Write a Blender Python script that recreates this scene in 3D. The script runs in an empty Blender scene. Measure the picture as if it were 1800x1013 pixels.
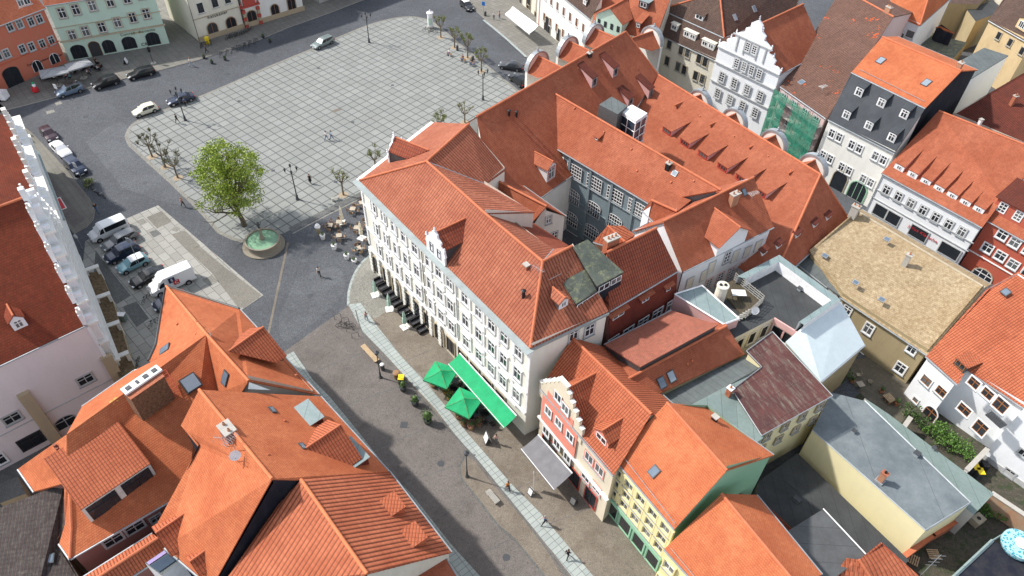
import bpy, math, random
from mathutils import Vector, Matrix
random.seed(7)
C = bpy.context.scene.collection
SC = bpy.context.scene
rad = math.radians
# ------------------------------------------------------------------ camera
FPX, ALT, ROLL, HC = 1282.57, 0.78946545, 0.03697978, 66.0
_c, _s, _ca, _sa = math.cos(ROLL), math.sin(ROLL), math.cos(ALT), math.sin(ALT)
_F = Vector((0, _ca, -_sa)); _R = Vector((1, 0, 0)); _U = Vector((0, _sa, _ca))
_cr = _c*_R + _s*_U; _cu = -_s*_R + _c*_U
cam_d = bpy.data.cameras.new('camera'); cam = bpy.data.objects.new('camera', cam_d); C.objects.link(cam)
cam_d.sensor_width = 36; cam_d.lens = FPX/1800*36; cam_d.clip_end = 4000; cam_d.clip_start = 0.5
cam.matrix_world = Matrix(((_cr.x, _cu.x, -_F.x, 0), (_cr.y, _cu.y, -_F.y, 0), (_cr.z, _cu.z, -_F.z, HC), (0, 0, 0, 1)))
SC.camera = cam
# ------------------------------------------------------------------ daylight
SUN_AZ, SUN_EL = 163, 45
w = bpy.data.worlds.new('World'); SC.world = w; w.use_nodes = True
nt = w.node_tree; sky = nt.nodes.new('ShaderNodeTexSky'); sky.sky_type = 'NISHITA'; sky.sun_disc = False
sky.sun_elevation = rad(SUN_EL); sky.sun_rotation = rad(90-SUN_AZ)
bg = nt.nodes['Background']; bg.inputs[1].default_value = 0.135
hs = nt.nodes.new('ShaderNodeHueSaturation'); hs.inputs['Saturation'].default_value = .45   # thin cloud whitens the sky light
nt.links.new(sky.outputs[0], hs.inputs['Color']); nt.links.new(hs.outputs[0], bg.inputs[0])
sd = bpy.data.lights.new('sun', 'SUN'); sun = bpy.data.objects.new('sun', sd); C.objects.link(sun)
sd.energy = 2.75; sd.angle = rad(2.0); sd.color = (1, .95, .88)
sv = Vector((math.cos(rad(SUN_EL))*math.cos(rad(SUN_AZ)), math.cos(rad(SUN_EL))*math.sin(rad(SUN_AZ)), math.sin(rad(SUN_EL))))
sun.location = sv*150; sun.rotation_euler = sv.to_track_quat('Z', 'Y').to_euler()
vs = SC.view_settings; vs.view_transform = 'Standard'; vs.look = 'None'; vs.gamma = 1; vs.exposure = 0.92
SC.render.engine = 'CYCLES'

# ------------------------------------------------------------------ survey helpers: photo bearing + height -> metres
def ray(px, py):
    x, y = px-900, py-506.5
    x, y = _c*x+_s*y, -_s*x+_c*y
    return Vector((x/FPX, _ca+(-y/FPX)*_sa, -_sa+(-y/FPX)*_ca))
def at(px, py, z=0.0):
    r = ray(px, py); t = (z-HC)/r.z
    return Vector((r.x*t, r.y*t, z))
def on_plane(px, py, p0, n):
    r = ray(px, py); o = Vector((0, 0, HC))
    return o + r*((p0-o).dot(n)/r.dot(n))

# ------------------------------------------------------------------ materials
MATS = {}
class N:
    """tiny node helper"""
    def __init__(s, name):
        s.m = bpy.data.materials.new(name); s.m.use_nodes = True; s.t = s.m.node_tree
        s.b = s.t.nodes['Principled BSDF']; s.out = s.t.nodes['Material Output']
    def n(s, typ, **kw):
        o = s.t.nodes.new('ShaderNode'+typ)
        for k, v in kw.items():
            if k.startswith('i_'):
                key = k[2:]; key = int(key) if key.isdigit() else key
                s.set(o.inputs[key], v)
            else: setattr(o, k, v)
        return o
    def set(s, inp, v):
        if hasattr(v, 'is_linked') or isinstance(v, bpy.types.NodeSocket): s.t.links.new(v, inp)
        else: inp.default_value = v
    def math(s, op, a, b=0.0, c=0.0, clamp=False):
        o = s.t.nodes.new('ShaderNodeMath'); o.operation = op; o.use_clamp = clamp
        s.set(o.inputs[0], a); s.set(o.inputs[1], b); s.set(o.inputs[2], c); return o.outputs[0]
    def mix(s, f, a, b, blend='MIX'):
        o = s.t.nodes.new('ShaderNodeMix'); o.data_type = 'RGBA'; o.blend_type = blend
        s.set(o.inputs[0], f)
        for i, v in ((6, a), (7, b)):
            if isinstance(v, (tuple, list)) and len(v) == 3: v = (*v, 1)
            s.set(o.inputs[i], v)
        return o.outputs[2]
    def noise(s, vec, scale, detail=3, rough=.6):
        return s.n('TexNoise', i_Vector=vec, i_Scale=scale, i_Detail=detail, i_Roughness=rough).outputs[0]
    def ramp(s, f, a, b):
        o = s.n('MapRange', i_0=f, i_1=a, i_2=b); return o.outputs[0]
    def bump(s, h, strength=.5, dist=.05):
        o = s.n('Bump', i_Strength=strength, i_Distance=dist, i_Height=h); s.t.links.new(o.outputs[0], s.b.inputs['Normal'])
    def pos(s): return s.n('NewGeometry').outputs['Position']
    def uv(s): return s.n('UVMap').outputs[0]
    def color(s, c): s.set(s.b.inputs['Base Color'], c if not (isinstance(c, tuple) and len(c) == 3) else (*c, 1))
    def rough(s, v): s.set(s.b.inputs['Roughness'], v)

def plain(name, col, rough=.7, metal=0, spec=.4, vary=.12, scale=1.5, bump=0):
    if name in MATS: return MATS[name]
    k = N(name); p = k.pos()
    f = k.ramp(k.noise(p, scale, 4), .3, .7)
    lo = tuple(c*(1-vary) for c in col); hi = tuple(min(1, c*(1+vary)) for c in col)
    k.color(k.mix(f, lo, hi)); k.rough(rough); k.b.inputs['Metallic'].default_value = metal
    k.b.inputs['Specular IOR Level'].default_value = spec
    if bump: k.bump(k.noise(p, 25, 3), bump, .02)
    MATS[name] = k.m; return k.m

def plaster(name, col, dirt=.25, dcol=(.30, .27, .22)):
    if name in MATS: return MATS[name]
    k = N(name); p = k.pos()
    m = k.n('Mapping', i_Vector=p); m.inputs['Scale'].default_value = (1, 1, .35)
    f = k.ramp(k.noise(m.outputs[0], 1.1, 6, .7), .42, .8)
    g = k.ramp(k.noise(p, 9, 3), .3, .7)
    c = k.mix(k.math('MULTIPLY', f, dirt), col, dcol)
    c = k.mix(k.math('MULTIPLY', g, .10), c, tuple(x*.7 for x in col))
    k.color(c); k.rough(.9); k.b.inputs['Specular IOR Level'].default_value = .15
    k.bump(k.noise(p, 40, 2), .15, .01)
    MATS[name] = k.m; return k.m

def tile(name, c1, c2, c3, w=.2, h=.22, kind='plain', moss=0.14, mcol=(.05, .05, .035), var=.5, bs=.6, patch=None):
    """clay tiles laid in the roof's own metres: u along the eave, v up the slope"""
    if name in MATS: return MATS[name]
    k = N(name); uv = k.uv(); sep = k.n('SeparateXYZ', i_0=uv); u, v = sep.outputs[0], sep.outputs[1]
    wob = k.math('MULTIPLY', k.math('SUBTRACT', k.noise(uv, .8, 2), .5), .10)
    v2 = k.math('DIVIDE', k.math('ADD', v, wob), h); row = k.math('FLOOR', v2)
    u2 = k.math('DIVIDE', u, w)
    if kind == 'plain': u2 = k.math('ADD', u2, k.math('MULTIPLY', k.math('MODULO', row, 2.0), .5))
    colu = k.math('FLOOR', u2)
    cid = k.n('CombineXYZ', i_0=colu, i_1=row).outputs[0]
    wn = k.n('TexWhiteNoise', noise_dimensions='2D', i_Vector=cid).outputs[0]
    fv = k.math('FRACT', v2); fu = k.math('FRACT', u2)
    pos = k.pos()
    big = k.ramp(k.noise(pos, .22, 5, .7), .38, .62)
    med = k.ramp(k.noise(pos, 1.6, 4, .7), .35, .7)
    c = k.mix(big, c1, c2)
    c = k.mix(k.math('MULTIPLY', med, .38), c, c3)
    c = k.mix(k.math('MULTIPLY', k.math('POWER', wn, 2.0), var), c, c3)
    st = k.n('Mapping', i_Vector=uv); st.inputs['Scale'].default_value = (1.3, .13, 1)
    c = k.mix(k.math('MULTIPLY', k.ramp(k.noise(st.outputs[0], 1.0, 5, .7), .48, .78), .38), c, c3)
    c = k.mix(k.math('MULTIPLY', k.ramp(k.noise(pos, .7, 5, .75), .56, .8), .16), c, tuple(min(1, x*1.15+.06) for x in c1))
    lv = k.math('MULTIPLY', k.math('LESS_THAN', fv, .16), .40)
    lu = k.math('MULTIPLY', k.math('LESS_THAN', fu, .16 if kind == 'plain' else .34), .30 if kind == 'plain' else .62)
    gap = k.math('MAXIMUM', lv, lu) if kind != 'stripe' else lu
    if kind == 'stripe': gap = k.math('MAXIMUM', lu, k.math('MULTIPLY', lv, .35))
    c = k.mix(gap, c, (.045, .018, .012))
    if moss:
        mm = k.ramp(k.noise(pos, 2.6, 5, .75), .62-moss*.3, .72)
        c = k.mix(k.math('MULTIPLY', mm, min(1, moss*1.3)), c, mcol)
    if patch:
        pm = k.math('GREATER_THAN', k.noise(pos, .30, 5, .75), patch[1]-.04)
        c = k.mix(k.math('MULTIPLY', pm, k.math('GREATER_THAN', wn, .15)), c, patch[0])
    k.color(c); k.rough(.85); k.b.inputs['Specular IOR Level'].default_value = .2
    if kind == 'plain':
        ht = k.math('ADD', k.math('SUBTRACT', 1.0, fv), k.math('MULTIPLY', k.math('PINGPONG', fu, .5), .5))
    else:
        ht = k.math('ADD', k.math('MULTIPLY', k.math('SUBTRACT', 1.0, fv), .5), k.math('MULTIPLY', k.math('PINGPONG', fu, .5), 2.2))
    k.bump(ht, bs, .035)
    MATS[name] = k.m; return k.m

def glassmat(name, dark=(.012, .016, .022), light=(.16, .17, .17), share=.4, rough=.08):
    if name in MATS: return MATS[name]
    k = N(name); oi = k.n('ObjectInfo'); r = oi.outputs['Random']
    f = k.math('MULTIPLY', k.math('GREATER_THAN', r, 1-share), k.math('MULTIPLY', r, .9))
    f2 = k.math('MULTIPLY', k.noise(k.pos(), 1.3, 1), .35)
    k.color(k.mix(k.math('MULTIPLY', k.math('ADD', f, f2), .8), dark, light)); k.rough(rough)
    k.b.inputs['Specular IOR Level'].default_value = .55
    MATS[name] = k.m; return k.m

# ------------------------------------------------------------------ mesh builder
UPV = Vector((0, 0, 1))
class MB:
    def __init__(s): s.v = []; s.f = []; s.mi = []
    def face(s, pts, mi=0):
        i = len(s.v); s.v += [Vector(p) for p in pts]; s.f.append(list(range(i, i+len(pts)))); s.mi.append(mi)
    def quadgrid(s, rings, mi=0, close=True, cap0=True, cap1=True):
        n = len(rings[0]); i = len(s.v)
        for r in rings: s.v += [Vector(p) for p in r]
        for a in range(len(rings)-1):
            for b in range(n if close else n-1):
                s.f.append([i+a*n+b, i+a*n+(b+1) % n, i+(a+1)*n+(b+1) % n, i+(a+1)*n+b]); s.mi.append(mi)
        if cap0: s.f.append([i+b for b in range(n)][::-1]); s.mi.append(mi)
        if cap1: s.f.append([i+(len(rings)-1)*n+b for b in range(n)]); s.mi.append(mi)
    def box(s, c, size, mi=0, ax=None):
        """c centre, size full, ax = (X,Y,Z) axes"""
        X, Y, Z = ax if ax else (Vector((1, 0, 0)), Vector((0, 1, 0)), Vector((0, 0, 1)))
        c = Vector(c); hx, hy, hz = X*size[0]/2, Y*size[1]/2, Z*size[2]/2
        P = [c+a*hx+b*hy+d*hz for d in (-1, 1) for b in (-1, 1) for a in (-1, 1)]
        i = len(s.v); s.v += P
        for f in ((0, 2, 3, 1), (4, 5, 7, 6), (0, 1, 5, 4), (2, 6, 7, 3), (0, 4, 6, 2), (1, 3, 7, 5)):
            s.f.append([i+k for k in f]); s.mi.append(mi)
    def prism(s, pts, z0, z1, mi=0, mtop=None):
        n = len(pts); a = [Vector((p[0], p[1], z0)) for p in pts]; b = [Vector((p[0], p[1], z1)) for p in pts]
        ar = sum(pts[i][0]*pts[(i+1) % n][1]-pts[(i+1) % n][0]*pts[i][1] for i in range(n))
        if ar < 0: a.reverse(); b.reverse()
        i = len(s.v); s.v += a+b
        for k in range(n): s.f.append([i+k, i+(k+1) % n, i+n+(k+1) % n, i+n+k]); s.mi.append(mi)
        s.f.append([i+n+k for k in range(n)]); s.mi.append(mi if mtop is None else mtop)
        s.f.append([i+k for k in range(n)][::-1]); s.mi.append(mi)
    def tube(s, pts, r, mi=0, n=8, cap=True):
        pts = [Vector(p) for p in pts]; rs = r if isinstance(r, (list, tuple)) else [r]*len(pts)
        rings = []; prev = None
        for k, p in enumerate(pts):
            d = (pts[min(k+1, len(pts)-1)]-pts[max(k-1, 0)])
            d = d.normalized() if d.length > 1e-6 else Vector((0, 0, 1))
            a = prev - d*prev.dot(d) if prev is not None else (UPV.cross(d) if abs(d.z) < .95 else Vector((1, 0, 0)).cross(d))
            if a.length < 1e-4: a = Vector((1, 0, 0)).cross(d)
            a.normalize(); prev = a; b = d.cross(a)
            rings.append([p+(a*math.cos(t)+b*math.sin(t))*rs[k] for t in [2*math.pi*j/n for j in range(n)]])
        s.quadgrid(rings, mi, True, cap, cap)
    def lathe(s, prof, mi=0, n=16, c=(0, 0, 0)):
        c = Vector(c)
        s.quadgrid([[c+Vector((r*math.cos(2*math.pi*j/n), r*math.sin(2*math.pi*j/n), z)) for j in range(n)] for r, z in prof], mi)
    def build(s, name, mats, parent=None, smooth=False, off=None):
        if not s.f: return None
        me = bpy.data.meshes.new(name)
        o = off if off is not None else Vector((0, 0, 0))
        me.from_pydata([v-o for v in s.v], [], s.f)
        for m in (mats if isinstance(mats, (list, tuple)) else [mats]): me.materials.append(m)
        me.polygons.foreach_set('material_index', s.mi)
        uvl = me.uv_layers.new(name='UVMap')
        me.update()
        for p in me.polygons:
            n = p.normal
            if abs(n.z) > .995: U, V = Vector((1, 0, 0)), Vector((0, 1, 0))
            else:
                U = UPV.cross(n).normalized(); V = n.cross(U)
            for li in p.loop_indices:
                co = me.vertices[me.loops[li].vertex_index].co + o
                uvl.data[li].uv = (co.dot(U), co.dot(V))
        if smooth: me.polygons.foreach_set('use_smooth', [True]*len(me.polygons))
        ob = bpy.data.objects.new(name, me); C.objects.link(ob)
        if parent: ob.parent = parent
        return ob

def thing(name, label, cat, loc=(0, 0, 0), rz=0, group=None):
    o = bpy.data.objects.new(name, None); C.objects.link(o); o.location = loc; o.rotation_euler = (0, 0, rz)
    o.empty_display_size = .3; o['label'] = label; o['category'] = cat
    if group: o['group'] = group
    return o
def tag(o, label, cat, group=None):
    o['label'] = label; o['category'] = cat
    if group: o['group'] = group
    return o
def copy_tree(o, parent=None):
    c = o.copy(); C.objects.link(c); c.parent = parent
    for ch in list(o.children): copy_tree(ch, c)
    return c
def struct(o): o['kind'] = 'structure'; return o
def sheet(name, pix, z, m, kind='structure'):
    b = MB(); P = [at(x, y, z) for x, y in pix]
    ar = sum(P[i].x*P[(i+1) % len(P)].y-P[(i+1) % len(P)].x*P[i].y for i in range(len(P)))
    if ar < 0: P.reverse()
    b.face(P); o = b.build(name, m)
    if kind: o['kind'] = kind
    return o
def smoothline(pix, n=6):
    """Catmull-Rom through pixel points"""
    out = []; P = [pix[0]]+list(pix)+[pix[-1]]
    for i in range(1, len(P)-2):
        p0, p1, p2, p3 = P[i-1], P[i], P[i+1], P[i+2]
        for j in range(n):
            t = j/n
            out.append(tuple(.5*((2*p1[k])+(-p0[k]+p2[k])*t+(2*p0[k]-5*p1[k]+4*p2[k]-p3[k])*t*t+(-p0[k]+3*p1[k]-3*p2[k]+p3[k])*t**3) for k in (0, 1)))
    out.append(tuple(pix[-1])); return out
def strip(name, pix, width, z, m, h=None, kind='structure'):
    """band of given width along a ground line"""
    P = [at(x, y, z) for x, y in pix]; L = []; R_ = []
    for i, p in enumerate(P):
        d = (P[min(i+1, len(P)-1)]-P[max(i-1, 0)]); d.z = 0; d.normalize(); q = Vector((-d.y, d.x, 0))*width/2
        L.append(p+q); R_.append(p-q)
    b = MB()
    for i in range(len(P)-1):
        if h:
            for (a, c, e, g) in ((L[i], L[i+1], R_[i+1], R_[i]),):
                top = [v+Vector((0, 0, h)) for v in (R_[i], R_[i+1], L[i+1], L[i])]; b.face(top)
                b.face([R_[i], R_[i+1], top[1], top[0]]); b.face([L[i+1], L[i], top[3], top[2]])
        else: b.face([R_[i], R_[i+1], L[i+1], L[i]])
    o = b.build(name, m)
    if kind: o['kind'] = kind
    return o
# ------------------------------------------------------------------ house builder
WCACHE = {}
def winmesh(w, h, cols, rows, frame, trim, glass, arch=0, tw=.12, td=.08, sill=True, fw=.07, leaves=2):
    key = (round(w, 2), round(h, 2), cols, rows, frame.name, trim.name if trim else '', glass.name, arch, tw, td, sill, leaves)
    if key in WCACHE: return WCACHE[key]
    b = MB()
    def bx(x0, x1, z0, z1, y0, y1, mi): b.box(((x0+x1)/2, (y0+y1)/2, (z0+z1)/2), (x1-x0, y1-y0, z1-z0), mi)
    hw = w/2
    if arch:
        n = 10; rise = min(arch, hw)
        A = [(-hw*math.cos(math.pi*i/n), h/2-rise+rise*math.sin(math.pi*i/n)) for i in range(n+1)]
        inner = [(-hw, -h/2)]+A+[(hw, -h/2)]
        def grow(p, g):
            x, z = p; return (x*(1+g/hw), z+(g*max(0, (z-(h/2-rise)))/rise if rise else 0)+(0))
        def band(o, i_, y0, y1, mi):
            for a in range(len(inner)-1):
                p, q = inner[a], inner[a+1]; P, Q = grow(p, o), grow(q, o); p, q = grow(p, i_), grow(q, i_)
                V = lambda t, y: Vector((t[0], y, t[1]))
                b.face([V(p, y1), V(q, y1), V(Q, y1), V(P, y1)][::-1], mi)
                b.face([V(P, y0), V(P, y1), V(Q, y1), V(Q, y0)][::-1], mi); b.face([V(p, y1), V(p, y0), V(q, y0), V(q, y1)][::-1], mi)
        if trim: band(tw, 0, 0, td, 1)
        band(0, -fw, 0, .04, 0)
    else:
        if trim:
            bx(-hw-tw, -hw, -h/2-tw, h/2+tw, 0, td, 1); bx(hw, hw+tw, -h/2-tw, h/2+tw, 0, td, 1)
            bx(-hw, hw, h/2, h/2+tw, 0, td, 1); bx(-hw, hw, -h/2-tw, -h/2, 0, td, 1)
        bx(-hw, -hw+fw, -h/2, h/2, 0, .045, 0); bx(hw-fw, hw, -h/2, h/2, 0, .045, 0)
        bx(-hw+fw, hw-fw, h/2-fw, h/2, 0, .045, 0); bx(-hw+fw, hw-fw, -h/2, -h/2+fw, 0, .045, 0)
    m = .028 if cols*rows > 6 else .04
    for i in range(1, cols):
        x = -hw+w*i/cols; z1 = h/2-fw
        if arch: z1 = h/2-min(arch, hw)+min(arch, hw)*math.sqrt(max(0, 1-(x/hw)**2))-.03
        bx(x-m, x+m, -h/2+fw, z1, 0, .05, 0)
    for j in range(1, rows):
        z = -h/2+h*j/rows; xx = hw-fw
        if rows == 2: z = h*.16
        if arch and z > h/2-min(arch, hw): xx = hw*math.sqrt(max(0, 1-((z-(h/2-min(arch, hw)))/min(arch, hw))**2))-.05
        bx(-xx, xx, z-m, z+m, 0, .055, 0)
    if sill: bx(-hw-tw-.05, hw+tw+.05, -h/2-tw-.07, -h/2-tw, 0, td+.09, 2)
    f = b.build('window', [frame, trim or frame, M['zinc']]); fm = f.data; bpy.data.objects.remove(f)
    g = MB()
    if arch: g.face([Vector((x, .014, z)) for x, z in inner][::-1])
    else: g.face([(-hw, .014, -h/2), (-hw, .014, h/2), (hw, .014, h/2), (hw, .014, -h/2)])
    p = g.build('pane', glass); pm = p.data; bpy.data.objects.remove(p)
    WCACHE[key] = (fm, pm); return fm, pm

def poly_normal(P):
    n = Vector((0, 0, 0))
    for i in range(len(P)):
        a, b = P[i], P[(i+1) % len(P)]
        n += Vector(((a.y-b.y)*(a.z+b.z), (a.z-b.z)*(a.x+b.x), (a.x-b.x)*(a.y+b.y)))
    return n.normalized()

class Facade:
    def __init__(s, P, Q, inside, over):
        u = Q-P; u.z = 0; u.normalize(); n = Vector((u.y, -u.x, 0))
        if (inside-P).dot(n) > 0: n = -n
        s.n = n; s.u = n.cross(UPV)  # u x n = z
        s.u = -s.u if s.u.cross(n).z < 0 else s.u
        s.p = P - n*over; s.p = Vector((s.p.x, s.p.y, 0)); s.len = (Q-P).length
        s.rot = Matrix((( s.u.x, n.x, 0), (s.u.y, n.y, 0), (0, 0, 1))).to_euler()
        q = Q - n*over; s.q = Vector((q.x, q.y, 0))
    def hit(s, px, py): return on_plane(px, py, s.p, s.n)
    def pt(s, t, z, d=0):
        """t 0..1 from P to Q"""
        v = s.p.lerp(s.q, t)+s.n*d; return Vector((v.x, v.y, z))

class House:
    def __init__(s, name, label, cat='house', wall='cream', group=None, over=.3, base=0.0):
        s.name, s.label, s.cat, s.group = name, label, cat, group; s.over = over; s.base = base
        s.wm = M[wall] if isinstance(wall, str) else wall
        s.root = None; s.walls = {}; s.faces = []; s.roofs = []
    def _root(s, p):
        if s.root is None:
            s.root = thing(s.name, s.label, s.cat, (p.x, p.y, s.base), 0, s.group); s.off = Vector((p.x, p.y, s.base))
    def roof(s, faces, mat, over=None, walls=True, caps=True, gutter=True, thick=.16, wall=None, base=None, name='roof', capm=None, nowall=()):
        """faces: lists of (px,py,z) or Vectors"""
        over = s.over if over is None else over
        F = []
        for f in faces:
            P = [at(*p) if not isinstance(p, Vector) else p.copy() for p in f]
            if poly_normal(P).z < 0: P.reverse()
            F.append(P)
        c = sum((p for P in F for p in P), Vector())/sum(len(P) for P in F)
        s._root(c)
        key = lambda p: (round(p.x, 1), round(p.y, 1), round(p.z, 1))
        edges = {}
        for fi, P in enumerate(F):
            for i in range(len(P)):
                a, b = key(P[i]), key(P[(i+1) % len(P)])
                edges.setdefault(tuple(sorted((a, b))), []).append((fi, P[i], P[(i+1) % len(P)]))
        rb = MB(); dz = Vector((0, 0, thick))
        for P in F:
            rb.face(P); rb.face([p-dz for p in P][::-1])
        bound = [e[0] for e in edges.values() if len(e) == 1]
        for fi, a, b in bound: rb.face([a-dz, b-dz, b, a])
        ro = rb.build(name, M[mat] if isinstance(mat, str) else mat, s.root, off=s.off)
        s.last = ro
        # capping tiles on shared edges
        if caps:
            cb = MB()
            for e in edges.values():
                if len(e) == 2:
                    n1, n2 = poly_normal(F[e[0][0]]), poly_normal(F[e[1][0]])
                    if n1.dot(n2) > .985: continue
                    a, b = e[0][1], e[0][2]; cc = sum(F[e[0][0]], Vector())/len(F[e[0][0]])
                    convex = (cc-a).dot(n2) < 0
                    L = (b-a).length
                    if convex: cb.tube([a+UPV*.02, b+UPV*.02], .14, 0, 8)
                    else: cb.tube([a-UPV*.03, b-UPV*.03], .09, 1, 6)
            cb.build('ridge_cap', [capm or M['cap'], M['zinc']], ro, off=Vector((0, 0, 0))+s.off)
        if gutter:
            for fi, a, b in bound:
                if abs(a.z-b.z) < .25*(b-a).length/6+.12 and (b-a).length > 1.2 and abs(poly_normal(F[fi]).z) < .97:
                    d = (b-a).normalized(); o = Vector((d.y, -d.x, 0)); cc = sum(F[fi], Vector())/len(F[fi])
                    if cc.z-.15 < (a.z+b.z)/2: continue
                    if (cc-a).dot(o) > 0: o = -o
                    gb = MB(); gb.tube([a+o*.08-UPV*.08, b+o*.08-UPV*.08], .085, 0, 6); gb.build('gutter', M['zinc'], ro, off=s.off)
        if walls:
            # inset boundary vertices
            vin = {}
            for fi, a, b in bound:
                d = (b-a); d.z = 0
                if d.length < 1e-3: continue
                d.normalize(); nrm = Vector((-d.y, d.x, 0))  # inward for ccw
                for p in (a, b): vin.setdefault(key(p), []).append(nrm)
            def inset(p, F_i):
                ns = vin.get(key(p), [])
                if not ns: return p
                if len(ns) >= 2:
                    n1, n2 = ns[0], ns[1]; k = 1+n1.dot(n2)
                    off = (n1+n2)/max(k, .35)
                    if off.length > 2: off = off.normalized()*2
                else: off = ns[0]
                q = p+off*over; P = F[F_i]; n = poly_normal(P)
                z = P[0].z - ((q.x-P[0].x)*n.x+(q.y-P[0].y)*n.y)/n.z
                z = min(max(z, p.z-.6), p.z+.6)
                return Vector((q.x, q.y, z-thick*.7))
            wb = s.walls.setdefault(wall or s.wm.name, MB()); bz = s.base if base is None else base
            for i, (fi, a, b) in enumerate(bound):
                if any((min((a-at(*q) if not isinstance(q, Vector) else a-q).length, 9) < .2 and (b-(at(*r) if not isinstance(r, Vector) else r)).length < .2) or
                       ((b-(at(*q) if not isinstance(q, Vector) else q)).length < .2 and (a-(at(*r) if not isinstance(r, Vector) else r)).length < .2) for q, r in nowall): continue
                A, B = inset(a, fi), inset(b, fi)
                wb.face([Vector((A.x, A.y, bz)), Vector((B.x, B.y, bz)), B, A])
        s.faces += F; s.roofs.append(ro); s.F = F
        return F
    def plane(s, px, py, F=None):
        """roof face under a photo bearing: the nearest one"""
        best = None; r = ray(px, py); o = Vector((0, 0, HC))
        for P in (F or s.faces):
            n = poly_normal(P); q = on_plane(px, py, P[0], n); t = (q-o).length
            inside = True
            for i in range(len(P)):
                a, b = P[i], P[(i+1) % len(P)]
                if (b-a).cross(q-a).dot(n) < -.3: inside = False; break
            if inside and (best is None or t < best[0]): best = (t, q, n, P)
        if best is None:
            P = min((F or s.faces), key=lambda P: (on_plane(px, py, P[0], poly_normal(P))-sum(P, Vector())/len(P)).length)
            n = poly_normal(P); return on_plane(px, py, P[0], n), n, P
        return best[1], best[2], best[3]
    def facade(s, p, q, over=None):
        P, Q = (at(*p) if not isinstance(p, Vector) else p), (at(*q) if not isinstance(q, Vector) else q)
        ins = sum((x for F in s.faces for x in F), Vector())/sum(len(F) for F in s.faces)
        return Facade(P, Q, ins, s.over if over is None else over)
    def win_at(s, fac, pos, w, h, cols=2, rows=2, frame='white', trim='trim', glass='glass', name='window', label=None, **kw):
        fm, pm = winmesh(w, h, cols, rows, M[frame], M[trim] if trim else None, M[glass], **kw)
        f = bpy.data.objects.new(name, fm); C.objects.link(f); f.parent = s.root
        f.location = pos+fac.n*.03-s.off; f.rotation_euler = fac.rot
        p = bpy.data.objects.new('pane', pm); C.objects.link(p); p.parent = f
        if label: f['label'] = label
        return f
    def win(s, fac, px, py, w, h, **kw): return s.win_at(fac, fac.hit(px, py), w, h, **kw)
    def row(s, fac, a, b, n, w, h, skip=(), level=True, **kw):
        A, B = fac.hit(*a), fac.hit(*b)
        if level: A.z = B.z = (A.z+B.z)/2
        for i in range(n):
            if i in skip: continue
            s.win_at(fac, A.lerp(B, i/(n-1) if n > 1 else 0), w, h, **kw)
    def band(s, fac, z, h=.18, d=.12, m='trim', t0=0, t1=1, name='cornice'):
        b = MB(); A, B = fac.pt(t0, z), fac.pt(t1, z); c = (A+B)/2+fac.n*d/2
        b.box((c.x, c.y, z), ((B-A).length, d, h), 0, ((B-A).normalized(), fac.n, UPV))
        return b.build(name, M[m], s.root, off=s.off)
    def panel(s, fac, a, b, z0, z1, d=.05, m='trim', name='panel', out=0):
        """flat box between two photo bearings' plan positions on the facade"""
        A, B = fac.hit(*a), fac.hit(*b); c = (A+B)/2; mb = MB(); u = (B-A); u.z = 0
        cc = Vector((c.x, c.y, (z0+z1)/2))+fac.n*(d/2+out+.003)
        mb.box(cc, (u.length, d, z1-z0), 0, (u.normalized(), fac.n, UPV))
        return mb.build(name, M[m], s.root, off=s.off)
    def pipe(s, fac, px, py, z1, z0=.1, m='zinc'):
        p = fac.hit(px, py); b = MB(); q = fac.n*.1
        b.tube([Vector((p.x, p.y, z1))+q, Vector((p.x, p.y, z0))+q], .06, 0, 6); return b.build('downpipe', M[m], s.root, off=s.off)
    def chimney(s, px, py, w=.9, d=.6, h=1.4, m='brick', pots=2, F=None, cap='concrete', az=None):
        q, n, P = s.plane(px, py, F); b = MB()
        hd = Vector((n.x, n.y, 0)); hd = hd.normalized() if hd.length > .05 else Vector((math.cos(rad(-140)), math.sin(rad(-140)), 0))
        if az is not None: hd = Vector((math.cos(rad(az)), math.sin(rad(az)), 0))
        X = Vector((-hd.y, hd.x, 0)); ax = (X, hd, UPV)
        b.box(q+UPV*(h/2-.5), (w, d, h+1), 0, ax); b.box(q+UPV*(h+.06), (w+.14, d+.14, .12), 1, ax)
        for i in range(pots):
            x = 0 if pots == 1 else -w*.3+w*.6*i/(pots-1)
            p = q+X*x+UPV*(h+.1); b.tube([p, p+UPV*.28], [.13, .10], 2, 8); b.tube([p+UPV*.281, p+UPV*.29], [.07, .07], 3, 8)
        return b.build('chimney', [M[m], M[cap], M['pot'], M['black']], s.last, off=s.off)
    def skylight(s, px, py, w=.8, h=1.1, F=None, open_=0, frame='darkmetal'):
        q, n, P = s.plane(px, py, F); b = MB(); U = UPV.cross(n).normalized(); V = n.cross(U); ax = (U, V, n)
        b.box(q+n*.04, (w, h, .12), 0, ax)
        if open_:
            a = rad(open_); V2 = V*math.cos(a)-n*math.sin(a)*-1; n2 = U.cross(V2).normalized(); V2 = (V*math.cos(a)-n*math.sin(a)).normalized(); n2 = U.cross(V2).normalized()
            top = q+V*h/2+n*.14; b.box(top-V2*-0+(-V2*h/2)*1+n2*.03, (w, h, .06), 0, (U, V2, n2)); b.box(top-V2*h/2+n2*.065, (w-.16, h-.16, .012), 1, (U, V2, n2))
        b.box(q+n*.106, (w-.16, h-.18, .012), 1, ax)
        return b.build('skylight', [M[frame], M['skyglass']], s.last, off=s.off)
    def pipevent(s, px, py, r=.09, h=.5, m='zinc', F=None):
        q, n, P = s.plane(px, py, F); b = MB(); b.tube([q-UPV*.1, q+UPV*h], r, 0, 8); b.tube([q+UPV*h, q+UPV*(h+.1)], [r*1.7, r*.6], 0, 8)
        return b.build('vent_pipe', M[m], s.last, off=s.off)
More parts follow.
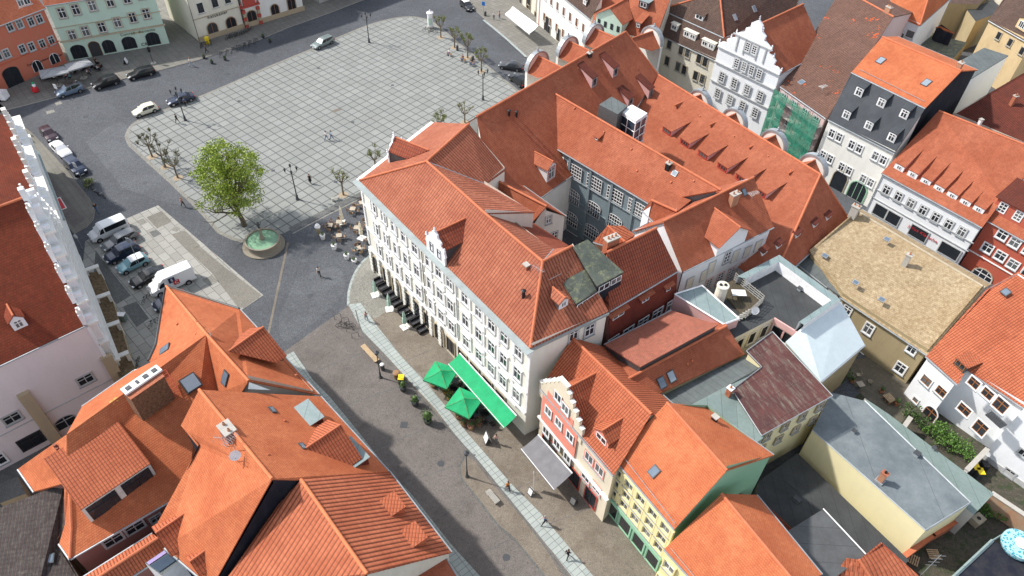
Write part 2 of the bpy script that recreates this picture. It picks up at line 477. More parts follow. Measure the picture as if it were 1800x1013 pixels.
    def antenna(s, px, py, h=2.2, F=None, az=30):
        q, n, P = s.plane(px, py, F); b = MB(); b.tube([q-UPV*.1, q+UPV*h], .025, 0, 6)
        d = Vector((math.cos(rad(az)), math.sin(rad(az)), 0)); e = Vector((-d.y, d.x, 0))
        c = q+UPV*(h-.15); b.tube([c-d*.7, c+d*.7], .018, 0, 5)
        for i in range(8): k = c+d*(-.65+i*.18); b.tube([k-e*(.4-.02*i), k+e*(.4-.02*i)], .012, 0, 4)
        return b.build('antenna', M['zinc'], s.last, off=s.off)
    def hooks(s, pts, F=None):
        """small tile vents / snow-guard hooks"""
        for px, py in pts:
            b = MB(); q, n, P = s.plane(px, py, F); U = UPV.cross(n).normalized(); V = n.cross(U)
            b.box(q+n*.06-V*.02, (.16, .22, .10), 0, (U, V, n)); b.build('roof_vent', M['cap'], s.last, off=s.off)
    def guard(s, a, b_, F=None, m='zinc'):
        """snow guard rail between two bearings on a roof face"""
        q, n, P = s.plane(*a, F); q2 = on_plane(*b_, P[0], n); b = MB(); e = n*.16
        b.tube([q+e, q2+e], .022, 0, 5); b.tube([q+e*.5, q2+e*.5], .018, 0, 5); L = (q2-q).length
        for i in range(int(L/.9)+1):
            p = q.lerp(q2, min(1, i*.9/L)); b.tube([p, p+e*1.1], .02, 0, 4)
        return b.build('snow_guard', M[m], s.last, off=s.off)
    def dormer(s, px, py, w, h, kind='shed', rmat='tile_main', cheek='zinc', face=None, win=(.7, .8, 2, 1), slope=12, F=None, over=.14, nwin=1, frame='white', trim=None, glass='glass', ridge=None, label=None):
        """dormer whose front wall stands at the given bearing (bottom centre of its front, on the roof)"""
        q, n, P = s.plane(px, py, F); d = Vector((n.x, n.y, 0)).normalized(); u = n.copy(); 
        S = UPV.cross(d)  # along the eave
        t = math.hypot(n.x, n.y)/n.z  # main roof tangent
        t2 = math.tan(rad(slope)); hw = w/2
        T = lambda x, back, z: q+S*x-d*back+UPV*z
        b = MB(); rb = MB(); fm = M[face or cheek]
        if kind in ('shed', 'flat'):
            if kind == 'flat': t2 = .02
            xb = h/max(t-t2, .12)
            b.face([T(-hw, 0, 0), T(hw, 0, 0), T(hw, 0, h), T(-hw, 0, h)], 1)
            for sx in (-1, 1):
                f = [T(sx*hw, 0, 0), T(sx*hw, xb, t*xb), T(sx*hw, 0, h)]
                b.face(f if sx < 0 else f[::-1], 0)
            o = over; top = [T(-hw-o, -o, h-o*t2+.06), T(hw+o, -o, h-o*t2+.06), T(hw+o, xb+.05, h+t2*xb+.06), T(-hw-o, xb+.05, h+t2*xb+.06)]
            rb.face(top); rb.face([p-UPV*.1 for p in top][::-1])
            for i in range(4): a_, c_ = top[i], top[(i+1) % 4]; rb.face([a_-UPV*.1, c_-UPV*.1, c_, a_])
        elif kind == 'gable':
            pk = ridge if ridge else hw*math.tan(rad(slope)); hr = h+pk; xr = hr/t; xe = h/t; o = over
            b.face([T(-hw, 0, 0), T(hw, 0, 0), T(hw, 0, h), T(0, 0, hr), T(-hw, 0, h)], 1)
            for sx in (-1, 1):
                f = [T(sx*hw, 0, 0), T(sx*hw, xe, h), T(sx*hw, 0, h)]
                b.face(f if sx < 0 else f[::-1], 0)
                k = pk/hw; ez = h-k*o
                f = [T(sx*(hw+o), -o, ez+.06), T(0, -o, hr+.06), T(0, xr+.03, hr+.06), T(sx*(hw+o), (ez)/t+.03, ez+.06)]
                if sx > 0: f = f[::-1]
                f = f if poly_normal(f).z > 0 else f[::-1]
                rb.face(f); rb.face([p-UPV*.1 for p in f][::-1])
                for i in range(4): a_, c_ = f[i], f[(i+1) % 4]; rb.face([a_-UPV*.1, c_-UPV*.1, c_, a_])
            rb.tube([T(0, -o, hr+.08), T(0, xr, hr+.08)], .1, 1, 6)
        do = b.build('dormer', [M[cheek], fm], s.root, off=s.off)
        if label: do['label'] = label
        rb.build('dormer_roof', [M[rmat] if isinstance(rmat, str) else rmat, M['cap']], do, off=s.off)
        if win:
            ww, wh, cc, rr = win
            fmesh, pm = winmesh(ww, wh, cc, rr, M[frame], M[trim] if trim else None, M[glass], tw=.08, td=.05, sill=False)
            key = ('one', fmesh.name, pm.name)
            if key not in WCACHE:
                m = fmesh.copy(); bmx = MB(); 
                base = [v.co.copy() for v in m.vertices]; fs = [list(p.vertices) for p in m.polygons]; mi = [p.material_index for p in m.polygons]
                k0 = len(base); base += [v.co.copy() for v in pm.vertices]; fs += [[k0+i for i in p.vertices] for p in pm.polygons]; mi += [3]*len(pm.polygons)
                bmx.v, bmx.f, bmx.mi = base, fs, mi
                oo = bmx.build('window', [M[frame], M[trim] if trim else M[frame], M['zinc'], M[glass]]); WCACHE[key] = oo.data; bpy.data.objects.remove(oo)
            for i in range(nwin):
                x = 0 if nwin == 1 else -w*.5+w*(i+.5)/nwin
                f = bpy.data.objects.new('window', WCACHE[key]); C.objects.link(f); f.parent = do
                U = d.cross(UPV); U = -U if U.cross(d).z < 0 else U
                f.rotation_euler = Matrix(((U.x, d.x, 0), (U.y, d.y, 0), (0, 0, 1))).to_euler()
                f.location = T(x, 0, h*.5)+d*.006-s.off
        return do
    def solid(s, pix, z0, z1, m, name, mtop=None, parent=None):
        """prism on a plan polygon given by bearings at height z1"""
        P = [at(x, y, z1) if not isinstance(x, Vector) else x for x, y in pix]
        s._root(P[0]); b = MB(); b.prism([(p.x, p.y) for p in P], z0, z1, 0, 1)
        return b.build(name, [M[m], M[mtop or m]], parent or s.root, off=s.off)
    def done(s, windows=True):
        for k, wb in s.walls.items():
            wb.build('wall', M[k] if k in M else s.wm, s.root, off=s.off)
        return s
def mirror(e, r, ze=None):
    """the point across the ridge from eave bearing e"""
    E, R_ = at(*e), at(*r); v = 2*R_-E; v.z = E.z if ze is None else ze; return v
def flip(e0, e1, r0, r1):
    """far slope of a gable roof from its near slope: reflected over the ridge line in plan"""
    E0, E1, R0, R1 = at(*e0), at(*e1), at(*r0), at(*r1); d = R1-R0; d.z = 0; d.normalize()
    def ref(p):
        w_ = p-R0; w_.z = 0; q = R0+d*(2*w_.dot(d))-w_; q.z = p.z; return q
    return ref(E0), ref(E1)
# ------------------------------------------------------------------ palette
M = {}
def PL(n, col, **k): M[n] = plaster(n, col, **k)
PL('cream', (.72, .68, .57)); PL('offwhite', (.78, .77, .72), dirt=.2); PL('townwhite', (.80, .79, .70), dirt=.3, dcol=(.5, .45, .33))
PL('lavender', (.78, .715, .725), dirt=.12); PL('palegreen', (.52, .66, .55), dirt=.15); PL('redpaint', (.52, .13, .07)); PL('redorange', (.52, .16, .10), dirt=.25)
PL('brickred', (.46, .105, .065), dirt=.2); PL('coral', (.74, .27, .20), dirt=.15); PL('yellow', (.78, .68, .36), dirt=.12); PL('paleyellow', (.80, .72, .44), dirt=.12)
PL('greenwall', (.28, .50, .34), dirt=.12); PL('pinkwall', (.70, .42, .40), dirt=.15); PL('pinkish', (.62, .46, .44), dirt=.2); PL('iceblue', (.62, .76, .80), dirt=.08)
PL('ochre', (.37, .30, .18), dirt=.35, dcol=(.2, .15, .07)); PL('beige', (.62, .48, .28), dirt=.5, dcol=(.35, .25, .14)); PL('mauve', (.30, .14, .12), dirt=.3); PL('slateblue', (.20, .255, .28), dirt=.15, dcol=(.05, .07, .08))
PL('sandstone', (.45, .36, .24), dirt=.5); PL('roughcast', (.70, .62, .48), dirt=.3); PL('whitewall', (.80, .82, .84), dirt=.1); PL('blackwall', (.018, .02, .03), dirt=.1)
PL('fountainstone', (.27, .24, .19), dirt=.6); PL('ruin', (.42, .30, .20), dirt=.8, dcol=(.5, .16, .06)); PL('greywall', (.40, .40, .38))
for n, c, r in (('white', (.8, .8, .8), .5), ('trim', (.72, .70, .64), .8), ('greytrim', (.45, .46, .46), .8), ('whitetrim', (.8, .8, .79), .8), ('sandtrim', (.42, .36, .26), .85), ('redtrim', (.42, .07, .05), .7),
                ('darkframe', (.03, .03, .035), .5), ('brownframe', (.30, .12, .045), .5), ('darkmetal', (.06, .065, .07), .45), ('black', (.012, .012, .014), .5), ('concrete', (.42, .40, .36), .9),
                ('pot', (.5, .22, .12), .8), ('green_cloth', (.012, .33, .13), .8), ('white_cloth', (.8, .8, .78), .85), ('cream_cloth', (.72, .66, .52), .85), ('mint_cloth', (.42, .60, .50), .85),
                ('grey_cloth', (.17, .17, .18), .85), ('wood', (.28, .16, .08), .7), ('lightwood', (.45, .33, .2), .7), ('greywood', (.33, .32, .29), .8), ('redmetal', (.6, .12, .07), .5),
                ('cap', (.50, .15, .07), .8), ('capbright', (.62, .19, .08), .8), ('capdark', (.25, .10, .07), .85), ('yellowplastic', (.85, .62, .02), .4), ('blueplastic', (.03, .12, .4), .4), ('redcloth', (.45, .02, .03), .9),
                ('redsign', (.55, .02, .03), .5), ('bluesign', (.02, .2, .6), .5), ('rubber', (.015, .015, .016), .8), ('pink', (.6, .3, .35), .7), ('teal', (.02, .45, .55), .5), ('lettering', (.03, .025, .02), .6),
                ('gold', (.40, .26, .05), .5), ('signdark', (.13, .12, .07), .6), ('brickpale', (.4, .2, .12), .9), ('flower', (.5, .12, .16), .8), ('yellowflower', (.75, .5, .03), .8), ('soil', (.06, .04, .025), .95), ('lilac', (.3, .22, .45), .5)):
    M[n] = plain(n, c, r)
M['zinc'] = plain('zinc', (.33, .36, .38), .45, .3, vary=.2, scale=.8)
M['copperpale'] = plain('copperpale', (.33, .38, .375), .6, .1, vary=.15, scale=.7)
M['steel'] = plain('steel', (.5, .5, .5), .3, .9)
M['brick'] = plain('brick', (.38, .13, .07), .9, vary=.35, scale=8, bump=.4)
M['brickdark'] = plain('brickdark', (.20, .10, .055), .95, vary=.5, scale=5, bump=.5); M['glass'] = glassmat('glass'); M['glassdark'] = glassmat('glassdark', light=(.06, .06, .06), share=.1)
M['skyglass'] = glassmat('skyglass', (.10, .14, .19), (.35, .40, .45), .4, .05)
M['awnglass'] = glassmat('awnglass', (.02, .04, .07), (.10, .14, .18), .2, .04)
T = lambda n, *a, **k: M.__setitem__(n, tile(n, *a, **k))
T('tile_main', (.475, .172, .100), (.380, .122, .068), (.23, .062, .036), w=.36, h=.42, kind='stripe', var=.25, bs=.9)
T('tile_main_b', (0.386, 0.105, 0.057), (0.311, 0.080, 0.044), (0.218, 0.055, 0.034), w=.30, h=.42, kind='pan', var=.3, bs=.8)
T('tile_museum', (.455, .150, .080), (.365, .105, .052), (.20, .052, .030), w=.20, h=.20, var=.28, moss=.12, mcol=(.10, .045, .03), bs=.6)
T('tile_salmon', (0.437, 0.160, 0.109), (0.370, 0.126, 0.084), (0.235, 0.084, 0.059), w=.2, h=.2, var=.3, moss=.45, mcol=(0.134, 0.084, 0.050))
T('tile_new', (.60, .195, .085), (.49, .140, .058), (.33, .082, .036), w=.2, h=.2, var=.3)
T('tile_newpan', (.54, .165, .080), (.45, .125, .058), (.29, .070, .036), w=.26, h=.36, kind='pan', var=.2)
T('tile_strong', (.56, .180, .092), (.45, .130, .062), (.27, .066, .034), w=.40, h=.44, kind='stripe', var=.2, bs=1)
T('tile_old', (0.269, 0.060, 0.029), (0.193, 0.042, 0.022), (0.143, 0.030, 0.017), w=.24, h=.26, var=.45, moss=.4, mcol=(0.059, 0.038, 0.018), bs=.9)
T('tile_brown', (0.160, 0.105, 0.084), (0.118, 0.077, 0.063), (0.063, 0.044, 0.038), w=.28, h=.34, kind='pan', var=.5, moss=.5, mcol=(0.050, 0.046, 0.034))
T('tile_patchy', (0.227, 0.126, 0.097), (0.185, 0.101, 0.076), (0.092, 0.055, 0.042), w=.30, h=.36, kind='pan', var=.4, moss=.3, patch=((0.504, 0.092, 0.029), .69))
T('tile_darkred', (0.193, 0.046, 0.029), (0.134, 0.035, 0.025), (0.076, 0.025, 0.017), w=.28, h=.34, kind='pan', var=.4)
T('tile_dark', (.10, .09, .088), (.07, .063, .062), (.035, .032, .03), w=.30, h=.36, kind='pan', var=.4, moss=.4, mcol=(.16, .15, .12), bs=.9)
T('tile_sand', (.56, .46, .30), (.46, .36, .22), (.27, .19, .11), w=.2, h=.24, var=.3, moss=.8, mcol=(.22, .15, .08), bs=.4)
T('tile_wall', (0.210, 0.042, 0.025), (0.160, 0.032, 0.022), (0.092, 0.024, 0.017), w=.2, h=.2, var=.4)
def felt(name, c1, c2, seam=1.0, moss=None, along='u', seamc=.6):
    k = N(name); sep = k.n('SeparateXYZ', i_0=k.uv()); p = k.pos()
    f = k.ramp(k.noise(p, .5, 5, .65), .35, .68); c = k.mix(f, c1, c2)
    g = k.ramp(k.noise(p, 3.5, 4, .7), .4, .75); c = k.mix(k.math('MULTIPLY', g, .4), c, tuple(x*.55 for x in c1))
    if moss:
        mp_ = k.n('Mapping', i_Vector=k.uv()); mp_.inputs['Scale'].default_value = (1.5, .28, 1) if 'tin' in name else (1, 1, 1)
        c = k.mix(k.ramp(k.noise(mp_.outputs[0], 1.3, 6, .8), moss[1], moss[1]+.16), c, moss[0])
    fr = k.math('FRACT', k.math('DIVIDE', sep.outputs[0 if along == 'u' else 1], seam))
    ln = k.math('LESS_THAN', fr, .05/seam); c = k.mix(k.math('MULTIPLY', ln, seamc), c, tuple(x*.3 for x in c1))
    k.color(c); k.rough(.8); k.bump(k.math('ADD', k.noise(p, 30, 2), k.math('MULTIPLY', ln, 2)), .3, .01); M[name] = k.m
felt('felt_blue', (.185, .215, .225), (.11, .135, .148), 5); felt('felt_green', (.20, .26, .245), (.16, .215, .20), 1.4); felt('felt_dark', (.055, .06, .062), (.035, .038, .04), 1.1)
felt('felt_mossy', (.12, .135, .11), (.075, .09, .075), 4.0, ((.26, .27, .14), .5)); felt('felt_grey', (.13, .15, .15), (.09, .105, .105), .8)
felt('tin_rust', (.12, .042, .036), (.075, .03, .028), 2.2, ((.19, .165, .13), .50), along='v'); felt('tin_grey', (.11, .115, .12), (.075, .078, .08), 1.6, ((.15, .14, .05), .62), along='v')
felt('slate', (.055, .062, .072), (.035, .040, .048), .35, seamc=.25); felt('zincsheet', (.26, .33, .33), (.20, .27, .27), 1.3); felt('deck', (.09, .07, .045), (.07, .06, .03), .3)
M['zincsheet'].node_tree.nodes['Principled BSDF'].inputs['Roughness'].default_value = .5
# stepped-brick courtyard wall, paving and roads
def cobble(name, c1, c2, scale=7, dark=(.03, .03, .032), big=.12, patch=None, bs=.4, joint=.05, stain=0):
    k = N(name); p = k.pos(); v = k.n('TexVoronoi', i_Vector=p, i_Scale=scale, feature='DISTANCE_TO_EDGE').outputs[0]
    vc = k.n('TexVoronoi', i_Vector=p, i_Scale=scale).outputs['Color']; r = k.n('SeparateColor', i_0=vc).outputs[0]
    c = k.mix(r, c1, c2); c = k.mix(k.math('MULTIPLY', k.ramp(k.noise(p, big, 6, .7), .4, .62), .55), c, tuple(x*.68 for x in c1))
    c = k.mix(k.math('MULTIPLY', k.ramp(k.noise(p, 1.7, 5, .75), .45, .75), .3), c, tuple(min(1, x*1.35) for x in c2))
    if patch: c = k.mix(k.math('MULTIPLY', k.ramp(k.noise(p, patch[1], 5, .7), patch[2], patch[2]+.1), patch[3]), c, patch[0])
    if stain: c = k.mix(k.math('MULTIPLY', k.ramp(k.noise(p, .6, 4, .7), .6, .8), stain), c, tuple(x*.6 for x in c1))
    j = k.math('LESS_THAN', v, joint); c = k.mix(k.math('MULTIPLY', j, .6), c, dark)
    k.color(c); k.rough(.8); k.b.inputs['Specular IOR Level'].default_value = .3; k.bump(k.math('MINIMUM', v, .2), bs, .03); M[name] = k.m
cobble('cobble_road', (.078, .084, .095), (.120, .128, .141), 6.5, stain=.25)
cobble('cobble_street', (.160, .140, .128), (.205, .183, .168), 9, patch=((.10, .085, .075), .35, .55, .5), stain=.4, bs=.2)
cobble('cobble_tan', (.20, .185, .16), (.25, .235, .20), 9, bs=.2)
cobble('cobble_street_pale', (.20, .170, .135), (.26, .225, .18), 9, patch=((.15, .12, .09), .4, .5, .5), stain=.3, bs=.2)
cobble('cobble_road_pale', (.098, .105, .116), (.145, .153, .165), 6.5, stain=.2); cobble('cobble_dark', (.12, .125, .12), (.17, .17, .16), 7); cobble('cobble_pale', (.23, .225, .195), (.31, .30, .265), 7, stain=.3)
cobble('earth', (.10, .085, .05), (.14, .13, .07), 3, patch=((.06, .10, .02), 1.5, .5, .8)); cobble('dirt', (.07, .06, .045), (.10, .09, .065), 4, patch=((.03, .05, .015), 1.1, .5, .8), bs=.7)
def slabs(name, c1, c2, cell, ang, org, joint=.035, rect=1.0, jc=(.10, .095, .085), vary=.5, dash=False):
    k = N(name); p = k.pos(); mp = k.n('Mapping', i_Vector=p, vector_type='TEXTURE'); mp.inputs['Location'].default_value = (org[0], org[1], 0); mp.inputs['Rotation'].default_value = (0, 0, rad(ang)); mp.inputs['Scale'].default_value = (cell*rect, cell, 1)
    sep = k.n('SeparateXYZ', i_0=mp.outputs[0]); u, v = sep.outputs[0], sep.outputs[1]
    if dash: u = k.math('ADD', u, k.math('MULTIPLY', k.math('FLOOR', v), .37))
    cid = k.n('CombineXYZ', i_0=k.math('FLOOR', u), i_1=k.math('FLOOR', v)).outputs[0]; wn = k.n('TexWhiteNoise', noise_dimensions='2D', i_Vector=cid).outputs[0]
    c = k.mix(k.math('MULTIPLY', wn, vary), c1, c2); c = k.mix(k.math('MULTIPLY', k.ramp(k.noise(p, .13, 6, .7), .4, .62), .6), c, tuple(x*.78 for x in c1))
    c = k.mix(k.math('MULTIPLY', k.ramp(k.noise(p, 4, 5, .75), .4, .75), .35), c, tuple(x*.72 for x in c2))
    fu, fv = k.math('FRACT', u), k.math('FRACT', v)
    e = k.math('MINIMUM', k.math('MULTIPLY', k.math('MINIMUM', fu, k.math('SUBTRACT', 1, fu)), rect), k.math('MINIMUM', fv, k.math('SUBTRACT', 1, fv)))
    j = k.math('LESS_THAN', e, joint/cell); c = k.mix(k.math('MULTIPLY', j, .85), c, jc)
    k.color(c); k.rough(.85); k.b.inputs['Specular IOR Level'].default_value = .25; k.bump(k.math('MINIMUM', e, .06), .4, .03); M[name] = k.m
slabs('plaza', (.30, .31, .295), (.235, .245, .232), 1.494, -39.84, (-31.33, 88.03), .08, jc=(.085, .09, .088), vary=.8)
slabs('parking', (.40, .395, .36), (.27, .265, .24), 1.1, -44, (-34, 60), .03, 1.5, vary=.9, dash=True); slabs('granite', (.40, .44, .42), (.32, .36, .35), .9, -49.4, (-20, 61), .02, .6, vary=.9)
slabs('pavement', (.24, .23, .205), (.18, .175, .155), .8, 42, (-60, 120), .03, 1.4, vary=.9); slabs('pavement_l', (.22, .21, .18), (.16, .155, .13), .7, -47, (-60, 100), .02, 2, vary=.9)
slabs('patio', (.17, .15, .11), (.11, .10, .075), .5, -48, (40, 55), .03, 1, vary=.9)
k = N('net'); p = k.pos(); wv = k.n('TexWave', i_Vector=p, i_Scale=3.0, i_Distortion=4.0, i_Detail=3.0).outputs[0]
k.color(k.mix(k.ramp(k.noise(p, .8, 4), .35, .65), (.012, .17, .10), (.03, .28, .18))); k.rough(.8); k.b.inputs['Alpha'].default_value = .66; k.bump(k.noise(p, 1.4, 3), .5, .1); M['net'] = k.m
k = N('leaf'); oi = k.n('NewGeometry'); r = oi.outputs['Random Per Island']; k.color(k.mix(r, (.16, .25, .02), (.36, .44, .05))); k.rough(.6); M['leaf'] = k.m
k.b.inputs['Subsurface Weight'].default_value = 0
k = N('leafdark'); oi = k.n('NewGeometry'); k.color(k.mix(oi.outputs['Random Per Island'], (.03, .07, .015), (.08, .14, .03))); k.rough(.6); M['leafdark'] = k.m
k = N('leafolive'); oi = k.n('NewGeometry'); k.color(k.mix(oi.outputs['Random Per Island'], (.10, .13, .03), (.22, .26, .06))); k.rough(.6); M['leafolive'] = k.m
M['bark'] = plain('bark', (.12, .10, .07), .9, vary=.4, scale=6, bump=.6); M['barkpale'] = plain('barkpale', (.17, .14, .10), .9, vary=.4, scale=6, bump=.6)
k = N('water'); k.color(k.mix(k.noise(k.pos(), 2, 3), (.19, .34, .22), (.26, .43, .29))); k.rough(.12); k.bump(k.noise(k.pos(), 6, 2), .3, .02); M['water'] = k.m
# ------------------------------------------------------------------ ground, roads, paving
def world_sheet(name, pts, z, m):
    b = MB(); b.face([Vector((x, y, z)) for x, y in pts]); return struct(b.build(name, m))
world_sheet('ground', [(-1800, -600), (1800, -600), (1800, 3000), (-1800, 3000)], -4.0, M['cobble_dark'])
def pslab(name, pix, h, m, side='concrete'):
    b = MB(); P = [at(x, y, h) for x, y in pix]; b.prism([(p.x, p.y) for p in P], -.01, h, 1, 0)
    return struct(b.build(name, [M[m], M[side]]))
# the lane south-west of the hall lies 4 m lower, so the road sheet stops at the hall corner
world_sheet('road', [(-43.4, 48.9), (-1800, -1590), (-1800, 3000), (1800, 3000), (1800, -600), (40, -600), (-26, 24.6)], 0, M['cobble_road'])
sheet('street_paving', [(478, 634), (612, 538), (700, 600), (1010, 940), (1110, 1100), (700, 1200), (420, 760)], .004, M['cobble_street'])
sheet('street_paving_pale', [(668, 440), (648, 452), (632, 468), (620, 490), (613, 515), (612, 538), (675, 621), (796, 759), (900, 882), (1005, 1013), (1060, 1080), (1400, 1100), (1200, 700), (900, 480)], .006, M['cobble_street_pale'])
sheet('cobble_corner', [(668, 440), (648, 452), (632, 468), (620, 490), (613, 515), (612, 538), (660, 560), (720, 520)], .008, M['cobble_pale'])
sheet('granite_walk', [(612, 535), (636, 581), (675, 621), (730, 681), (767, 721), (796, 759), (826, 794), (871, 847), (900, 882), (942, 934), (1005, 1013), (1040, 1056),
                       (1078, 1054), (1043, 1013), (950, 902), (900, 852), (822, 762), (750, 673), (705, 626), (665, 576), (634, 533)], .012, M['granite'])
sheet('granite_walk', [(497, 627), (516, 618), (550, 668), (580, 698), (630, 759), (675, 817), (725, 871), (793, 957), (843, 1012), (870, 1045), (830, 1060), (740, 970), (600, 790), (540, 700)], .012, M['granite'])
loop = smoothline([(836, 800), (820, 802), (809, 818), (812, 842), (826, 860), (851, 892), (876, 924), (900, 945), (927, 976), (957, 1013), (975, 1035)])
inner = [(833, 807), (862, 840), (891, 874), (940, 930), (1000, 1010)]
sheet('street_island', loop[6:]+[(1000, 1030), (940, 935), (860, 845), (836, 812)], .008, M['cobble_street_pale'])
strip('gutter_line', loop, .22, .014, M['cobble_dark'])
strip('gutter_line', smoothline([(625, 545), (640, 590), (680, 635), (735, 695), (800, 768), (836, 806), (905, 892), (1000, 1016)]), .15, .016, M['cobble_dark'])
strip('kerb_line', smoothline([(667, 441), (648, 451), (632, 467), (620, 489), (613, 514), (612, 537)]), .3, .012, M['granite'])
strip('drain_line', [(506, 427), (494, 482), (470, 594)], .28, .008, M['cobble_street_pale'])
plaza_pix = smoothline([(222, 240), (229, 224), (245, 211), (265, 202), (300, 190), (340, 175), (400, 150), (470, 119), (545, 88), (600, 64), (650, 44), (690, 33), (725, 30), (755, 37), (778, 53), (800, 72), (850, 112), (910, 160)], 4) + [(1000, 232), (900, 300), (765, 280), (640, 338), (520, 398), (500, 410), (440, 424), (410, 420), (385, 408), (350, 368), (300, 320), (250, 275), (228, 255)]
sheet('plaza_paving', plaza_pix, .006, M['plaza'])
strip('plaza_kerb', [(430, 425), (410, 420), (385, 408), (350, 368), (300, 320), (250, 275), (228, 255)]+plaza_pix[:72], .55, .010, M['cobble_pale'])
strip('plaza_gutter', [(640, 339), (575, 371), (510, 404)], 1.0, .014, M['cobble_dark'])
strip('plaza_kerb', [(642, 345), (578, 377), (514, 411)], .25, .02, M['cobble_pale'])
# paler road patches and the parking bay with its mixed slabs
pslab('parking_bay', [(278, 361), (463, 519), (425, 545), (330, 640), (240, 700), (185, 620), (145, 470), (150, 424), (220, 385)], .03, 'parking')
for pix, m in (([(258, 382), (284, 371), (302, 389), (276, 402)], 'cobble_tan'), ([(240, 388), (252, 384), (259, 391), (246, 396)], 'cobble_pale'), ([(302, 412), (325, 405), (352, 432), (330, 440)], 'cobble_tan'),
               ([(330, 440), (350, 432), (395, 470), (372, 480)], 'cobble_tan'), ([(372, 480), (395, 470), (460, 519), (430, 541), (418, 540)], 'cobble_tan'), ([(355, 492), (372, 484), (385, 495), (368, 503)], 'cobble_pale'),
               ([(262, 408), (275, 404), (284, 411), (270, 418)], 'cobble_dark'), ([(300, 404), (308, 397), (318, 402), (310, 408)], 'cobble_pale'), ([(168, 440), (190, 470), (230, 520), (205, 535), (165, 480)], 'cobble_dark'),
               ([(215, 540), (240, 530), (262, 560), (240, 575)], 'cobble_dark')):
    sheet('paving_patch', pix, .036, M[m])
pslab('pavement', [(-160, 60), (0, 182), (30, 214), (56, 233), (77, 255), (110, 290), (134, 320), (158, 349), (167, 368), (164, 386), (152, 399), (130, 411), (60, 330), (-200, 200)], .12, 'pavement_l')
sheet('pavement_edge', [(30, 235), (50, 245), (140, 330), (158, 360), (150, 385), (130, 400), (115, 385), (100, 350)], .125, M['cobble_street'])
sheet('slab_path', [(40, 232), (60, 245), (135, 335), (162, 372), (155, 385), (140, 378), (95, 320)], .13, M['pavement_l'])
sheet('red_mat_border', [(96, 350), (106, 346), (118, 366), (107, 370)], .14, M['trim'])
mat_pix = [(98, 351), (105, 348), (115, 365), (108, 368)]
b = MB(); P = [at(x, y, .16) for x, y in mat_pix]; b.prism([(p.x, p.y) for p in P], .141, .16)
tag(b.build('doormat', M['redsign']), 'red mat with pale edge lying on the pavement before the gabled hall', 'mat')
pslab('pavement', [(-80, 230), (12, 193), (100, 170), (150, 156), (200, 143), (275, 125), (350, 105), (400, 88), (450, 72), (507, 48), (575, 24), (640, -1), (560, -60), (100, 0), (-100, 60)], .12, 'pavement')
pslab('pavement', [(790, -15), (840, 22), (887, 63), (923, 98), (1000, 165), (1180, 300), (1290, 190), (1000, 10), (830, -60)], .12, 'pavement')
strip('pavement_band', [(850, 35), (890, 68), (925, 100)], .5, .128, M['granite'])
for pix in ([(880, 52), (893, 45), (906, 57), (893, 65)],): pass
# courtyards at lower right
sheet('courtyard', [(1340, 900), (1500, 700), (1640, 600), (1900, 760), (1900, 1100), (1500, 1100)], .004, M['dirt'])

# seams across the street, worn patches, paler road areas, covers and drains
for a, c in (((560, 650), (690, 600)), ((600, 715), (745, 665)), ((655, 790), (800, 735)), ((705, 850), (860, 800)), ((760, 920), (820, 880)), ((820, 985), (905, 945))):
    strip('paving_seam', [a, c], .10, .0075, M['cobble_dark'])
for a, c in (((700, 640), (770, 610)), ((850, 770), (905, 745)), ((905, 860), (960, 838)), ((955, 925), (1045, 890))): strip('paving_seam', [a, c], .08, .009, M['cobble_street'])
for pix in ([(96, 181), (106, 178), (110, 182), (99, 186)], [(80, 196), (94, 193), (97, 197), (83, 201)], [(330, 60), (350, 55), (356, 60), (338, 66)]): sheet('worn_patch', pix, .004, M['cobble_pale'])
sheet('pale_road', smoothline([(150, 250), (210, 215), (235, 240), (330, 350), (290, 355), (215, 330)], 5), .0035, M['cobble_road_pale'])  # large areas of cobbles slightly paler than the road around them
sheet('pale_road', smoothline([(520, 490), (590, 470), (605, 510), (560, 560), (500, 600), (490, 560)], 5), .0035, M['cobble_road_pale'])
for x, y, z in ((150, 205, .004), (255, 322, .004), (400, 130, .004), (545, 520, .004), (880, 70, .004), (735, 700, .01), (890, 980, .01), (960, 800, .012), (775, 815, .012)):
    b = MB(); b.lathe([(.36, z), (.36, z+.012)], 0, 14, at(x, y)); o = b.build('manhole_cover', M['darkmetal']); tag(o, 'round iron cover set flush in the paving', 'manhole cover', 'round iron covers in the roads')
for x, y in ((420, 178), (560, 120), (620, 215), (690, 150), (480, 300), (590, 320), (380, 245)):
    b = MB(); b.box(at(x, y, .012), (.5, .5, .012)); o = b.build('drain_cover', M['darkmetal']); tag(o, 'small square drain cover in the slab paving of the plaza', 'drain cover', 'drain covers in the plaza')
sheet('slab_stain', [(583, 195), (596, 190), (601, 193), (588, 198)], .009, M['cobble_street_pale'])
# ================================================================== THE CORNER TOWNHOUSE
RE, RR = 14.5, 19.0
H = House('corner_townhouse', 'long white stucco corner townhouse with rows of pedimented windows and striped red roof', 'house', 'townwhite', over=.1)
H.roof([[(632, 317, RE), (932, 612, RE), (954, 460, RR), (852, 375, RR), (812, 339, RR), (750, 284, RR)],
        [(750, 284, RR), (812, 339, RR), (852, 375, RR), (940, 373, 15.6), (853, 324, 15.3)],
        [(632, 317, RE), (750, 284, RR), (824, 218, RR), (763, 215, RE)],
        [(750, 284, RR), (824, 218, RR), (889, 298, 14.6), (853, 324, 15.3)],
        [(852, 375, RR), (954, 460, RR), (973, 438, 15.9), (900, 388, 15.2)],
        [(954, 460, RR), (932, 612, RE), (1070, 547, RE), (1030, 473, 17.0), (1007, 432, RR-.3)],
        [(954, 460, RR), (1007, 432, RR-.3), (973, 438, 15.9)]], 'tile_main', gutter=False)
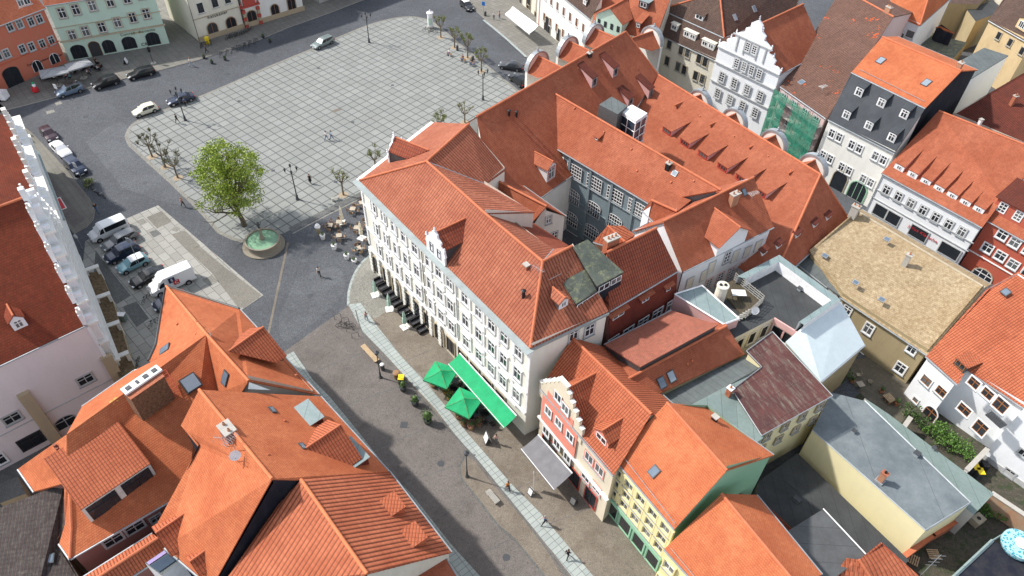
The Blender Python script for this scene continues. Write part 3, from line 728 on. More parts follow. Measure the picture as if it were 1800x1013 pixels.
fN = H.facade((632, 317, RE), (932, 612, RE)); H1 = H
xs = [(657, 363), (675, 382), (693, 400), (711, 419), (730, 437), (754, 461), (772, 482), (791, 499), (818, 524), (842, 549), (865, 571), (887, 594), (912, 619)]
zr = [sum(fN.hit(*p).z for p in xs[-4:])/4, fN.hit(910, 657).z, fN.hit(909, 694).z]
for k, (x, y) in enumerate(xs):
    p = fN.hit(x, y)
    for r_, z in enumerate((zr[0], zr[1], zr[2])):
        H.win_at(fN, Vector((p.x, p.y, z)), 1.05, 1.75 if r_ else 1.55, trim='whitetrim', td=.10, tw=.11)
        if r_ == 1:
            b = MB(); c = Vector((p.x, p.y, z+1.18)); u = fN.u
            b.face([c-u*.85+fN.n*.28, c+u*.85+fN.n*.28, c+UPV*.42+fN.n*.28]); b.face([c-u*.85, c-u*.85+fN.n*.28, c+UPV*.42+fN.n*.28, c+UPV*.42]); b.face([c+u*.85+fN.n*.28, c+u*.85, c+UPV*.42, c+UPV*.42+fN.n*.28])
            b.face([c-u*.85, c+u*.85, c+u*.85+fN.n*.28, c-u*.85+fN.n*.28]); b.build('pediment', M['whitetrim'], H.root, off=H.off)
        elif r_ == 2:
            b = MB(); b.box(Vector((p.x, p.y, z+1.12))+fN.n*.12, (1.6, .24, .12), 0, (fN.u, fN.n, UPV)); b.build('window_hood', M['whitetrim'], H.root, off=H.off)
for z, h, d, nm in ((zr[1]-1.35, .22, .22, 'sill_course'), (zr[2]-1.35, .3, .28, 'belt_course'), (zr[0]-1.1, .16, .14, 'sill_course')): H.band(fN, z, h, d, 'whitetrim', name=nm)
b = MB(); A, B = fN.pt(-.012, RE-.32), fN.pt(1.012, RE-.32); u = (B-A).normalized(); c = (A+B)/2
b.box(c+fN.n*.36, ((B-A).length, .72, .26), 0, (u, fN.n, UPV)); b.box(c+fN.n*.24-UPV*.26, ((B-A).length, .46, .24), 0, (u, fN.n, UPV))
b.box(c+fN.n*.40+UPV*.17, ((B-A).length+.1, .86, .07), 1, (u, fN.n, UPV)); b.build('cornice', [M['whitetrim'], M['copperpale']], H.root, off=H.off)
for i in range(14):
    b = MB(); t = (i+.02)/13.04; p = fN.pt(t, 0, .06); b.box((p.x, p.y, (zr[2]-1.2+RE-.7)/2+.3), (.32, .12, RE-.9-(zr[2]-1.5)-.3), 0, (fN.u, fN.n, UPV)); b.build('pilaster', M['whitetrim'], H.root, off=H.off)
for x, y in ((743, 451), (803, 503)): H.pipe(fN, x, y, RE-.5, m='darkmetal')
p = fN.hit(804, 610)
# ground floor openings
for i in range(13):
    t = .04+i*.075; q = fN.pt(t, 1.75)
    if t < .55 and i % 2 == 0: H.win_at(fN, q, 1.7, 2.9, cols=2, rows=2, frame='darkframe', trim='sandtrim', glass='glassdark', arch=.7, td=.14, sill=False, tw=.2, name='shop_window')
    elif t < .92: H.win_at(fN, q, 1.5, 2.4, cols=2, rows=1, frame='darkframe', trim='sandtrim', glass='glassdark', td=.1, sill=False, name='shop_window')
for i in range(9):   # rusticated piers
    b = MB(); p = fN.pt(.003+i*.062, 0, .12)
    for j in range(6): b.box((p.x, p.y, .35+j*.62), (.62 if j % 2 else .52, .26, .5), 0, (fN.u, fN.n, UPV))
    b.build('pier', M['offwhite'], H.root, off=H.off)
fE = H.facade((932, 612, RE), (1070, 547, RE), over=.1)
H.win(fE, 1008, 588, 1.0, 1.5, trim='greytrim'); H.win(fE, 1036, 580, 1.1, 1.5, trim='greytrim')
H.band(fE, RE-.3, .3, .25, 'copperpale', name='eave_board')
fP = H.facade((632, 317, RE), (763, 215, RE), over=.1)
for i in range(6):
    for z in zr: H.win_at(fP, fP.pt(.08+i*.165, z), 1.05, 1.6, trim='whitetrim', td=.16, tw=.16)
H.band(fP, RE-.3, .5, .6, 'whitetrim')
# street gable in the roof
def ornate_dormer(H, px, py, w, h, ridge, back=5, wall='whitewall', label=None, rm='tile_main_b'):
    d = H.dormer(px, py, w, h, 'gable', rmat=rm, cheek='darkmetal', face=wall, slope=42, win=(.55, 1.2, 1, 2), nwin=2, frame='darkframe', ridge=ridge, over=.02, label=label)
    q, n, P = H.plane(px, py); dd = Vector((n.x, n.y, 0)).normalized(); S = UPV.cross(dd); b = MB(); hw = w/2; dd2 = dd*.14
    prof = [(-hw-.12, 0), (-hw-.12, h*.55), (-hw-.3, h*.6), (-hw-.05, h*.95), (-hw*.72, h+ridge*.25), (-hw*.7, h+ridge*.5), (-hw*.36, h+ridge*.72), (-hw*.3, h+ridge*1.02), (0, h+ridge*1.25)]
    prof = prof+[(-x, z) for x, z in prof[::-1][1:]]
    f = [q+S*x+UPV*z+dd2 for x, z in prof]; g = [p-dd*.22 for p in f]
    b.face(f); b.face(g[::-1])
    for i in range(len(f)): b.face([f[i], g[i], g[(i+1) % len(f)], f[(i+1) % len(f)]])
    for x in (-hw-.1, hw+.1, 0): b.lathe([(.05, 0), (.16, .12), (.05, .26), (.12, .38), (.02, .55)], 0, 8, q+S*x+UPV*(h+ridge*1.2 if x == 0 else h*.95)+dd2*.5)
    b.build('gable_front', M[wall], d, off=H.off)
    fmesh, pm = winmesh(.55, 1.2, 1, 2, M['darkframe'], M['greytrim'], M['glass'], tw=.08, td=.05, sill=False)
    for x in (-w*.22, w*.22):
        f = bpy.data.objects.new('window', fmesh); C.objects.link(f); f.parent = d; U = dd.cross(UPV); U = -U if U.cross(dd).z < 0 else U
        f.rotation_euler = Matrix(((U.x, dd.x, 0), (U.y, dd.y, 0), (0, 0, 1))).to_euler(); f.location = q+S*x+UPV*h*.5+dd*.145-H.off
    return d
ornate_dormer(H, 768, 452, 3.1, 2.0, 1.3)
ornate_dormer(H, 697, 276, 2.6, 1.5, 1.2)
# mossy flat dormers behind the hip
H.roof([[(1008, 433, 18.85), (1033, 421, 18.85), (1096, 478, 16.6), (1050, 503, 16.6), (1030, 473, 17.4)]], 'felt_mossy', over=.05, base=13.5, wall='blackwall', gutter=False, caps=False, name='dormer_roof')
H.roof([[(987, 495, 17.0), (1028, 474, 17.2), (1052, 509, 15.9), (1013, 534, 15.9)]], 'felt_mossy', over=.05, base=13.5, wall='blackwall', gutter=False, caps=False, name='dormer_roof')
for (a, c, z, n) in (((1096, 478), (1050, 503), 16.6, 2), ((1052, 509), (1013, 534), 15.9, 2)):
    ff = Facade(at(*a, z), at(*c, z), at(1010, 470, z), 0)
    for i in range(n):
        f = H.win_at(ff, ff.pt(.27+.46*i, z-.62, .01), 1.4, .75, cols=2, rows=1, trim=None, sill=False); 
H.dormer(990, 541, 1.15, .95, 'gable', rmat='tile_main', cheek='darkmetal', face='whitewall', slope=35, win=(.6, .6, 2, 1))
H.pipevent(920, 523, .16, .9, 'black'); H.antenna(945, 488, 1.3, az=-40)
H.chimney(925, 470, .5, .4, .3, pots=0)
H.guard((965, 492), (985, 482)); H.done()

# ================================================================== LOW ROOF BEHIND, COURTYARD SIDE
H = House('courtyard_house', 'narrow cream house with small windows and a low red ridge behind the white townhouse', 'house', 'offwhite', over=.12)
H.roof([[(870, 316, 13.6), (961, 363, 13.6), (938, 388, 11.6), (850, 330, 11.6)], [(870, 316, 13.6), (961, 363, 13.6), (995, 380, 11.0), (896, 310, 11.0)]], 'tile_museum')
f = H.facade((961, 363, 13.6), (995, 380, 11.0), over=.12); H.win(f, 964, 386, .7, 1.0, trim='greytrim'); H.win(f, 974, 415, .8, 1.3, trim='greytrim'); H.done()
H = House('rear_wing', 'rear wing with dull red lean-to roof tucked between the townhouse and the courtyard', 'house', 'offwhite', over=.1)
H.roof([[(900, 390, 14.8), (972, 440, 15.6), (1000, 432, 12.5), (938, 392, 12.0)]], 'tile_main_b'); H.done()

# ================================================================== RED HOUSE WITH TILE-HUNG MANSARD
H = House('tile_hung_house', 'red house with a tile-hung steep lower roof, small shed dormers and brick chimney', 'house', 'mauve', over=.05)
H.roof([[(1067, 444, 17.3), (1154, 401, 17.3), (1191, 476, 13.2), (1071, 547, 13.4), (1052, 506, 14.2)], [(1067, 444, 17.3), (1154, 401, 17.3), flip((1191, 476, 13.2), (1071, 547, 13.4), (1067, 444, 17.3), (1154, 401, 17.3))[0], flip((1191, 476, 13.2), (1071, 547, 13.4), (1067, 444, 17.3), (1154, 401, 17.3))[1]]], 'tile_main_b', wall='mauve')
a, c = at(1071, 547, 13.2), at(1191, 476, 13.0); nn = Vector(((c-a).y, -(c-a).x, 0)).normalized()*.95
H.roof([[a+nn*0, c+nn*0, Vector((c.x, c.y, 8.0))+nn, Vector((a.x, a.y, 8.0))+nn]], 'tile_wall', walls=True, wall='mauve', over=.1, caps=False)
steep = H.F
fR = Facade(Vector((a.x, a.y, 8))+nn, Vector((c.x, c.y, 8))+nn, at(1100, 440, 13), .1)
H.row(fR, (1078, 593), (1177, 545), 5, 1.4, 1.5, trim='greytrim', frame='white')
H.dormer(1086, 559, 2.2, 1.0, 'shed', rmat='tile_museum', cheek='tile_wall', face='tile_wall', win=(1.6, .8, 2, 1), F=steep, slope=25, over=.25)
H.dormer(1134, 531, 1.6, 1.0, 'shed', rmat='tile_museum', cheek='tile_wall', face='tile_wall', win=(1.0, .8, 2, 1), F=steep, slope=25, over=.25)
H.dormer(1174, 512, .95, .9, 'shed', rmat='tile_museum', cheek='tile_wall', face='tile_wall', win=(.6, .75, 1, 1), F=steep, slope=25, over=.25)
H.last = H.roofs[0]; H.chimney(1072, 441, 1.5, .7, 1.7, pots=3, F=H.faces[:1]); H.done()
H = House('lean_to', 'small hipped outbuilding with striped tiles wedged beside the brick chimney', 'outbuilding', 'sandstone', over=.1)
H.roof([[(1068, 397, 15.2), (1043, 425, 13.6), (1066, 432, 13.6), (1098, 425, 14.6)], [(1068, 397, 15.2), (1098, 425, 14.6), (1116, 413, 14.2), (1096, 397, 14.8)]], 'tile_strong', base=8); H.done()

# ================================================================== THE OLD TOWN HALL: four wings round a yard
RB = 18.0
H = House('market_hall_wing', 'steep dark red wing of the old hall facing the market with scrolled round gables', 'town hall', 'offwhite', over=.15)
m1e0, m1e1 = (888, 384, 9.2), (1215, 186, 9.2)
e0 = at(952, 345, 9.3); e1 = at(987, 320, 9.3); dd = (e1-e0).normalized()
E0 = e0-dd*8.3; E1 = e0+dd*26.5
R0, R1 = at(838, 205, RB), at(1100, 56, RB)
HM = House('market_hall_wing', 'steep dark red wing of the old hall beside the plaza, round gables at its back', 'town hall', 'offwhite', over=.15)
dr = (R1-R0); dr.z = 0; dr.normalize()
A0 = on_plane(1157, 132, R0, (R1-R0).cross(E0-R0).normalized()); A1 = at(1442, 307, A0.z); d3 = (A1-A0); d3.z = 0; d3.normalize(); C1 = at(1491, 384, 7.0); C0 = at(1350, 510, 7.0)
def meet(p, d, q, e):
    k_ = ((q.x-p.x)*e.y-(q.y-p.y)*e.x)/(d.x*e.y-d.y*e.x); return p+d*k_
def refl(p, R=R0, d=dr):
    w_ = p-R; w_.z = 0; q = Vector((R.x, R.y, 0))+d*(2*w_.dot(d))-w_; q.z = p.z; return q
F0 = refl(E0); V1 = meet(E0, dr, C0, d3); V1.z = E0.z; F1 = meet(F0, dr, C1, d3); F1.z = F0.z; G1 = A0+(C1-A0)-d3*(C1-A0).dot(d3); G1.z = F1.z
HM.roof([[E0, V1, A0, R1, R0], [R0, R1, F1, F0], [R1, A0, G1, F1]], 'tile_museum')
HM.F = HM.faces[:1]
for px, py, w_, h_, kind in ((1044, 153, 1.15, 1.5, 1), (1081, 135, 1.15, 1.5, 1), (1143, 172, 1.15, 1.5, 1), (1010, 75, .1, .1, 0)):
    if kind: HM.dormer(px, py, w_, h_, 'shed', rmat='tile_darkred', cheek='pinkwall', face='zinc', win=(.8, 1.1, 1, 1), frame='zinc', F=HM.faces[:1], slope=22, over=.1)
HM.dormer(1108, 185, 1.2, 1.2, 'shed', rmat='tile_darkred', cheek='pinkwall', face='zinc', win=(.8, .8, 1, 1), frame='zinc', F=HM.faces[:1], slope=22, over=.1)
HM.dormer(968, 316, 1.7, 2.1, 'gable', rmat='tile_museum', cheek='whitewall', face='whitewall', win=(1.1, 1.6, 2, 2), F=HM.faces[:1], slope=40, over=.2, trim='redtrim')
HM.chimney(1036, 98, .7, .5, .4, m='black', pots=1, F=HM.faces[:1])
HM.hooks([(980, 138), (1015, 120), (1075, 82), (1120, 120)], HM.faces[:1])
for x, y in ((895, 203), (908, 205)): HM.pipevent(x, y, .14, .7, 'black', HM.faces[:1])
# round stone gables
def round_gable(H, px, py, ztop, r, azn, depth, rm='tile_museum', zr_=None, ridge_back=6.0):
    """semicircular coped gable wall with a small saddle roof running back to the main slope"""
    t = at(px, py, ztop); n = Vector((math.cos(rad(azn)), math.sin(rad(azn)), 0)); u = Vector((-n.y, n.x, 0)); b = MB()
    c = t-UPV*r; th = .45; K = 14
    arc = [c+u*r*math.cos(math.pi*i/K)+UPV*r*math.sin(math.pi*i/K) for i in range(K+1)]
    base = [c-u*r-UPV*4.5, c+u*r-UPV*4.5]
    f = [p+n*th/2 for p in base+arc]; g = [p-n*th/2 for p in base+arc]
    b.face(f, 0); b.face(g[::-1], 0)
    for i in range(len(f)): b.face([f[i], f[(i+1) % len(f)], g[(i+1) % len(f)], g[i]], 0)
    for i in range(K):   # metal coping
        A, B = arc[i], arc[i+1]; oa, ob = (A-c).normalized()*.12, (B-c).normalized()*.12; nn = n*(th/2+.14)
        b.face([A+oa+nn, B+ob+nn, B+ob-nn, A+oa-nn], 1); b.face([A-oa+nn, B-ob+nn, B+ob+nn, A+oa+nn], 1); b.face([A+oa-nn, B+ob-nn, B-ob-nn, A-oa-nn], 1)
    b.lathe([(.12, 0), (.2, .15), (.1, .3), (.16, .42), (.03, .6)], 1, 8, t+UPV*.1)
    o = b.build('round_gable', [M['offwhite'], M['zinc']], H.root, off=H.off)
    rb = MB(); hr = r*.72; w2 = r*.98; zr2 = c.z+hr
    for sx in (-1, 1):
        f = [c+u*sx*w2-UPV*(w2*.85-hr)-n*.15, c+UPV*hr-n*.15, c+UPV*hr-n*ridge_back, c+u*sx*w2-UPV*(w2*.85-hr)-n*ridge_back*.3]
        f = [Vector((p.x, p.y, p.z)) for p in f]; f = f if poly_normal(f).z > 0 else f[::-1]
        rb.face(f)
    rb.tube([c+UPV*(hr+.02)-n*.15, c+UPV*(hr+.02)-n*ridge_back], .12, 1, 6)
    rb.build('gable_roof', [M[rm], M['cap']], o, off=H.off)
for x, y in ((945, 91), (999, 65), (1045, 43)): round_gable(HM, x, y, 12.6, 2.35, 137, 5, ridge_back=7.5)
round_gable(HM, 1150, 48, 12.8, 2.3, 37, 5, ridge_back=7)
HM.done()
# middle wing with the dark painted front
HMID = H = House('courtyard_hall_wing', 'middle wing of the old hall with a slate blue front of many paned windows', 'town hall', 'slateblue', over=.25)
m2 = [(975, 260, 12.0), (1140, 357, 12.0), (1267, 334, 15.9), (958, 155, 16.2)]
fl = flip((975, 260, 12.0), (1140, 357, 12.0), (958, 155, 16.2), (1267, 334, 15.9))
H.roof([[(964, 252, 12.0), (1140, 357, 12.0), (1267, 334, 15.9), (958, 155, 16.2)], [(958, 155, 16.2), (1267, 334, 15.9), fl[1], fl[0]]], 'tile_museum')
f = H.facade((975, 260, 12.0), (1140, 357, 12.0))
H.row(f, (1010, 300), (1118, 367), 4, 2.5, 1.95, cols=6, rows=4, frame='white', trim='slateblue_t' if 'slateblue_t' in M else None, sill=True)
H.row(f, (1007, 344), (1080, 390), 3, 2.4, 2.1, cols=6, rows=4, frame='white', trim=None, arch=.5)
H.row(f, (1004, 384), (1040, 407), 2, 2.4, 2.1, cols=6, rows=4, frame='white', trim=None, arch=.5)
H.win(f, 1003, 418, 2.4, 2.0, cols=6, rows=4, frame='white', trim=None)
H.win(f, 986, 284, .8, 1.5, cols=2, rows=4)
for dz in (-1.5, -4.6, -7.8):
    H.band(f, f.hit(1010, 300).z+dz+.2, .16, .14, 'slateblue', name='string_course')
for t in (.17, .40, .63, .86):
    b = MB(); p = f.pt(t, 0, .08); b.box((p.x, p.y, 6), (.35, .16, 11.6), 0, (f.u, f.n, UPV)); b.build('pilaster', M['slateblue'], H.root, off=H.off)
H.dormer(1048, 247, .7, .55, 'shed', rmat='tile_museum', cheek='tile_museum', win=(.4, .35, 1, 1), slope=20, F=H.faces[:1])
H.chimney(1174, 296, .55, .5, .7, m='black', pots=1, F=H.faces[:1]); H.skylight(1186, 305, .7, .7, F=H.faces[:1], frame='zinc')
H.hooks([(1010, 190), (1062, 232), (1110, 262), (1180, 320), (1220, 318), (1120, 300)], H.faces[:1]); H.done()
# east wing
HE = H = House('east_hall_wing', 'long orange tiled wing of the old hall with shed dormers and four round gables', 'town hall', 'offwhite', over=.25)
far0 = G1.copy(); far0.z = 7.0; near0 = meet(C0, d3, E0, dr); near0.z = 7.0
H.roof([[A1, C1, C0], [A0, A1, C0, near0], [A0, far0, C1, A1]], 'tile_museum')
for x, y in ((1235, 160), (1297, 193), (1367, 231), (1437, 274)): round_gable(H, x, y, 12.6, 2.0, 37, 5, ridge_back=5.5, rm='tile_museum')
nf = [H.faces[1]]
for i, (x, y) in enumerate(((1171, 236), (1202, 257), (1234, 278), (1268, 300), (1300, 320), (1335, 345))):
    H.dormer(x, y, 1.7, .95, 'shed', rmat='tile_museum', cheek='pinkwall', face='redtrim', win=(1.3, .6, 3, 1), frame='redtrim', F=nf, slope=5, over=.15)
ef = [H.faces[0]]
for x, y in ((1435, 385), (1412, 398), (1380, 413), (1346, 430), (1367, 418)):
    pass
for x, y in ((1457, 385), (1434, 398), (1403, 416), (1370, 435), (1344, 447)):
    H.dormer(x, y, 1.15, .6, 'shed', rmat='tile_darkred', cheek='whitewall', face='whitewall', win=(.6, .4, 1, 1), F=ef, slope=12, over=.14)
H.hooks([(1230, 205), (1290, 240), (1350, 275), (1390, 300)], nf); H.done()
# cross wing, white front
HW = H = House('white_hall_wing', 'white plastered end wing of the old hall with blind panels and central roof gable', 'town hall', 'whitewall', over=.2)
H.roof([[(1200, 478, 11.5), (1360, 399, 11.5), (1325, 312, 15.8), (1165, 390, 15.8)], [(1165, 390, 15.8), (1325, 312, 15.8)]+list(flip((1200, 478, 11.5), (1360, 399, 11.5), (1165, 390, 15.8), (1325, 312, 15.8)))[::-1]], 'tile_museum')
f = H.facade((1200, 478, 11.5), (1360, 399, 11.5)); nf = H.faces[:1]
H.row(f, (1218, 497), (1332, 437), 6, .9, 1.3, frame='cream', trim='cream', glass='whitewall' if False else 'cream', name='blind_panel', sill=False) if False else None
for x, y in ((1212, 497), (1237, 484), (1332, 432), (1313, 442)): H.win(f, x, y, .9, 1.5, frame='trim', trim='greytrim', glass='cream', name='blind_panel', sill=False, cols=1, rows=1, td=.05)
for x, y in ((1250, 470), (1292, 450)): H.win(f, x, y, .9, 1.7, frame='trim', trim='greytrim', glass='cream', name='blind_panel', sill=False, cols=1, rows=1, td=.05)
H.row(f, (1245, 499), (1322, 460), 5, .95, 1.7, cols=2, rows=4, frame='white', trim='pinkwall', td=.04)
H.win(f, 1278, 452, .9, 1.6, cols=2, rows=3, frame='white', trim='greytrim', td=.04)
d = H.dormer(1283, 440, 4.6, 2.1, 'gable', rmat='tile_museum', cheek='whitewall', face='whitewall', slope=33, win=None, F=nf, over=.4)
H.chimney(1288, 357, 1.1, .6, 1.3, m='brickpale', pots=2, F=nf); H.skylight(1308, 338, .6, .9, F=nf); H.antenna(1322, 350, 1.0, az=30, F=nf)
H.pipe(f, 1198, 480, 11.3, m='darkmetal'); H.done()
H = House('half_timbered_link', 'small half-timbered link with its own red gable at the yard end of the middle wing', 'outbuilding', 'whitewall', over=.15)
H.roof([[(1145, 352, 14.6), (1190, 372, 14.8), (1152, 392, 12.4), (1130, 370, 12.4)], [(1145, 352, 14.6), (1190, 372, 14.8), (1215, 352, 13.8), (1170, 335, 13.8)]], 'tile_museum', base=9); H.done()
# lift tower and the slate box beside it
lt = thing('lift_tower', 'glass and steel lift tower with a white flat top standing in the upper yard', 'lift tower', at(1115, 230, 8))
P = [at(x, y, 15.6) for x, y in ((1091, 195), (1111, 184), (1138, 199), (1118, 213))]; off = lt.location.copy()
b = MB(); b.prism([(p.x, p.y) for p in P], 15.3, 15.6); b.build('top', M['white'], lt, off=off)
b = MB(); cx = sum((p for p in P), Vector())/4; b.prism([((p.x-cx.x)*.93+cx.x, (p.y-cx.y)*.93+cx.y) for p in P], 0, 15.3); b.build('glazing', M['awnglass'], lt, off=off)
b = MB()
for i in range(4):
    a, c = P[i].copy(), P[(i+1) % 4].copy(); a.z = c.z = 0
    for t in (0, .5): q = a.lerp(c, t); b.tube([q, q+UPV*15.3], .07, 0, 4)
    for z in [15.2-k*1.25 for k in range(9)]: b.tube([a+UPV*z, c+UPV*z], .06, 0, 4)
b.build('frame', M['white'], lt, off=off)
lb = House('rooftop_box', 'dark slate clad rooftop box with a flat seamed top beside the lift tower', 'outbuilding', 'blackwall')
lb.solid([(1053, 184), (1075, 170), (1103, 186), (1086, 201)], 6, 16.0, 'tin_grey', 'body', 'felt_grey')

# ================================================================== HOUSES ROUND TO THE SOUTH-EAST
H = House('stepped_gable_house', 'narrow coral and cream house with a white stepped gable and red tile roof', 'house', 'roughcast', over=.12)
r0, r1 = (1005, 593, 12.8), (1145, 728, 12.8)
fl = flip((948, 690, 9), (1079, 836, 9), r0, r1)
H.roof([[(951, 684, 9), (1079, 836, 9), r1, r0], [r0, r1, fl[1], fl[0]]], 'tile_newpan')
f = H.facade((951, 684, 9), (1079, 836, 9)); nf = H.faces[:1]; SG = f
# stepped gable on the street wall
z0 = 9.0; f.dirv = (f.q-f.p).normalized(); t0 = (f.hit(948, 700)-f.p).dot(f.dirv); t1 = (f.hit(1023, 775)-f.p).dot(f.dirv); w_ = t1-t0; mid = (t0+t1)/2
b = MB(); O = f.p+f.n*.06
def rectw(x0, x1, za, zb, mi=0, d=.0, th=.3): b.box(O+f.dirv*((x0+x1)/2)+UPV*((za+zb)/2)+f.n*(d-th/2+.06), (x1-x0, th, zb-za), mi, (f.dirv, f.n, UPV))
f.dirv = (f.q-f.p).normalized()
steps = [(.5, 7.8, 10.0), (.42, 10.0, 10.7), (.335, 10.7, 11.4), (.25, 11.4, 12.1), (.165, 12.1, 12.8), (.08, 12.8, 13.4)]
for hw_, za, zb in steps: rectw(mid-w_*hw_, mid+w_*hw_, za, zb)
for k, (hw_, za, zb) in enumerate(steps[:-1]):
    for sx in (-1, 1):
        x = mid+sx*w_*(hw_-.035); b.box(O+f.dirv*x+UPV*(zb+.06)+f.n*-.08, (.42, .42, .12), 1, (f.dirv, f.n, UPV))
b.box(O+f.dirv*mid+UPV*13.46+f.n*-.08, (w_*.2, .42, .12), 1, (f.dirv, f.n, UPV))
b.build('stepped_gable', [M['roughcast'], M['offwhite']], H.root, off=H.off)
b = MB()
for x0, x1, za, zb in ((mid-w_*.40, mid+w_*.42, 4.7, 8.6), (mid-w_*.3, mid+w_*.3, 8.6, 10.0), (mid-w_*.17, mid+w_*.17, 10.0, 11.1)):
    b.box(O+f.dirv*((x0+x1)/2)+UPV*((za+zb)/2)+f.n*.085, (x1-x0, .04, zb-za), 0, (f.dirv, f.n, UPV))
b.build('painted_field', M['coral'], H.root, off=H.off)
fo = lambda x, y: f.hit(x, y)+f.n*.18
for x, y in ((984, 697), (997, 717), (967, 722), (985, 742), (1005, 766), (963, 757), (982, 779), (1000, 803)):
    H.win_at(f, fo(x, y), 1.0, 1.15, cols=2, rows=1, trim='whitetrim', tw=.07, td=.05)
for x, y in ((1036, 805), (1054, 826), (1030, 838), (1049, 858)): H.win(f, x, y, 1.15, 1.25, cols=2, rows=1, trim='coral', td=.04)
H.band(f, 4.55, .22, .3, 'white', name='cornice')
for t, w2, m_ in ((.18, 2.2, 'glassdark'), (.55, 2.0, 'glassdark'), (.8, 1.6, 'glassdark')): H.win_at(f, f.pt(t, 1.6), w2, 2.4, cols=2, rows=1, frame='darkframe', trim='redtrim', glass=m_, sill=False, name='shop_window')
# cross gable roof behind the steps
zz = 12.2; g0 = O+f.dirv*mid+UPV*zz-f.n*.3; inn = -f.n*4.2; e = f.dirv*w_*.46
rb = MB()
for sx in (-1, 1):
    q = [g0, g0+inn, g0+inn*.25+e*sx-UPV*3.1, g0+e*sx-UPV*3.1]; q = q if poly_normal(q).z > 0 else q[::-1]; rb.face(q)
rb.tube([g0+UPV*.02, g0+inn+UPV*.02], .12, 1, 6); rb.build('gable_roof', [M['tile_newpan'], M['cap']], H.root, off=H.off)
H.dormer(1056, 777, 1.9, 1.1, 'gable', rmat='tile_newpan', cheek='tile_newpan', face='coral', slope=38, win=(1.3, .8, 2, 1), F=nf, over=.15)
H.guard((1022, 766), (1076, 828), nf); H.done()

H = House('long_tiled_house', 'dusky red long roof with two blue skylights running back from the stepped gable', 'house', 'ochre', over=.15)
H.roof([[(1092, 673, 11.0), (1277, 573, 11.0), (1309, 622, 8.6), (1128, 706, 9.4)], [(1092, 673, 11.0), (1277, 573, 11.0), (1268, 552, 9.6), (1040, 640, 9.6)]], 'tile_museum', walls=True)
for x, y in ((1163, 673), (1180, 662)): H.skylight(x, y, .85, 1.15, F=H.faces[:1])
H.hooks([(1208, 640), (1216, 634)], H.faces[:1]); H.done()
H = House('dusky_roof_house', 'low mottled pinkish-brown roof raised above the long red one', 'outbuilding', 'darkmetal', over=.1)
H.roof([[(1063, 606, 10.4), (1181, 546, 10.4), (1262, 571, 12.0), (1126, 645, 11.9)]], 'tile_salmon', base=7); H.done()
H = House('flat_box_extension', 'pale green flat-roofed box with a pink side wall and white edging', 'outbuilding', 'pinkwall')
H.solid([(1186, 518), (1234, 503), (1299, 561), (1272, 571)], 0, 10.6, 'pinkwall', 'body', 'zincsheet')
b = MB(); P = [at(x, y, 10.6) for x, y in ((1186, 518), (1234, 503), (1299, 561), (1272, 571))]
for i in range(4): b.tube([P[i]+UPV*.08, P[(i+1) % 4]+UPV*.08], .11, 0, 4)
b.build('roof_edge', M['white'], H.root, off=H.off)
# terrace house with dark inward roof
H = House('courtyard_roof_house', 'dark inward sloping felt roof framed by a white and blue parapet', 'house', 'cream')
zt = 10.2
outer = [(1296, 486), (1370, 448), (1478, 527), (1413, 571), (1404, 590), (1362, 560), (1290, 596)]
inner = [(1308, 494), (1368, 463), (1455, 527), (1408, 560), (1402, 580), (1362, 557), (1300, 584)]
H.solid(outer[:4]+[(1404, 584), (1362, 558), (1275, 603), (1240, 560)], 0, 9.3, 'cream', 'body', 'felt_dark')
b = MB(); O_ = [at(x, y, zt+.5) for x, y in outer[:4]]; I_ = [at(x, y, zt+.5) for x, y in ((1310, 490), (1369, 460), (1461, 528), (1404, 566))]
for i in range(3):
    a, c, g, h_ = O_[i], O_[i+1], I_[i+1], I_[i]; lo = lambda p, z: Vector((p.x, p.y, z))
    b.face([a, c, g, h_], 0); b.face([h_, g, lo(g, 9.25), lo(h_, 9.25)], 1); b.face([c, a, lo(a, 9), lo(c, 9)], 1)
b.build('parapet', [M['zincsheet'], M['white']], H.root, off=H.off)
f = Facade(at(1362, 558, 9.3), at(1404, 584, 9.3), at(1400, 500, 9.3), 0); H._root(at(1362, 558, 9.3))
b = MB(); b.box(f.pt(.5, 8.9, .08), (f.len, .16, .8), 0, (f.u, f.n, UPV)); b.build('fascia', M['pinkwall'], H.root, off=H.off)
H.win_at(f, f.pt(.28, 7.6), 1.3, 1.6, trim='pinkwall', cols=1, rows=1, glass='glassdark'); H.win_at(f, f.pt(.75, 7.6), 1.3, 1.6, trim='pinkwall', cols=1, rows=1, glass='glassdark')
f = Facade(at(1275, 603, 9.3), at(1362, 558, 9.3), at(1300, 520, 9.3), 0)
for t in (.35, .6, .85): H.win_at(f, f.pt(t, 7.6), 1.0, 1.8, trim='cream', cols=1, rows=1, glass='glassdark')
H.done()
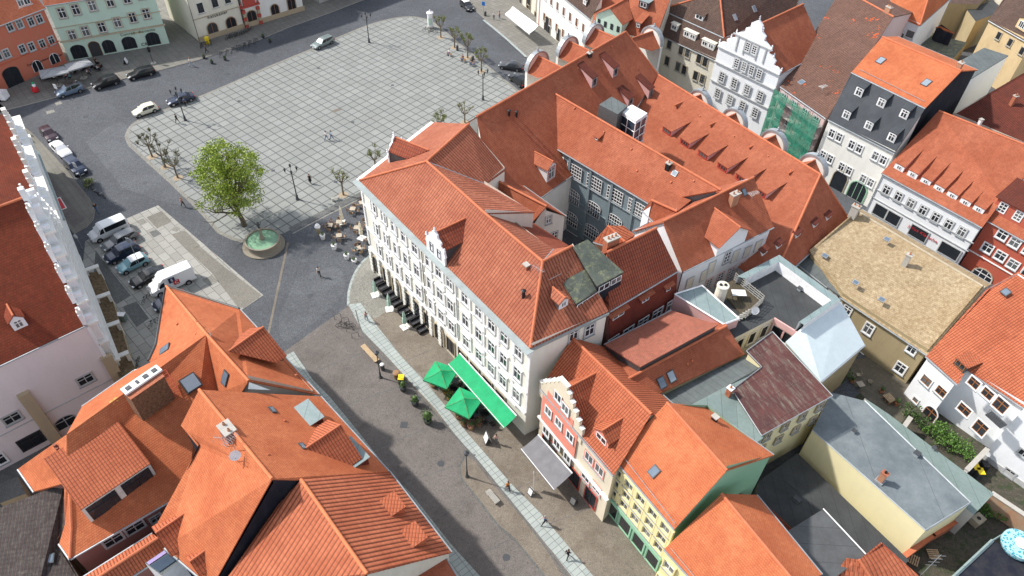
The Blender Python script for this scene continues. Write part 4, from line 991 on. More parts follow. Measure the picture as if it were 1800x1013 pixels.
# terrace things
ch = thing('chimney_stack', 'thick cream rendered chimney stack on the small roof terrace', 'chimney', at(1262, 530, 9.3)); o = ch.location.copy()
b = MB(); b.lathe([(.62, 0), (.60, 2.2), (.66, 2.3), (.66, 2.5)], 0, 14); 
for v in b.v: v += o
b.build('stack', M['cream'], ch, off=o); b = MB()
for dx in (-.25, .25): b.tube([o+Vector((dx, 0, 2.5)), o+Vector((dx, 0, 2.62))], .17, 0, 8)
b.build('flue', M['black'], ch, off=o)
tr = thing('roof_terrace', 'small timber roof terrace with weathered railing and steps beside the cream chimney', 'terrace', at(1300, 530, 9.4)); o = tr.location.copy()
b = MB(); P = [at(x, y, 9.55) for x, y in ((1262, 505), (1290, 492), (1340, 532), (1310, 560))]; b.prism([(p.x, p.y) for p in P], 9.31, 9.55); b.build('deck', M['deck'], tr, off=o)
b = MB()
for a, c in ((P[1], P[2]), (P[2], P[3])):
    for k in range(4): b.tube([a+UPV*(.3*k+.1), c+UPV*(.3*k+.1)], .045, 0, 4)
    for k in range(7): q = a.lerp(c, k/6); b.tube([q, q+UPV*1.1], .05, 0, 4)
b.build('railing', M['greywood'], tr, off=o)
b = MB(); 
for k in range(8): q = at(1320, 552, 9.5).lerp(at(1288, 566, 9.3), k/7); b.box(q+UPV*(.6-.08*k), (.9, .22, .05), 0)
b.build('steps', M['greywood'], tr, off=o)
tb = thing('table', 'white marbled garden table on the roof terrace', 'table', at(1296, 523, 9.6)); o = tb.location.copy()
b = MB(); c = o+UPV*.72; b.box(c, (1.5, .9, .05)); tb.rotation_euler = (0, 0, 0); b.build('table_top', M['white'], tb, off=o); b = MB()
for sx in (-.65, .65):
    for sy in (-.35, .35): b.tube([o+Vector((sx, sy, 0)), c+Vector((sx, sy, 0))], .03, 0, 5)
b.build('leg_frame', M['darkmetal'], tb, off=o)
def dish(px, py, z, label, r=.4, az=-60, name='satellite_dish', mast=.9):
    t = thing(name, label, 'satellite dish', at(px, py, z)); n = Vector((math.cos(rad(az)), math.sin(rad(az)), .5)).normalized(); o = Vector((0, 0, mast))
    a = UPV.cross(n).normalized(); c_ = n.cross(a); b = MB(); rings = []
    for i in range(6):
        rr = r*i/5+.001; rings.append([o+n*(.25*(rr/r)**2*r)+(a*math.cos(t_)+c_*math.sin(t_))*rr for t_ in [2*math.pi*j/20 for j in range(20)]])
    b.quadgrid(rings, 0, True, True, False); b.build('dish', M['white'], t, smooth=True); b = MB(); b.tube([(0, 0, 0), o-n*.05], .03); b.tube([o+c_*-r*.9, o+n*r*1.1], .015, 0, 5); b.tube([o+n*r*1.05, o+n*r*1.25], .05, 0, 6); b.build('arm', M['zinc'], t)
    return t
dish(1323, 556, 9.4, 'white satellite dish at the corner of the dark inward sloping roof', .45, -80)
# pale blue lean-to
H = House('ice_blue_annex', 'annex with a smooth ice blue lean-to roof below the white parapet', 'outbuilding', 'ochre', over=.1)
M['bluesheet'] = plain('bluesheet', (.60, .69, .71), .6, vary=.05)
H.roof([[(1413, 573, 9.9), (1478, 530, 9.9), (1520, 606, 7.2), (1443, 671, 7.2), (1381, 601, 9.0)]], 'bluesheet', gutter=True, caps=False); H.done()
H = House('yellow_courtyard_house', 'pale yellow house with rusty streaked tin roof and paired dark shutters', 'house', 'paleyellow', over=.2)
H.roof([[(1312, 617, 9.6), (1358, 583, 9.6), (1464, 696, 8.6), (1339, 766, 8.6), (1287, 685, 9.2), (1339, 645, 9.2)]], 'tin_rust', capm=None)
f = H.facade((1464, 696, 8.6), (1339, 766, 8.6))
for z, n_ in ((-1.2, 4), (-3.4, 4)):
    for i in range(n_):
        H.win_at(f, f.pt(.12+i*.25, 8.6+z), .8, .9, cols=2, rows=1, frame='trim', trim='sandtrim', glass='glassdark', td=.15)
H.done()
b = MB(); P = [at(1339, 645, 9.3), at(1312, 617, 9.7), at(1358, 583, 9.7), at(1464, 696, 8.7), at(1339, 766, 8.7), at(1287, 685, 9.3)]
for i in range(6): b.tube([P[i], P[(i+1) % 6]], .05, 0, 4)
b.build('roof_edge', M['zinc'], H.root, off=H.off)
H = House('felt_roof_annex', 'low grey-green felt roofed annex between the long red roof and the rusty tin roof', 'outbuilding', 'greywall', over=.05)
H.roof([[(1128, 708, 8.2), (1309, 626, 8.2), (1340, 648, 8.6), (1222, 709, 8.6), (1165, 745, 8.2)]], 'felt_grey', caps=False, gutter=False)
H.roof([[(1216, 711, 8.9), (1340, 646, 8.9), (1290, 684, 8.9), (1343, 769, 8.5), (1300, 800, 8.0), (1230, 740, 8.5)]], 'felt_green', caps=False, gutter=False)
H.chimney(1280, 694, .5, .45, 1.0, pots=1, F=H.F, cap='white', az=-140); H.done()
# green and yellow house
H = House('green_gabled_house', 'yellow fronted house with green side gable and bright orange roof', 'house', 'greenwall', over=.15)
H.roof([[(1080, 806, 9.2), (1186, 930, 9.2), (1278, 827, 13.4), (1172, 708, 13.4)], [(1172, 708, 13.4), (1278, 827, 13.4), (1360, 800, 9.4), (1241, 715, 9.4)]], 'tile_new')
f = H.facade((1080, 806, 9.2), (1186, 930, 9.2)); L = f.len; u = (f.q-f.p).normalized(); nf = H.faces[:1]
b = MB(); b.box((f.p+f.q)/2+f.n*.04+UPV*6.1, ((f.q-f.p).length, .07, 5.6), 0, (u, f.n, UPV)); b.build('front', M['yellow'], H.root, off=H.off)
def fz(t, z, d=0): return f.pt(t, z, d)
for r_, z in enumerate((8.1, 6.3, 4.6)):
    for i in range(5): H.win_at(f, fz(.1+i*.2, z, .08), 1.0, 1.15, cols=2, rows=2, frame='greytrim', trim='yellow', glass='glass', tw=.14, td=.22)
    H.band(f, z-.85, .16, .3, 'yellow', name='string_course')
for i in range(6):
    b = MB(); b.box(fz(min(.995, max(.005, i*.2)), 6.1, .18), (.3, .26, 5.4), 0, (u, f.n, UPV)); b.build('pilaster', M['yellow'], H.root, off=H.off)
H.band(f, 3.4, .5, .45, 'greenwall', name='shop_fascia')
for i in range(4): H.win_at(f, fz(.13+i*.245, 1.6), 1.5, 2.5, cols=1, rows=1, frame='greenwall', trim='greenwall', glass='glassdark', sill=False, name='shop_window')
H.skylight(1150, 829, .8, 1.0, F=nf); H.guard((1091, 796), (1188, 921), nf); H.chimney(1256, 737, .5, .4, .35, m='black', pots=0, F=H.faces[1:]); H.done()
H = House('orange_roof_house', 'house with a plain broad orange tile roof below the green gable', 'house', 'yellow', over=.15)
H.roof([[(1168, 965, 7.8), (1262, 1068, 7.8), (1402, 1030, 11.0), (1268, 868, 11.0)], [(1268, 868, 11.0), (1402, 1030, 11.0), (1445, 1010, 8.6), (1330, 870, 8.6)]], 'tile_new')
H.guard((1180, 965), (1235, 1030), H.faces[:1])
f = H.facade((1168, 965, 7.8), (1262, 1068, 7.8)); H.row(f, (1178, 995), (1206, 1028), 2, 1.1, 1.3, trim='yellow', td=.2); H.row(f, (1165, 1020), (1190, 1050), 2, 1.1, 1.3, trim='yellow', td=.2); H.done()
H = House('brown_roof_annex', 'small annex with a mottled brown roof behind the bright orange one', 'outbuilding', 'ochre', over=.1)
H.roof([[(1300, 868, 5.0), (1330, 872, 5.0), (1400, 935, 3.6), (1372, 960, 3.6)]], 'tile_old', caps=False); H.done()
# low felt yard roofs
H = House('dark_felt_roof', 'long low dark felt yard roof below the pale yellow wall', 'outbuilding', 'greywall')
H.solid([(1335, 845), (1402, 797), (1598, 985), (1500, 1060), (1300, 1060)], 0, 2.2, 'greywall', 'body', 'felt_dark')
H = House('grey_tin_roof', 'grey streaked tin roof with a white edge and yellowish lichen', 'outbuilding', 'greywall', over=.05)
H.roof([[(1447, 895, 4.4), (1522, 975, 4.0), (1455, 1025, 4.0), (1355, 952, 4.4)]], 'tin_grey', caps=False, gutter=False)
b = MB(); b.tube([at(1447, 894, 4.5), at(1522, 974, 4.1)], .07, 0, 4); b.build('roof_edge', M['white'], H.root, off=H.off); H.done()
H = House('yellow_long_house', 'long pale yellow building with a flat blue-grey felt roof and one brick chimney', 'building', 'paleyellow')
H.solid([(1428, 757), (1462, 690), (1520, 705), (1706, 884), (1627, 933)], 0, 5.2, 'paleyellow', 'body', 'felt_blue')
b = MB(); P = [at(x, y, 5.2) for x, y in ((1428, 757), (1462, 690), (1520, 705), (1706, 884), (1627, 933))]
for i in (2, 3, 4): b.tube([P[i]+UPV*.05, P[(i+1) % 5]+UPV*.05], .08, 0, 4)
b.build('roof_edge', M['zinc'], H.root, off=H.off); H.faces = [P]; H.last = H.root
q = at(1546, 846, 5.2); b = MB(); ax = (Vector((.64, -.77, 0)), Vector((.77, .64, 0)), UPV); b.box(q+UPV*.7, (.55, .45, 1.4), 0, ax); b.box(q+UPV*.08, (.8, .7, .16), 1, ax); b.box(q+UPV*1.44, (.65, .55, .1), 2, ax); b.tube([q+UPV*1.45, q+UPV*1.7], .12, 3, 8)
b.build('chimney', [M['brickpale'], M['zinc'], M['brick'], M['black']], H.root, off=H.off)
H = House('green_felt_annex', 'flat grey-green felt roof stepping down behind the blue-grey one', 'outbuilding', 'greywall')
H.solid([(1520, 700), (1562, 728), (1747, 868), (1712, 905), (1640, 850)], 0, 4.0, 'greywall', 'body', 'felt_green')
H = House('small_orange_roof', 'small hipped orange roof at the lower edge with bold pantile stripes', 'outbuilding', 'brickred', over=.15)
H.roof([[(1488, 981, 4.4), (1452, 1030, 3.2), (1540, 1030, 3.4), (1510, 984, 4.6)], [(1510, 984, 4.6), (1540, 1030, 3.4), (1635, 1030, 3.0), (1549, 953, 4.4)]], 'tile_strong'); H.done()
# ochre building with sand roof
H = House('sand_roof_house', 'ochre rendered building with a wide mottled sand coloured tile roof', 'house', 'ochre', over=.25)
H.roof([[(1423, 440, 7.4), (1477, 522, 5.6), (1630, 624, 5.6), (1731, 506, 8.8), (1505, 371, 8.8)], [(1505, 371, 8.8), (1731, 506, 8.8), (1742, 500, 8.0), (1515, 368, 8.0)]], 'tile_sand', capm=M['sandtrim'])
nf = H.faces[:1]; f = H.facade((1477, 522, 5.6), (1630, 624, 5.6))
for x, y in ((1450, 450), (1559, 421), (1504, 497), (1550, 527)): H.skylight(x, y, .7, .6, F=nf, frame='zinc')
H.chimney(1592, 461, .6, .5, 1.1, m='concrete', pots=1, F=nf); H.chimney(1502, 371, .9, .7, .7, m='concrete', pots=2, F=nf)
H.win(f, 1527, 578, 1.0, 1.5, trim='whitetrim'); H.win(f, 1603, 614, .95, 1.1, trim='whitetrim'); H.win(f, 1583, 647, 1.1, 1.4, trim='whitetrim'); H.win(f, 1508, 625, .9, 1.3, trim='whitetrim'); H.win(f, 1490, 545, .9, 1.1, trim='whitetrim')
H.win(f, 1565, 672, 2.4, 1.5, frame='greytrim', trim='greytrim', cols=4, rows=2, name='patio_door', sill=False); H.done()
dish(1583, 611, 3.6, 'white satellite dish fixed to the ochre wall by a small window', .42, -100, mast=.6)
H = House('slate_lean_to', 'grey slate lean-to wedged at the corner of the sand coloured roof', 'outbuilding', 'greywall', over=.05)
H.roof([[(1421, 441, 6.6), (1400, 462, 5.8), (1455, 505, 5.6), (1477, 520, 5.9)]], 'felt_grey', caps=False); H.done()
# white house with brown windows, right edge
H = House('white_courtyard_house', 'white house with brown framed windows, arched wooden door and broad red roof', 'house', 'whitewall', over=.2)
H.roof([[(1628, 626, 6.6), (1684, 676, 6.6), (1699, 650, 7.5), (1812, 725, 7.5), (1990, 620, 13), (1790, 478, 13), (1735, 508, 10.6)]], 'tile_newpan', caps=False)
f = H.facade((1628, 626, 6.6), (1684, 676, 6.6)); nf = H.faces[:1]
for x, y in ((1629, 669), (1655, 688), (1713, 673), (1737, 692)): H.win(f, x, y, 1.1, 1.1, frame='brownframe', trim='whitetrim')
H.win(f, 1760, 712, 1.3, 1.5, frame='brownframe', trim='whitetrim'); H.win(f, 1696, 720, 1.3, 1.1, frame='brownframe', trim='whitetrim'); H.win(f, 1724, 752, 1.3, 1.6, frame='brownframe', trim='whitetrim')
H.win(f, 1610, 703, .6, .6, frame='brownframe', trim='whitetrim', cols=1, rows=1); H.win(f, 1636, 727, 1.5, 1.9, frame='brownframe', trim='whitetrim', glass='glassdark', arch=.7, name='arched_door', sill=False)
H.dormer(1684, 648, 1.4, 1.0, 'flat', rmat='tile_newpan', cheek='darkmetal', win=(1.1, .8, 2, 1), frame='brownframe', F=nf)
H.skylight(1768, 514, .8, .8, F=nf)
b = MB(); q = f.hit(1757, 735)+f.n*.5; b.box(q, (1.8, 1.0, .08), 0, (f.u, f.n, UPV))
for k in range(9): p = q+f.u*(-.85+.21*k)+f.n*.48; b.tube([p, p+UPV*.95], .02, 0, 4)
b.tube([q-f.u*.9+f.n*.48+UPV*.95, q+f.u*.9+f.n*.48+UPV*.95], .03, 0, 4); b.build('balcony', M['darkmetal'], H.root, off=H.off); H.done()
# garage-like white building at the lower right edge
H = House('white_garage_house', 'tall plain white wall with two small barred windows at the right edge', 'house', 'whitewall')
a_, c_ = at(1724, 803), at(1860, 902); n_ = Vector((-(c_-a_).y, (c_-a_).x, 0)).normalized(); n_ = n_ if n_.x > 0 else -n_
H.solid([(a_, 0), (c_, 0), (c_+n_*9, 0), (a_+n_*9, 0)], 0, 9.5, 'whitewall', 'body', 'felt_grey'); f = Facade(a_, c_, a_+n_*5, 0)
for x, y in ((1775, 831), (1800, 797)): H.win(f, x, y, .95, .8, frame='greytrim', trim='greytrim', cols=2, rows=1, glass='glassdark')
H.band(f, .35, .7, .08, 'greytrim', name='plinth')
# ================================================================== NORTH-EAST ROW ACROSS THE LANE
H = House('slate_mansard_house', 'pale house with steep slate front roof, six small white dormers and orange top roof', 'house', 'offwhite', over=.1)
e0, e1 = (1456, 210, 9.6), (1573, 270, 9.6); t0_, t1_ = (1497, 127, 15.2), (1627, 190, 15.2); r0, r1 = (1551, 65, 17.8), (1690, 125, 17.8)
bk0, bk1 = mirror(t0_, r0), mirror(t1_, r1)
H.roof([[e0, e1, t1_, t0_]], 'slate', over=.1, caps=False); sl = H.F
H.roof([[t0_, t1_, r1, r0], [r0, r1, bk1, bk0]], 'tile_new', over=.2, wall='slatewall' if 'slatewall' in M else 'blackwall')
top = H.F[:1]
for x, y in ((1548, 107), (1628, 146)): H.skylight(x, y, .95, 1.35, F=top)
H.guard((1512, 124), (1625, 180), top)
for x, y in ((1507, 165), (1546, 184), (1586, 204), (1485, 205), (1524, 224), (1564, 245)):
    H.dormer(x, y+4, 1.15, 1.35, 'shed', rmat='slate', cheek='darkmetal', face='white', win=(.85, 1.1, 2, 2), F=sl, slope=20, over=.05)
f = H.facade(e0, e1)
for x, y in ((1469, 238), (1504, 258), (1546, 278), (1453, 276), (1486, 297), (1524, 318)):
    for s_ in (-1, 1):
        p = f.hit(x, y)+f.u*(.62*s_); H.win_at(f, p, .85, 1.25, cols=2, rows=2, trim='whitetrim', tw=.1)
H.pipe(f, 1560, 296, 8.3); q = f.hit(1500, 352); q.z = 1.6
H.win_at(f, q, 2.6, 3.0, cols=3, rows=1, frame='greenwall', trim='greenwall', glass='glassdark', arch=1.2, name='arched_shop_window', sill=False)
q = f.hit(1470, 330); q.z = 1.6; H.win_at(f, q, 2.2, 3.2, cols=1, rows=1, frame='darkframe', trim='sandtrim', glass='glassdark', arch=1.0, name='archway', sill=False)
H.chimney(1686, 118, .6, .6, .6, m='brickpale', F=top, pots=1); H.done()
H = House('scaffolded_house', 'house wrapped in green scaffold netting under a brown roof patched with orange tiles', 'house', 'pinkish', over=.1)
H.roof([[(1372, 152, 9.4), (1452, 208, 9.4), (1571, 30, 16.5), (1480, -20, 16.5)], [(1480, -20, 16.5), (1571, 30, 16.5), mirror((1452, 208, 9.4), (1571, 30, 16.5)), mirror((1372, 152, 9.4), (1480, -20, 16.5))]], 'tile_patchy')
f = H.facade((1372, 152, 9.4), (1452, 208, 9.4)); nf = H.faces[:1]
for z in (7.9, 5.2, 2.6):
    for t in (.12, .36, .6, .84): H.win_at(f, f.pt(t, z), 1.0, 1.6, cols=2, rows=2, trim='greytrim')
H.skylight(1409, 145, .9, .9, F=nf, frame='zinc'); H.chimney(1560, 22, .9, .6, .8, m='brickpale', F=nf); H.antenna(1443, 165, 1.4, F=nf)
H.done()
sc = thing('scaffold', 'scaffold of thin tubes and boards along the netted house front', 'scaffold', f.pt(.5, 0, 1.0)); off = sc.location.copy()
b = MB(); bb = MB()
for k in range(8):
    for d in (.25, 1.15): p = f.pt(k/7, 0, d); b.tube([p, p+UPV*9.3], .035, 0, 5)
for z in (2, 4, 6, 8):
    for d in (.25, 1.15): b.tube([f.pt(0, z, d), f.pt(1, z, d)], .03, 0, 5)
    p = f.pt(.5, z-.05, .7); bb.box(p, ((f.q-f.p).length, .9, .06), 0, (f.u, f.n, UPV))
b.build('tube_frame', M['steel'], sc, off=off); bb.build('board', M['greywood'], sc, off=off)
nb = MB(); NX, NZ = 26, 12
random.seed(3)
bul = [[random.uniform(-.03, .04) for _ in range(NZ+1)] for _ in range(NX+1)]
for i in range(NX):
    for j in range(NZ):
        if 8 <= i < 12 and 4 < j < 11: continue
        P = [f.pt(a/NX, c*9.3/NZ, 1.28+bul[a][c]) for a, c in ((i, j), (i+1, j), (i+1, j+1), (i, j+1))]; nb.face(P)
tag(nb.build('scaffold_netting', M['net']), 'torn green safety netting hung over the scaffolded house front', 'netting')
# ornate white gable
H = House('ornate_gable_house', 'white renaissance house with a scrolled ornate gable and grey framed windows', 'house', 'whitewall', over=.1)
ez = 11.2; a0, a1 = (1263, 80, ez), (1371, 131, ez)
A, B = at(*a0), at(*a1); mid = (A+B)/2; u_ = (B-A).normalized(); nrm = Vector((u_.y, -u_.x, 0)); back = -nrm*12; back = back if back.y > 0 else -back
apx = mid+UPV*5.6; R1_ = apx+back
H.roof([[A, apx, R1_, A+back], [B, apx, R1_, B+back]], 'tile_museum', over=.05)
f = H.facade(A, B, over=.0); w_ = (B-A).length; b = MB(); O = mid+f.n*.12; O.z = 0
prof = [(x_, ez+(z_ if z_ < 0 else z_*.84)) for x_, z_ in ((.5, -.3), (.5, .5), (.46, .9), (.38, 1.3), (.39, 1.9), (.34, 2.4), (.27, 2.9), (.28, 3.6), (.22, 4.1), (.15, 4.6), (.155, 5.3), (.09, 5.9), (.07, 6.9), (0, 7.6))]
P2 = [(-x, z) for x, z in prof]+[(x, z) for x, z in prof[::-1][1:]]
ff = [O+u_*(x*w_)+UPV*z for x, z in P2]; gg = [p-f.n*.4 for p in ff]
b.face(ff); b.face(gg[::-1])
for i in range(len(ff)): b.face([ff[i], gg[i], gg[(i+1) % len(ff)], ff[(i+1) % len(ff)]])
for x, z in prof[1::2]:
    for s_ in (-1, 1): b.lathe([(.04, 0), (.16, .15), (.07, .32), (.13, .45), (.02, .7)], 0, 8, O+u_*(s_*x*w_)+UPV*(z)-f.n*.2)
for s_ in (-1, 1):
    for x in (.22, .1): b.box(O+u_*(s_*x*w_)+UPV*(ez+1.8)+f.n*.06, (.22, .14, 2.6), 1, (u_, f.n, UPV))
b.box(O+UPV*(ez+3.0)+f.n*.08, (w_*.62, .2, .16), 1, (u_, f.n, UPV))
b.build('ornate_gable', [M['whitewall'], M['greytrim']], H.root, off=H.off)
for i in (-1, 1): H.win_at(f, O+u_*(i*.62)+UPV*(ez+1.9)+f.n*.02, .8, 1.4, cols=2, rows=4, trim='greytrim', td=.04)
for i in range(4): H.win_at(f, O+u_*((i-1.5)*1.45+.4)+UPV*(ez-1.3)+f.n*.02, .85, 1.5, cols=2, rows=4, trim='greytrim', td=.04)
for z in (ez-4.6, ez-7.6):
    for i in range(4): H.win_at(f, O+u_*((i-1.5)*2.5)+UPV*z+f.n*.0, 1.0, 1.6, cols=2, rows=4, trim='greytrim', tw=.12, td=.04)
for z in (ez-2.6, ez-.1, ez-5.9): H.band(f, z, .14, .24, 'greytrim', name='string_course')
H.done()
# mansard house with brown tiles
H = House('brown_mansard_house', 'cream house with a weathered brown mansard roof and three flat dormers', 'house', 'cream', over=.1)
e0, e1 = (1163, 63, 8.6), (1259, 107, 8.6); k0, k1 = (1162, 16, 11.8), (1273, 66, 11.8); rr = (1265, -14, 16.4)
H.roof([[e0, e1, k1, k0]], 'tile_brown', caps=False); mans = H.F
H.roof([[k0, k1, rr], [k1, (1400, 18, 11.8), (1420, -60, 16.4), rr], [k0, rr, (1420, -60, 16.4), (1200, -75, 13)]], 'tile_brown'); upper = H.F
f = H.facade(e0, e1)
for x, y in ((1177, 78), (1198, 88), (1209, 93), (1229, 103), (1240, 109), (1173, 107), (1192, 117), (1203, 123), (1223, 133), (1235, 139)): H.win(f, x, y, .85, 1.5, cols=2, rows=3, frame='darkframe', trim='sandtrim')
for x, y, w2, nw in ((1184, 53, 1.3, 1), (1211, 67, 2.5, 2), (1243, 84, 2.5, 2)): H.dormer(x, y+1, w2, 1.15, 'flat', rmat='cream', cheek='trim', face='trim', win=(.95, .7, 2, 1), nwin=nw, F=mans, frame='whitetrim', over=.12)
H.dormer(1228, 35, 1.6, .9, 'shed', rmat='tile_brown', cheek='trim', face='white', win=(1.3, .7, 2, 1), F=upper[:1], slope=14)
for x, y in ((1292, 31), (1326, 16)): H.skylight(x, y, .7, 1.1, F=upper[1:2], frame='zinc')
H.done()
# red house and pale green cross gable
H = House('green_fronted_house', 'house with a large dark red roof and a pale green cross gable of four windows', 'house', 'cream', over=.1)
H.roof([[(1040, 46, 9), (1150, 78, 9), (1185, -20, 16), (1062, -70, 16)]], 'tile_museum', caps=False)
nf = H.F; ff_ = H.dormer(1068, 58, 5.2, 2.6, 'gable', rmat='tile_museum', cheek='palegreen', face='palegreen', slope=34, win=(.55, 1.0, 2, 2), nwin=4, F=nf, frame='darkframe', over=.3)
H.dormer(1121, 50, 1.1, 1.1, 'shed', rmat='tile_museum', cheek='tile_wall', win=(.7, .8, 2, 2), F=nf, slope=20); H.dormer(1130, 15, 1.8, 1.2, 'flat', rmat='zincsheet', cheek='darkmetal', win=(1.2, .8, 2, 1), F=nf); H.done()
# white shops
H = House('white_market_house', 'white three storey market house with brown windows and a weathered brown roof', 'house', 'offwhite', over=.2)
H.roof([[(945, -42, 9.3), (1038, 34, 9.3), (1064, -18, 14.4), (965, -100, 14.4)]], 'tile_brown', caps=False)
f = H.facade((945, -42, 9.3), (1038, 34, 9.3)); nf = H.F
for r_, (a, c, n_) in enumerate((((959, -4), (1026, 46), 7), ((957, 32), (1013, 76), 6))): H.row(f, a, c, n_, .8, 1.5, cols=2, rows=4, frame='brownframe', trim='whitetrim', td=.04)
q = f.hit(961, 70); q.z = 1.7; H.win_at(f, q, 2.4, 3.0, cols=3, rows=1, frame='darkframe', trim='sandtrim', glass='glassdark', arch=1.1, sill=False, name='shop_window')
q = f.hit(980, 85); q.z = 1.6; H.win_at(f, q, 1.2, 2.4, cols=1, rows=1, frame='darkframe', trim='sandtrim', glass='glassdark', sill=False, name='shop_window')
H.dormer(1027, 8, 1.0, 1.1, 'gable', rmat='tile_brown', cheek='trim', face='white', win=(.6, .8, 2, 2), F=nf, slope=35); H.pipe(f, 949, 10, 9.0, m='redmetal'); H.done()
H = House('cream_awning_house', 'cream house front with a wide white shop awning below its windows', 'house', 'cream', over=.2)
H.roof([[(880, -96, 8.4), (944, -43, 8.4), (962, -95, 13), (900, -150, 13)]], 'tile_brown', caps=False)
f = H.facade((880, -96, 8.4), (944, -43, 8.4)); H.row(f, (903, -5), (942, 25), 4, .9, 1.5, cols=2, rows=3, frame='darkframe', trim='sandtrim')
for t in (.2, .5, .8): H.win_at(f, f.pt(t, 1.5), 1.8, 2.3, cols=2, rows=1, frame='darkframe', trim='sandtrim', glass='glassdark', sill=False, name='shop_window')
H.done(); FAW = f
H = House('pink_corner_house', 'salmon pink house front with an arched shop window beside the white awning', 'house', 'coral', over=.1)
q0 = FAW.p+(FAW.p-FAW.q).normalized()*.05; q1 = q0+(FAW.p-FAW.q).normalized()*14; bk = -FAW.n*9
H.solid([(q0, 0), (q1, 0), (q1+bk, 0), (q0+bk, 0)], 0, 9, 'pinkwall', 'body', 'tile_museum')
f2 = Facade(q1.copy(), q0.copy(), q0+bk, 0); f2.p.z = 0
for t in (.62, .85): H.win_at(f2, f2.pt(t, 1.6), 1.8, 2.6, cols=2, rows=1, frame='white', trim='whitetrim', glass='glassdark', arch=.9, sill=False, name='shop_window')
# white shop house with shed dormers
H = House('shed_dormer_house', 'white two storey shop house with seven long shed dormers on its orange roof', 'house', 'whitewall', over=.2)
e0, e1 = (1550, 304, 7.4), (1728, 401, 7.4); r0, r1 = (1650, 195, 14.0), (1850, 290, 14.0)
H.roof([[e0, (1727, 400, 7.4), (1762, 352, 10.3), (1840, 270, 14.0), r0], [r0, (1840, 270, 14), mirror(e1, r1), mirror(e0, r0)]], 'tile_museum')
f = H.facade(e0, e1); nf = H.F[:1]; H.row(f, (1559, 333), (1690, 409), 7, .95, 1.35, cols=2, rows=2, trim='greytrim', td=.04)
n7 = poly_normal(nf[0]); SL7 = math.degrees(math.atan(math.hypot(n7.x, n7.y)/n7.z-.95/4.6))
for i in range(7): H.dormer(1578+i*23.1, 300+i*12.35, 1.35, .95, 'shed', rmat='tile_museum', cheek='pinkwall', face='whitewall', win=(.6, .55, 2, 1), F=nf, slope=SL7, over=.06)
for z in (4.7, 3.3): H.band(f, z, .1, .12, 'greytrim', name='string_course')
for t, w2 in ((.14, 1.8), (.28, 1.8), (.55, 2.4), (.86, 2.6)): H.win_at(f, f.pt(t, 1.9), w2, 1.7, cols=1, rows=1, frame='darkframe', trim='greytrim', glass='glassdark', sill=False, name='shop_window')
def text(H, f, px, py, s, size, m, ang=0, z=None, name='lettering', ext=.02):
    cu = bpy.data.curves.new('t', 'FONT'); cu.body = s; cu.size = size; cu.extrude = ext; cu.align_x = 'CENTER'; cu.align_y = 'CENTER'; cu.space_character = 1.15
    o = bpy.data.objects.new('t', cu); C.objects.link(o); dg = bpy.context.evaluated_depsgraph_get(); me = bpy.data.meshes.new_from_object(o.evaluated_get(dg)); bpy.data.objects.remove(o)
    me.materials.clear(); me.materials.append(M[m]); ob = bpy.data.objects.new(name, me); C.objects.link(ob)
    ob.parent = H.root if H else None; u = f.u if f.u.cross(f.n).z > 0 else -f.u
    # text x runs to the viewer's right: -u seen from outside
    X = -u; ob.rotation_euler = Matrix(((X.x, 0, f.n.x), (X.y, 0, f.n.y), (0, 1, 0))).to_euler()
    p = f.hit(px, py)+f.n*.06; 
    if z is not None: p.z = z
    ob.location = p-(H.off if H else Vector()); return ob
text(H, f, 1622, 411, 'Julius Klatsche', .62, 'redsign')
H.pipe(f, 1553, 306, 7.1); H.done()
# red corner house at the right edge
H = House('red_corner_house', 'tomato red house with white framed windows and an arched shop window at the right edge', 'house', 'brickred', over=.15)
e0, e1 = at(1737, 373, 7.6), at(1683, 467, 0); base = e1; top = at(1737, 373, 7.6); du = Vector((.62, -.785, 0)); 
f0 = House  # placeholder name kept simple
A = Vector((base.x, base.y, 7.8))+Vector((.2, .2, 0)); B = A+du*16; bk = Vector((.785, .62, 0))*8
H.roof([[A, B, B+bk*.9+UPV*6, A+bk*.9+UPV*6]], 'tile_museum', caps=False)
f = H.facade(A, B); 
for x, y in ((1762, 413), (1784, 427), (1809, 441)): H.win(f, x, y, 1.15, 1.2, cols=2, rows=2, trim='whitetrim')
for x, y in ((1736, 436), (1759, 450), (1781, 465), (1806, 480)): H.win(f, x, y, 1.2, 1.2, cols=2, rows=2, trim='whitetrim')
H.win(f, 1727, 485, 2.5, 2.0, cols=3, rows=2, trim='sandtrim', glass='glassdark', arch=1.0, name='arched_shop_window', sill=False)
H.win(f, 1790, 525, 2.5, 2.0, cols=3, rows=2, trim='sandtrim', glass='glassdark', arch=1.0, name='arched_shop_window', sill=False)
H.band(f, f.hit(1736, 452).z-.4, .12, .14, 'whitetrim', name='string_course')
q, n_, P_ = H.plane(1776, 372); H.dormer(1782, 392, 6, 2.2, 'shed', rmat='tile_darkred', cheek='brickred', face='brickred', win=(.9, 1.3, 2, 3), nwin=3, slope=15, trim='whitetrim', over=.3)
H.done()
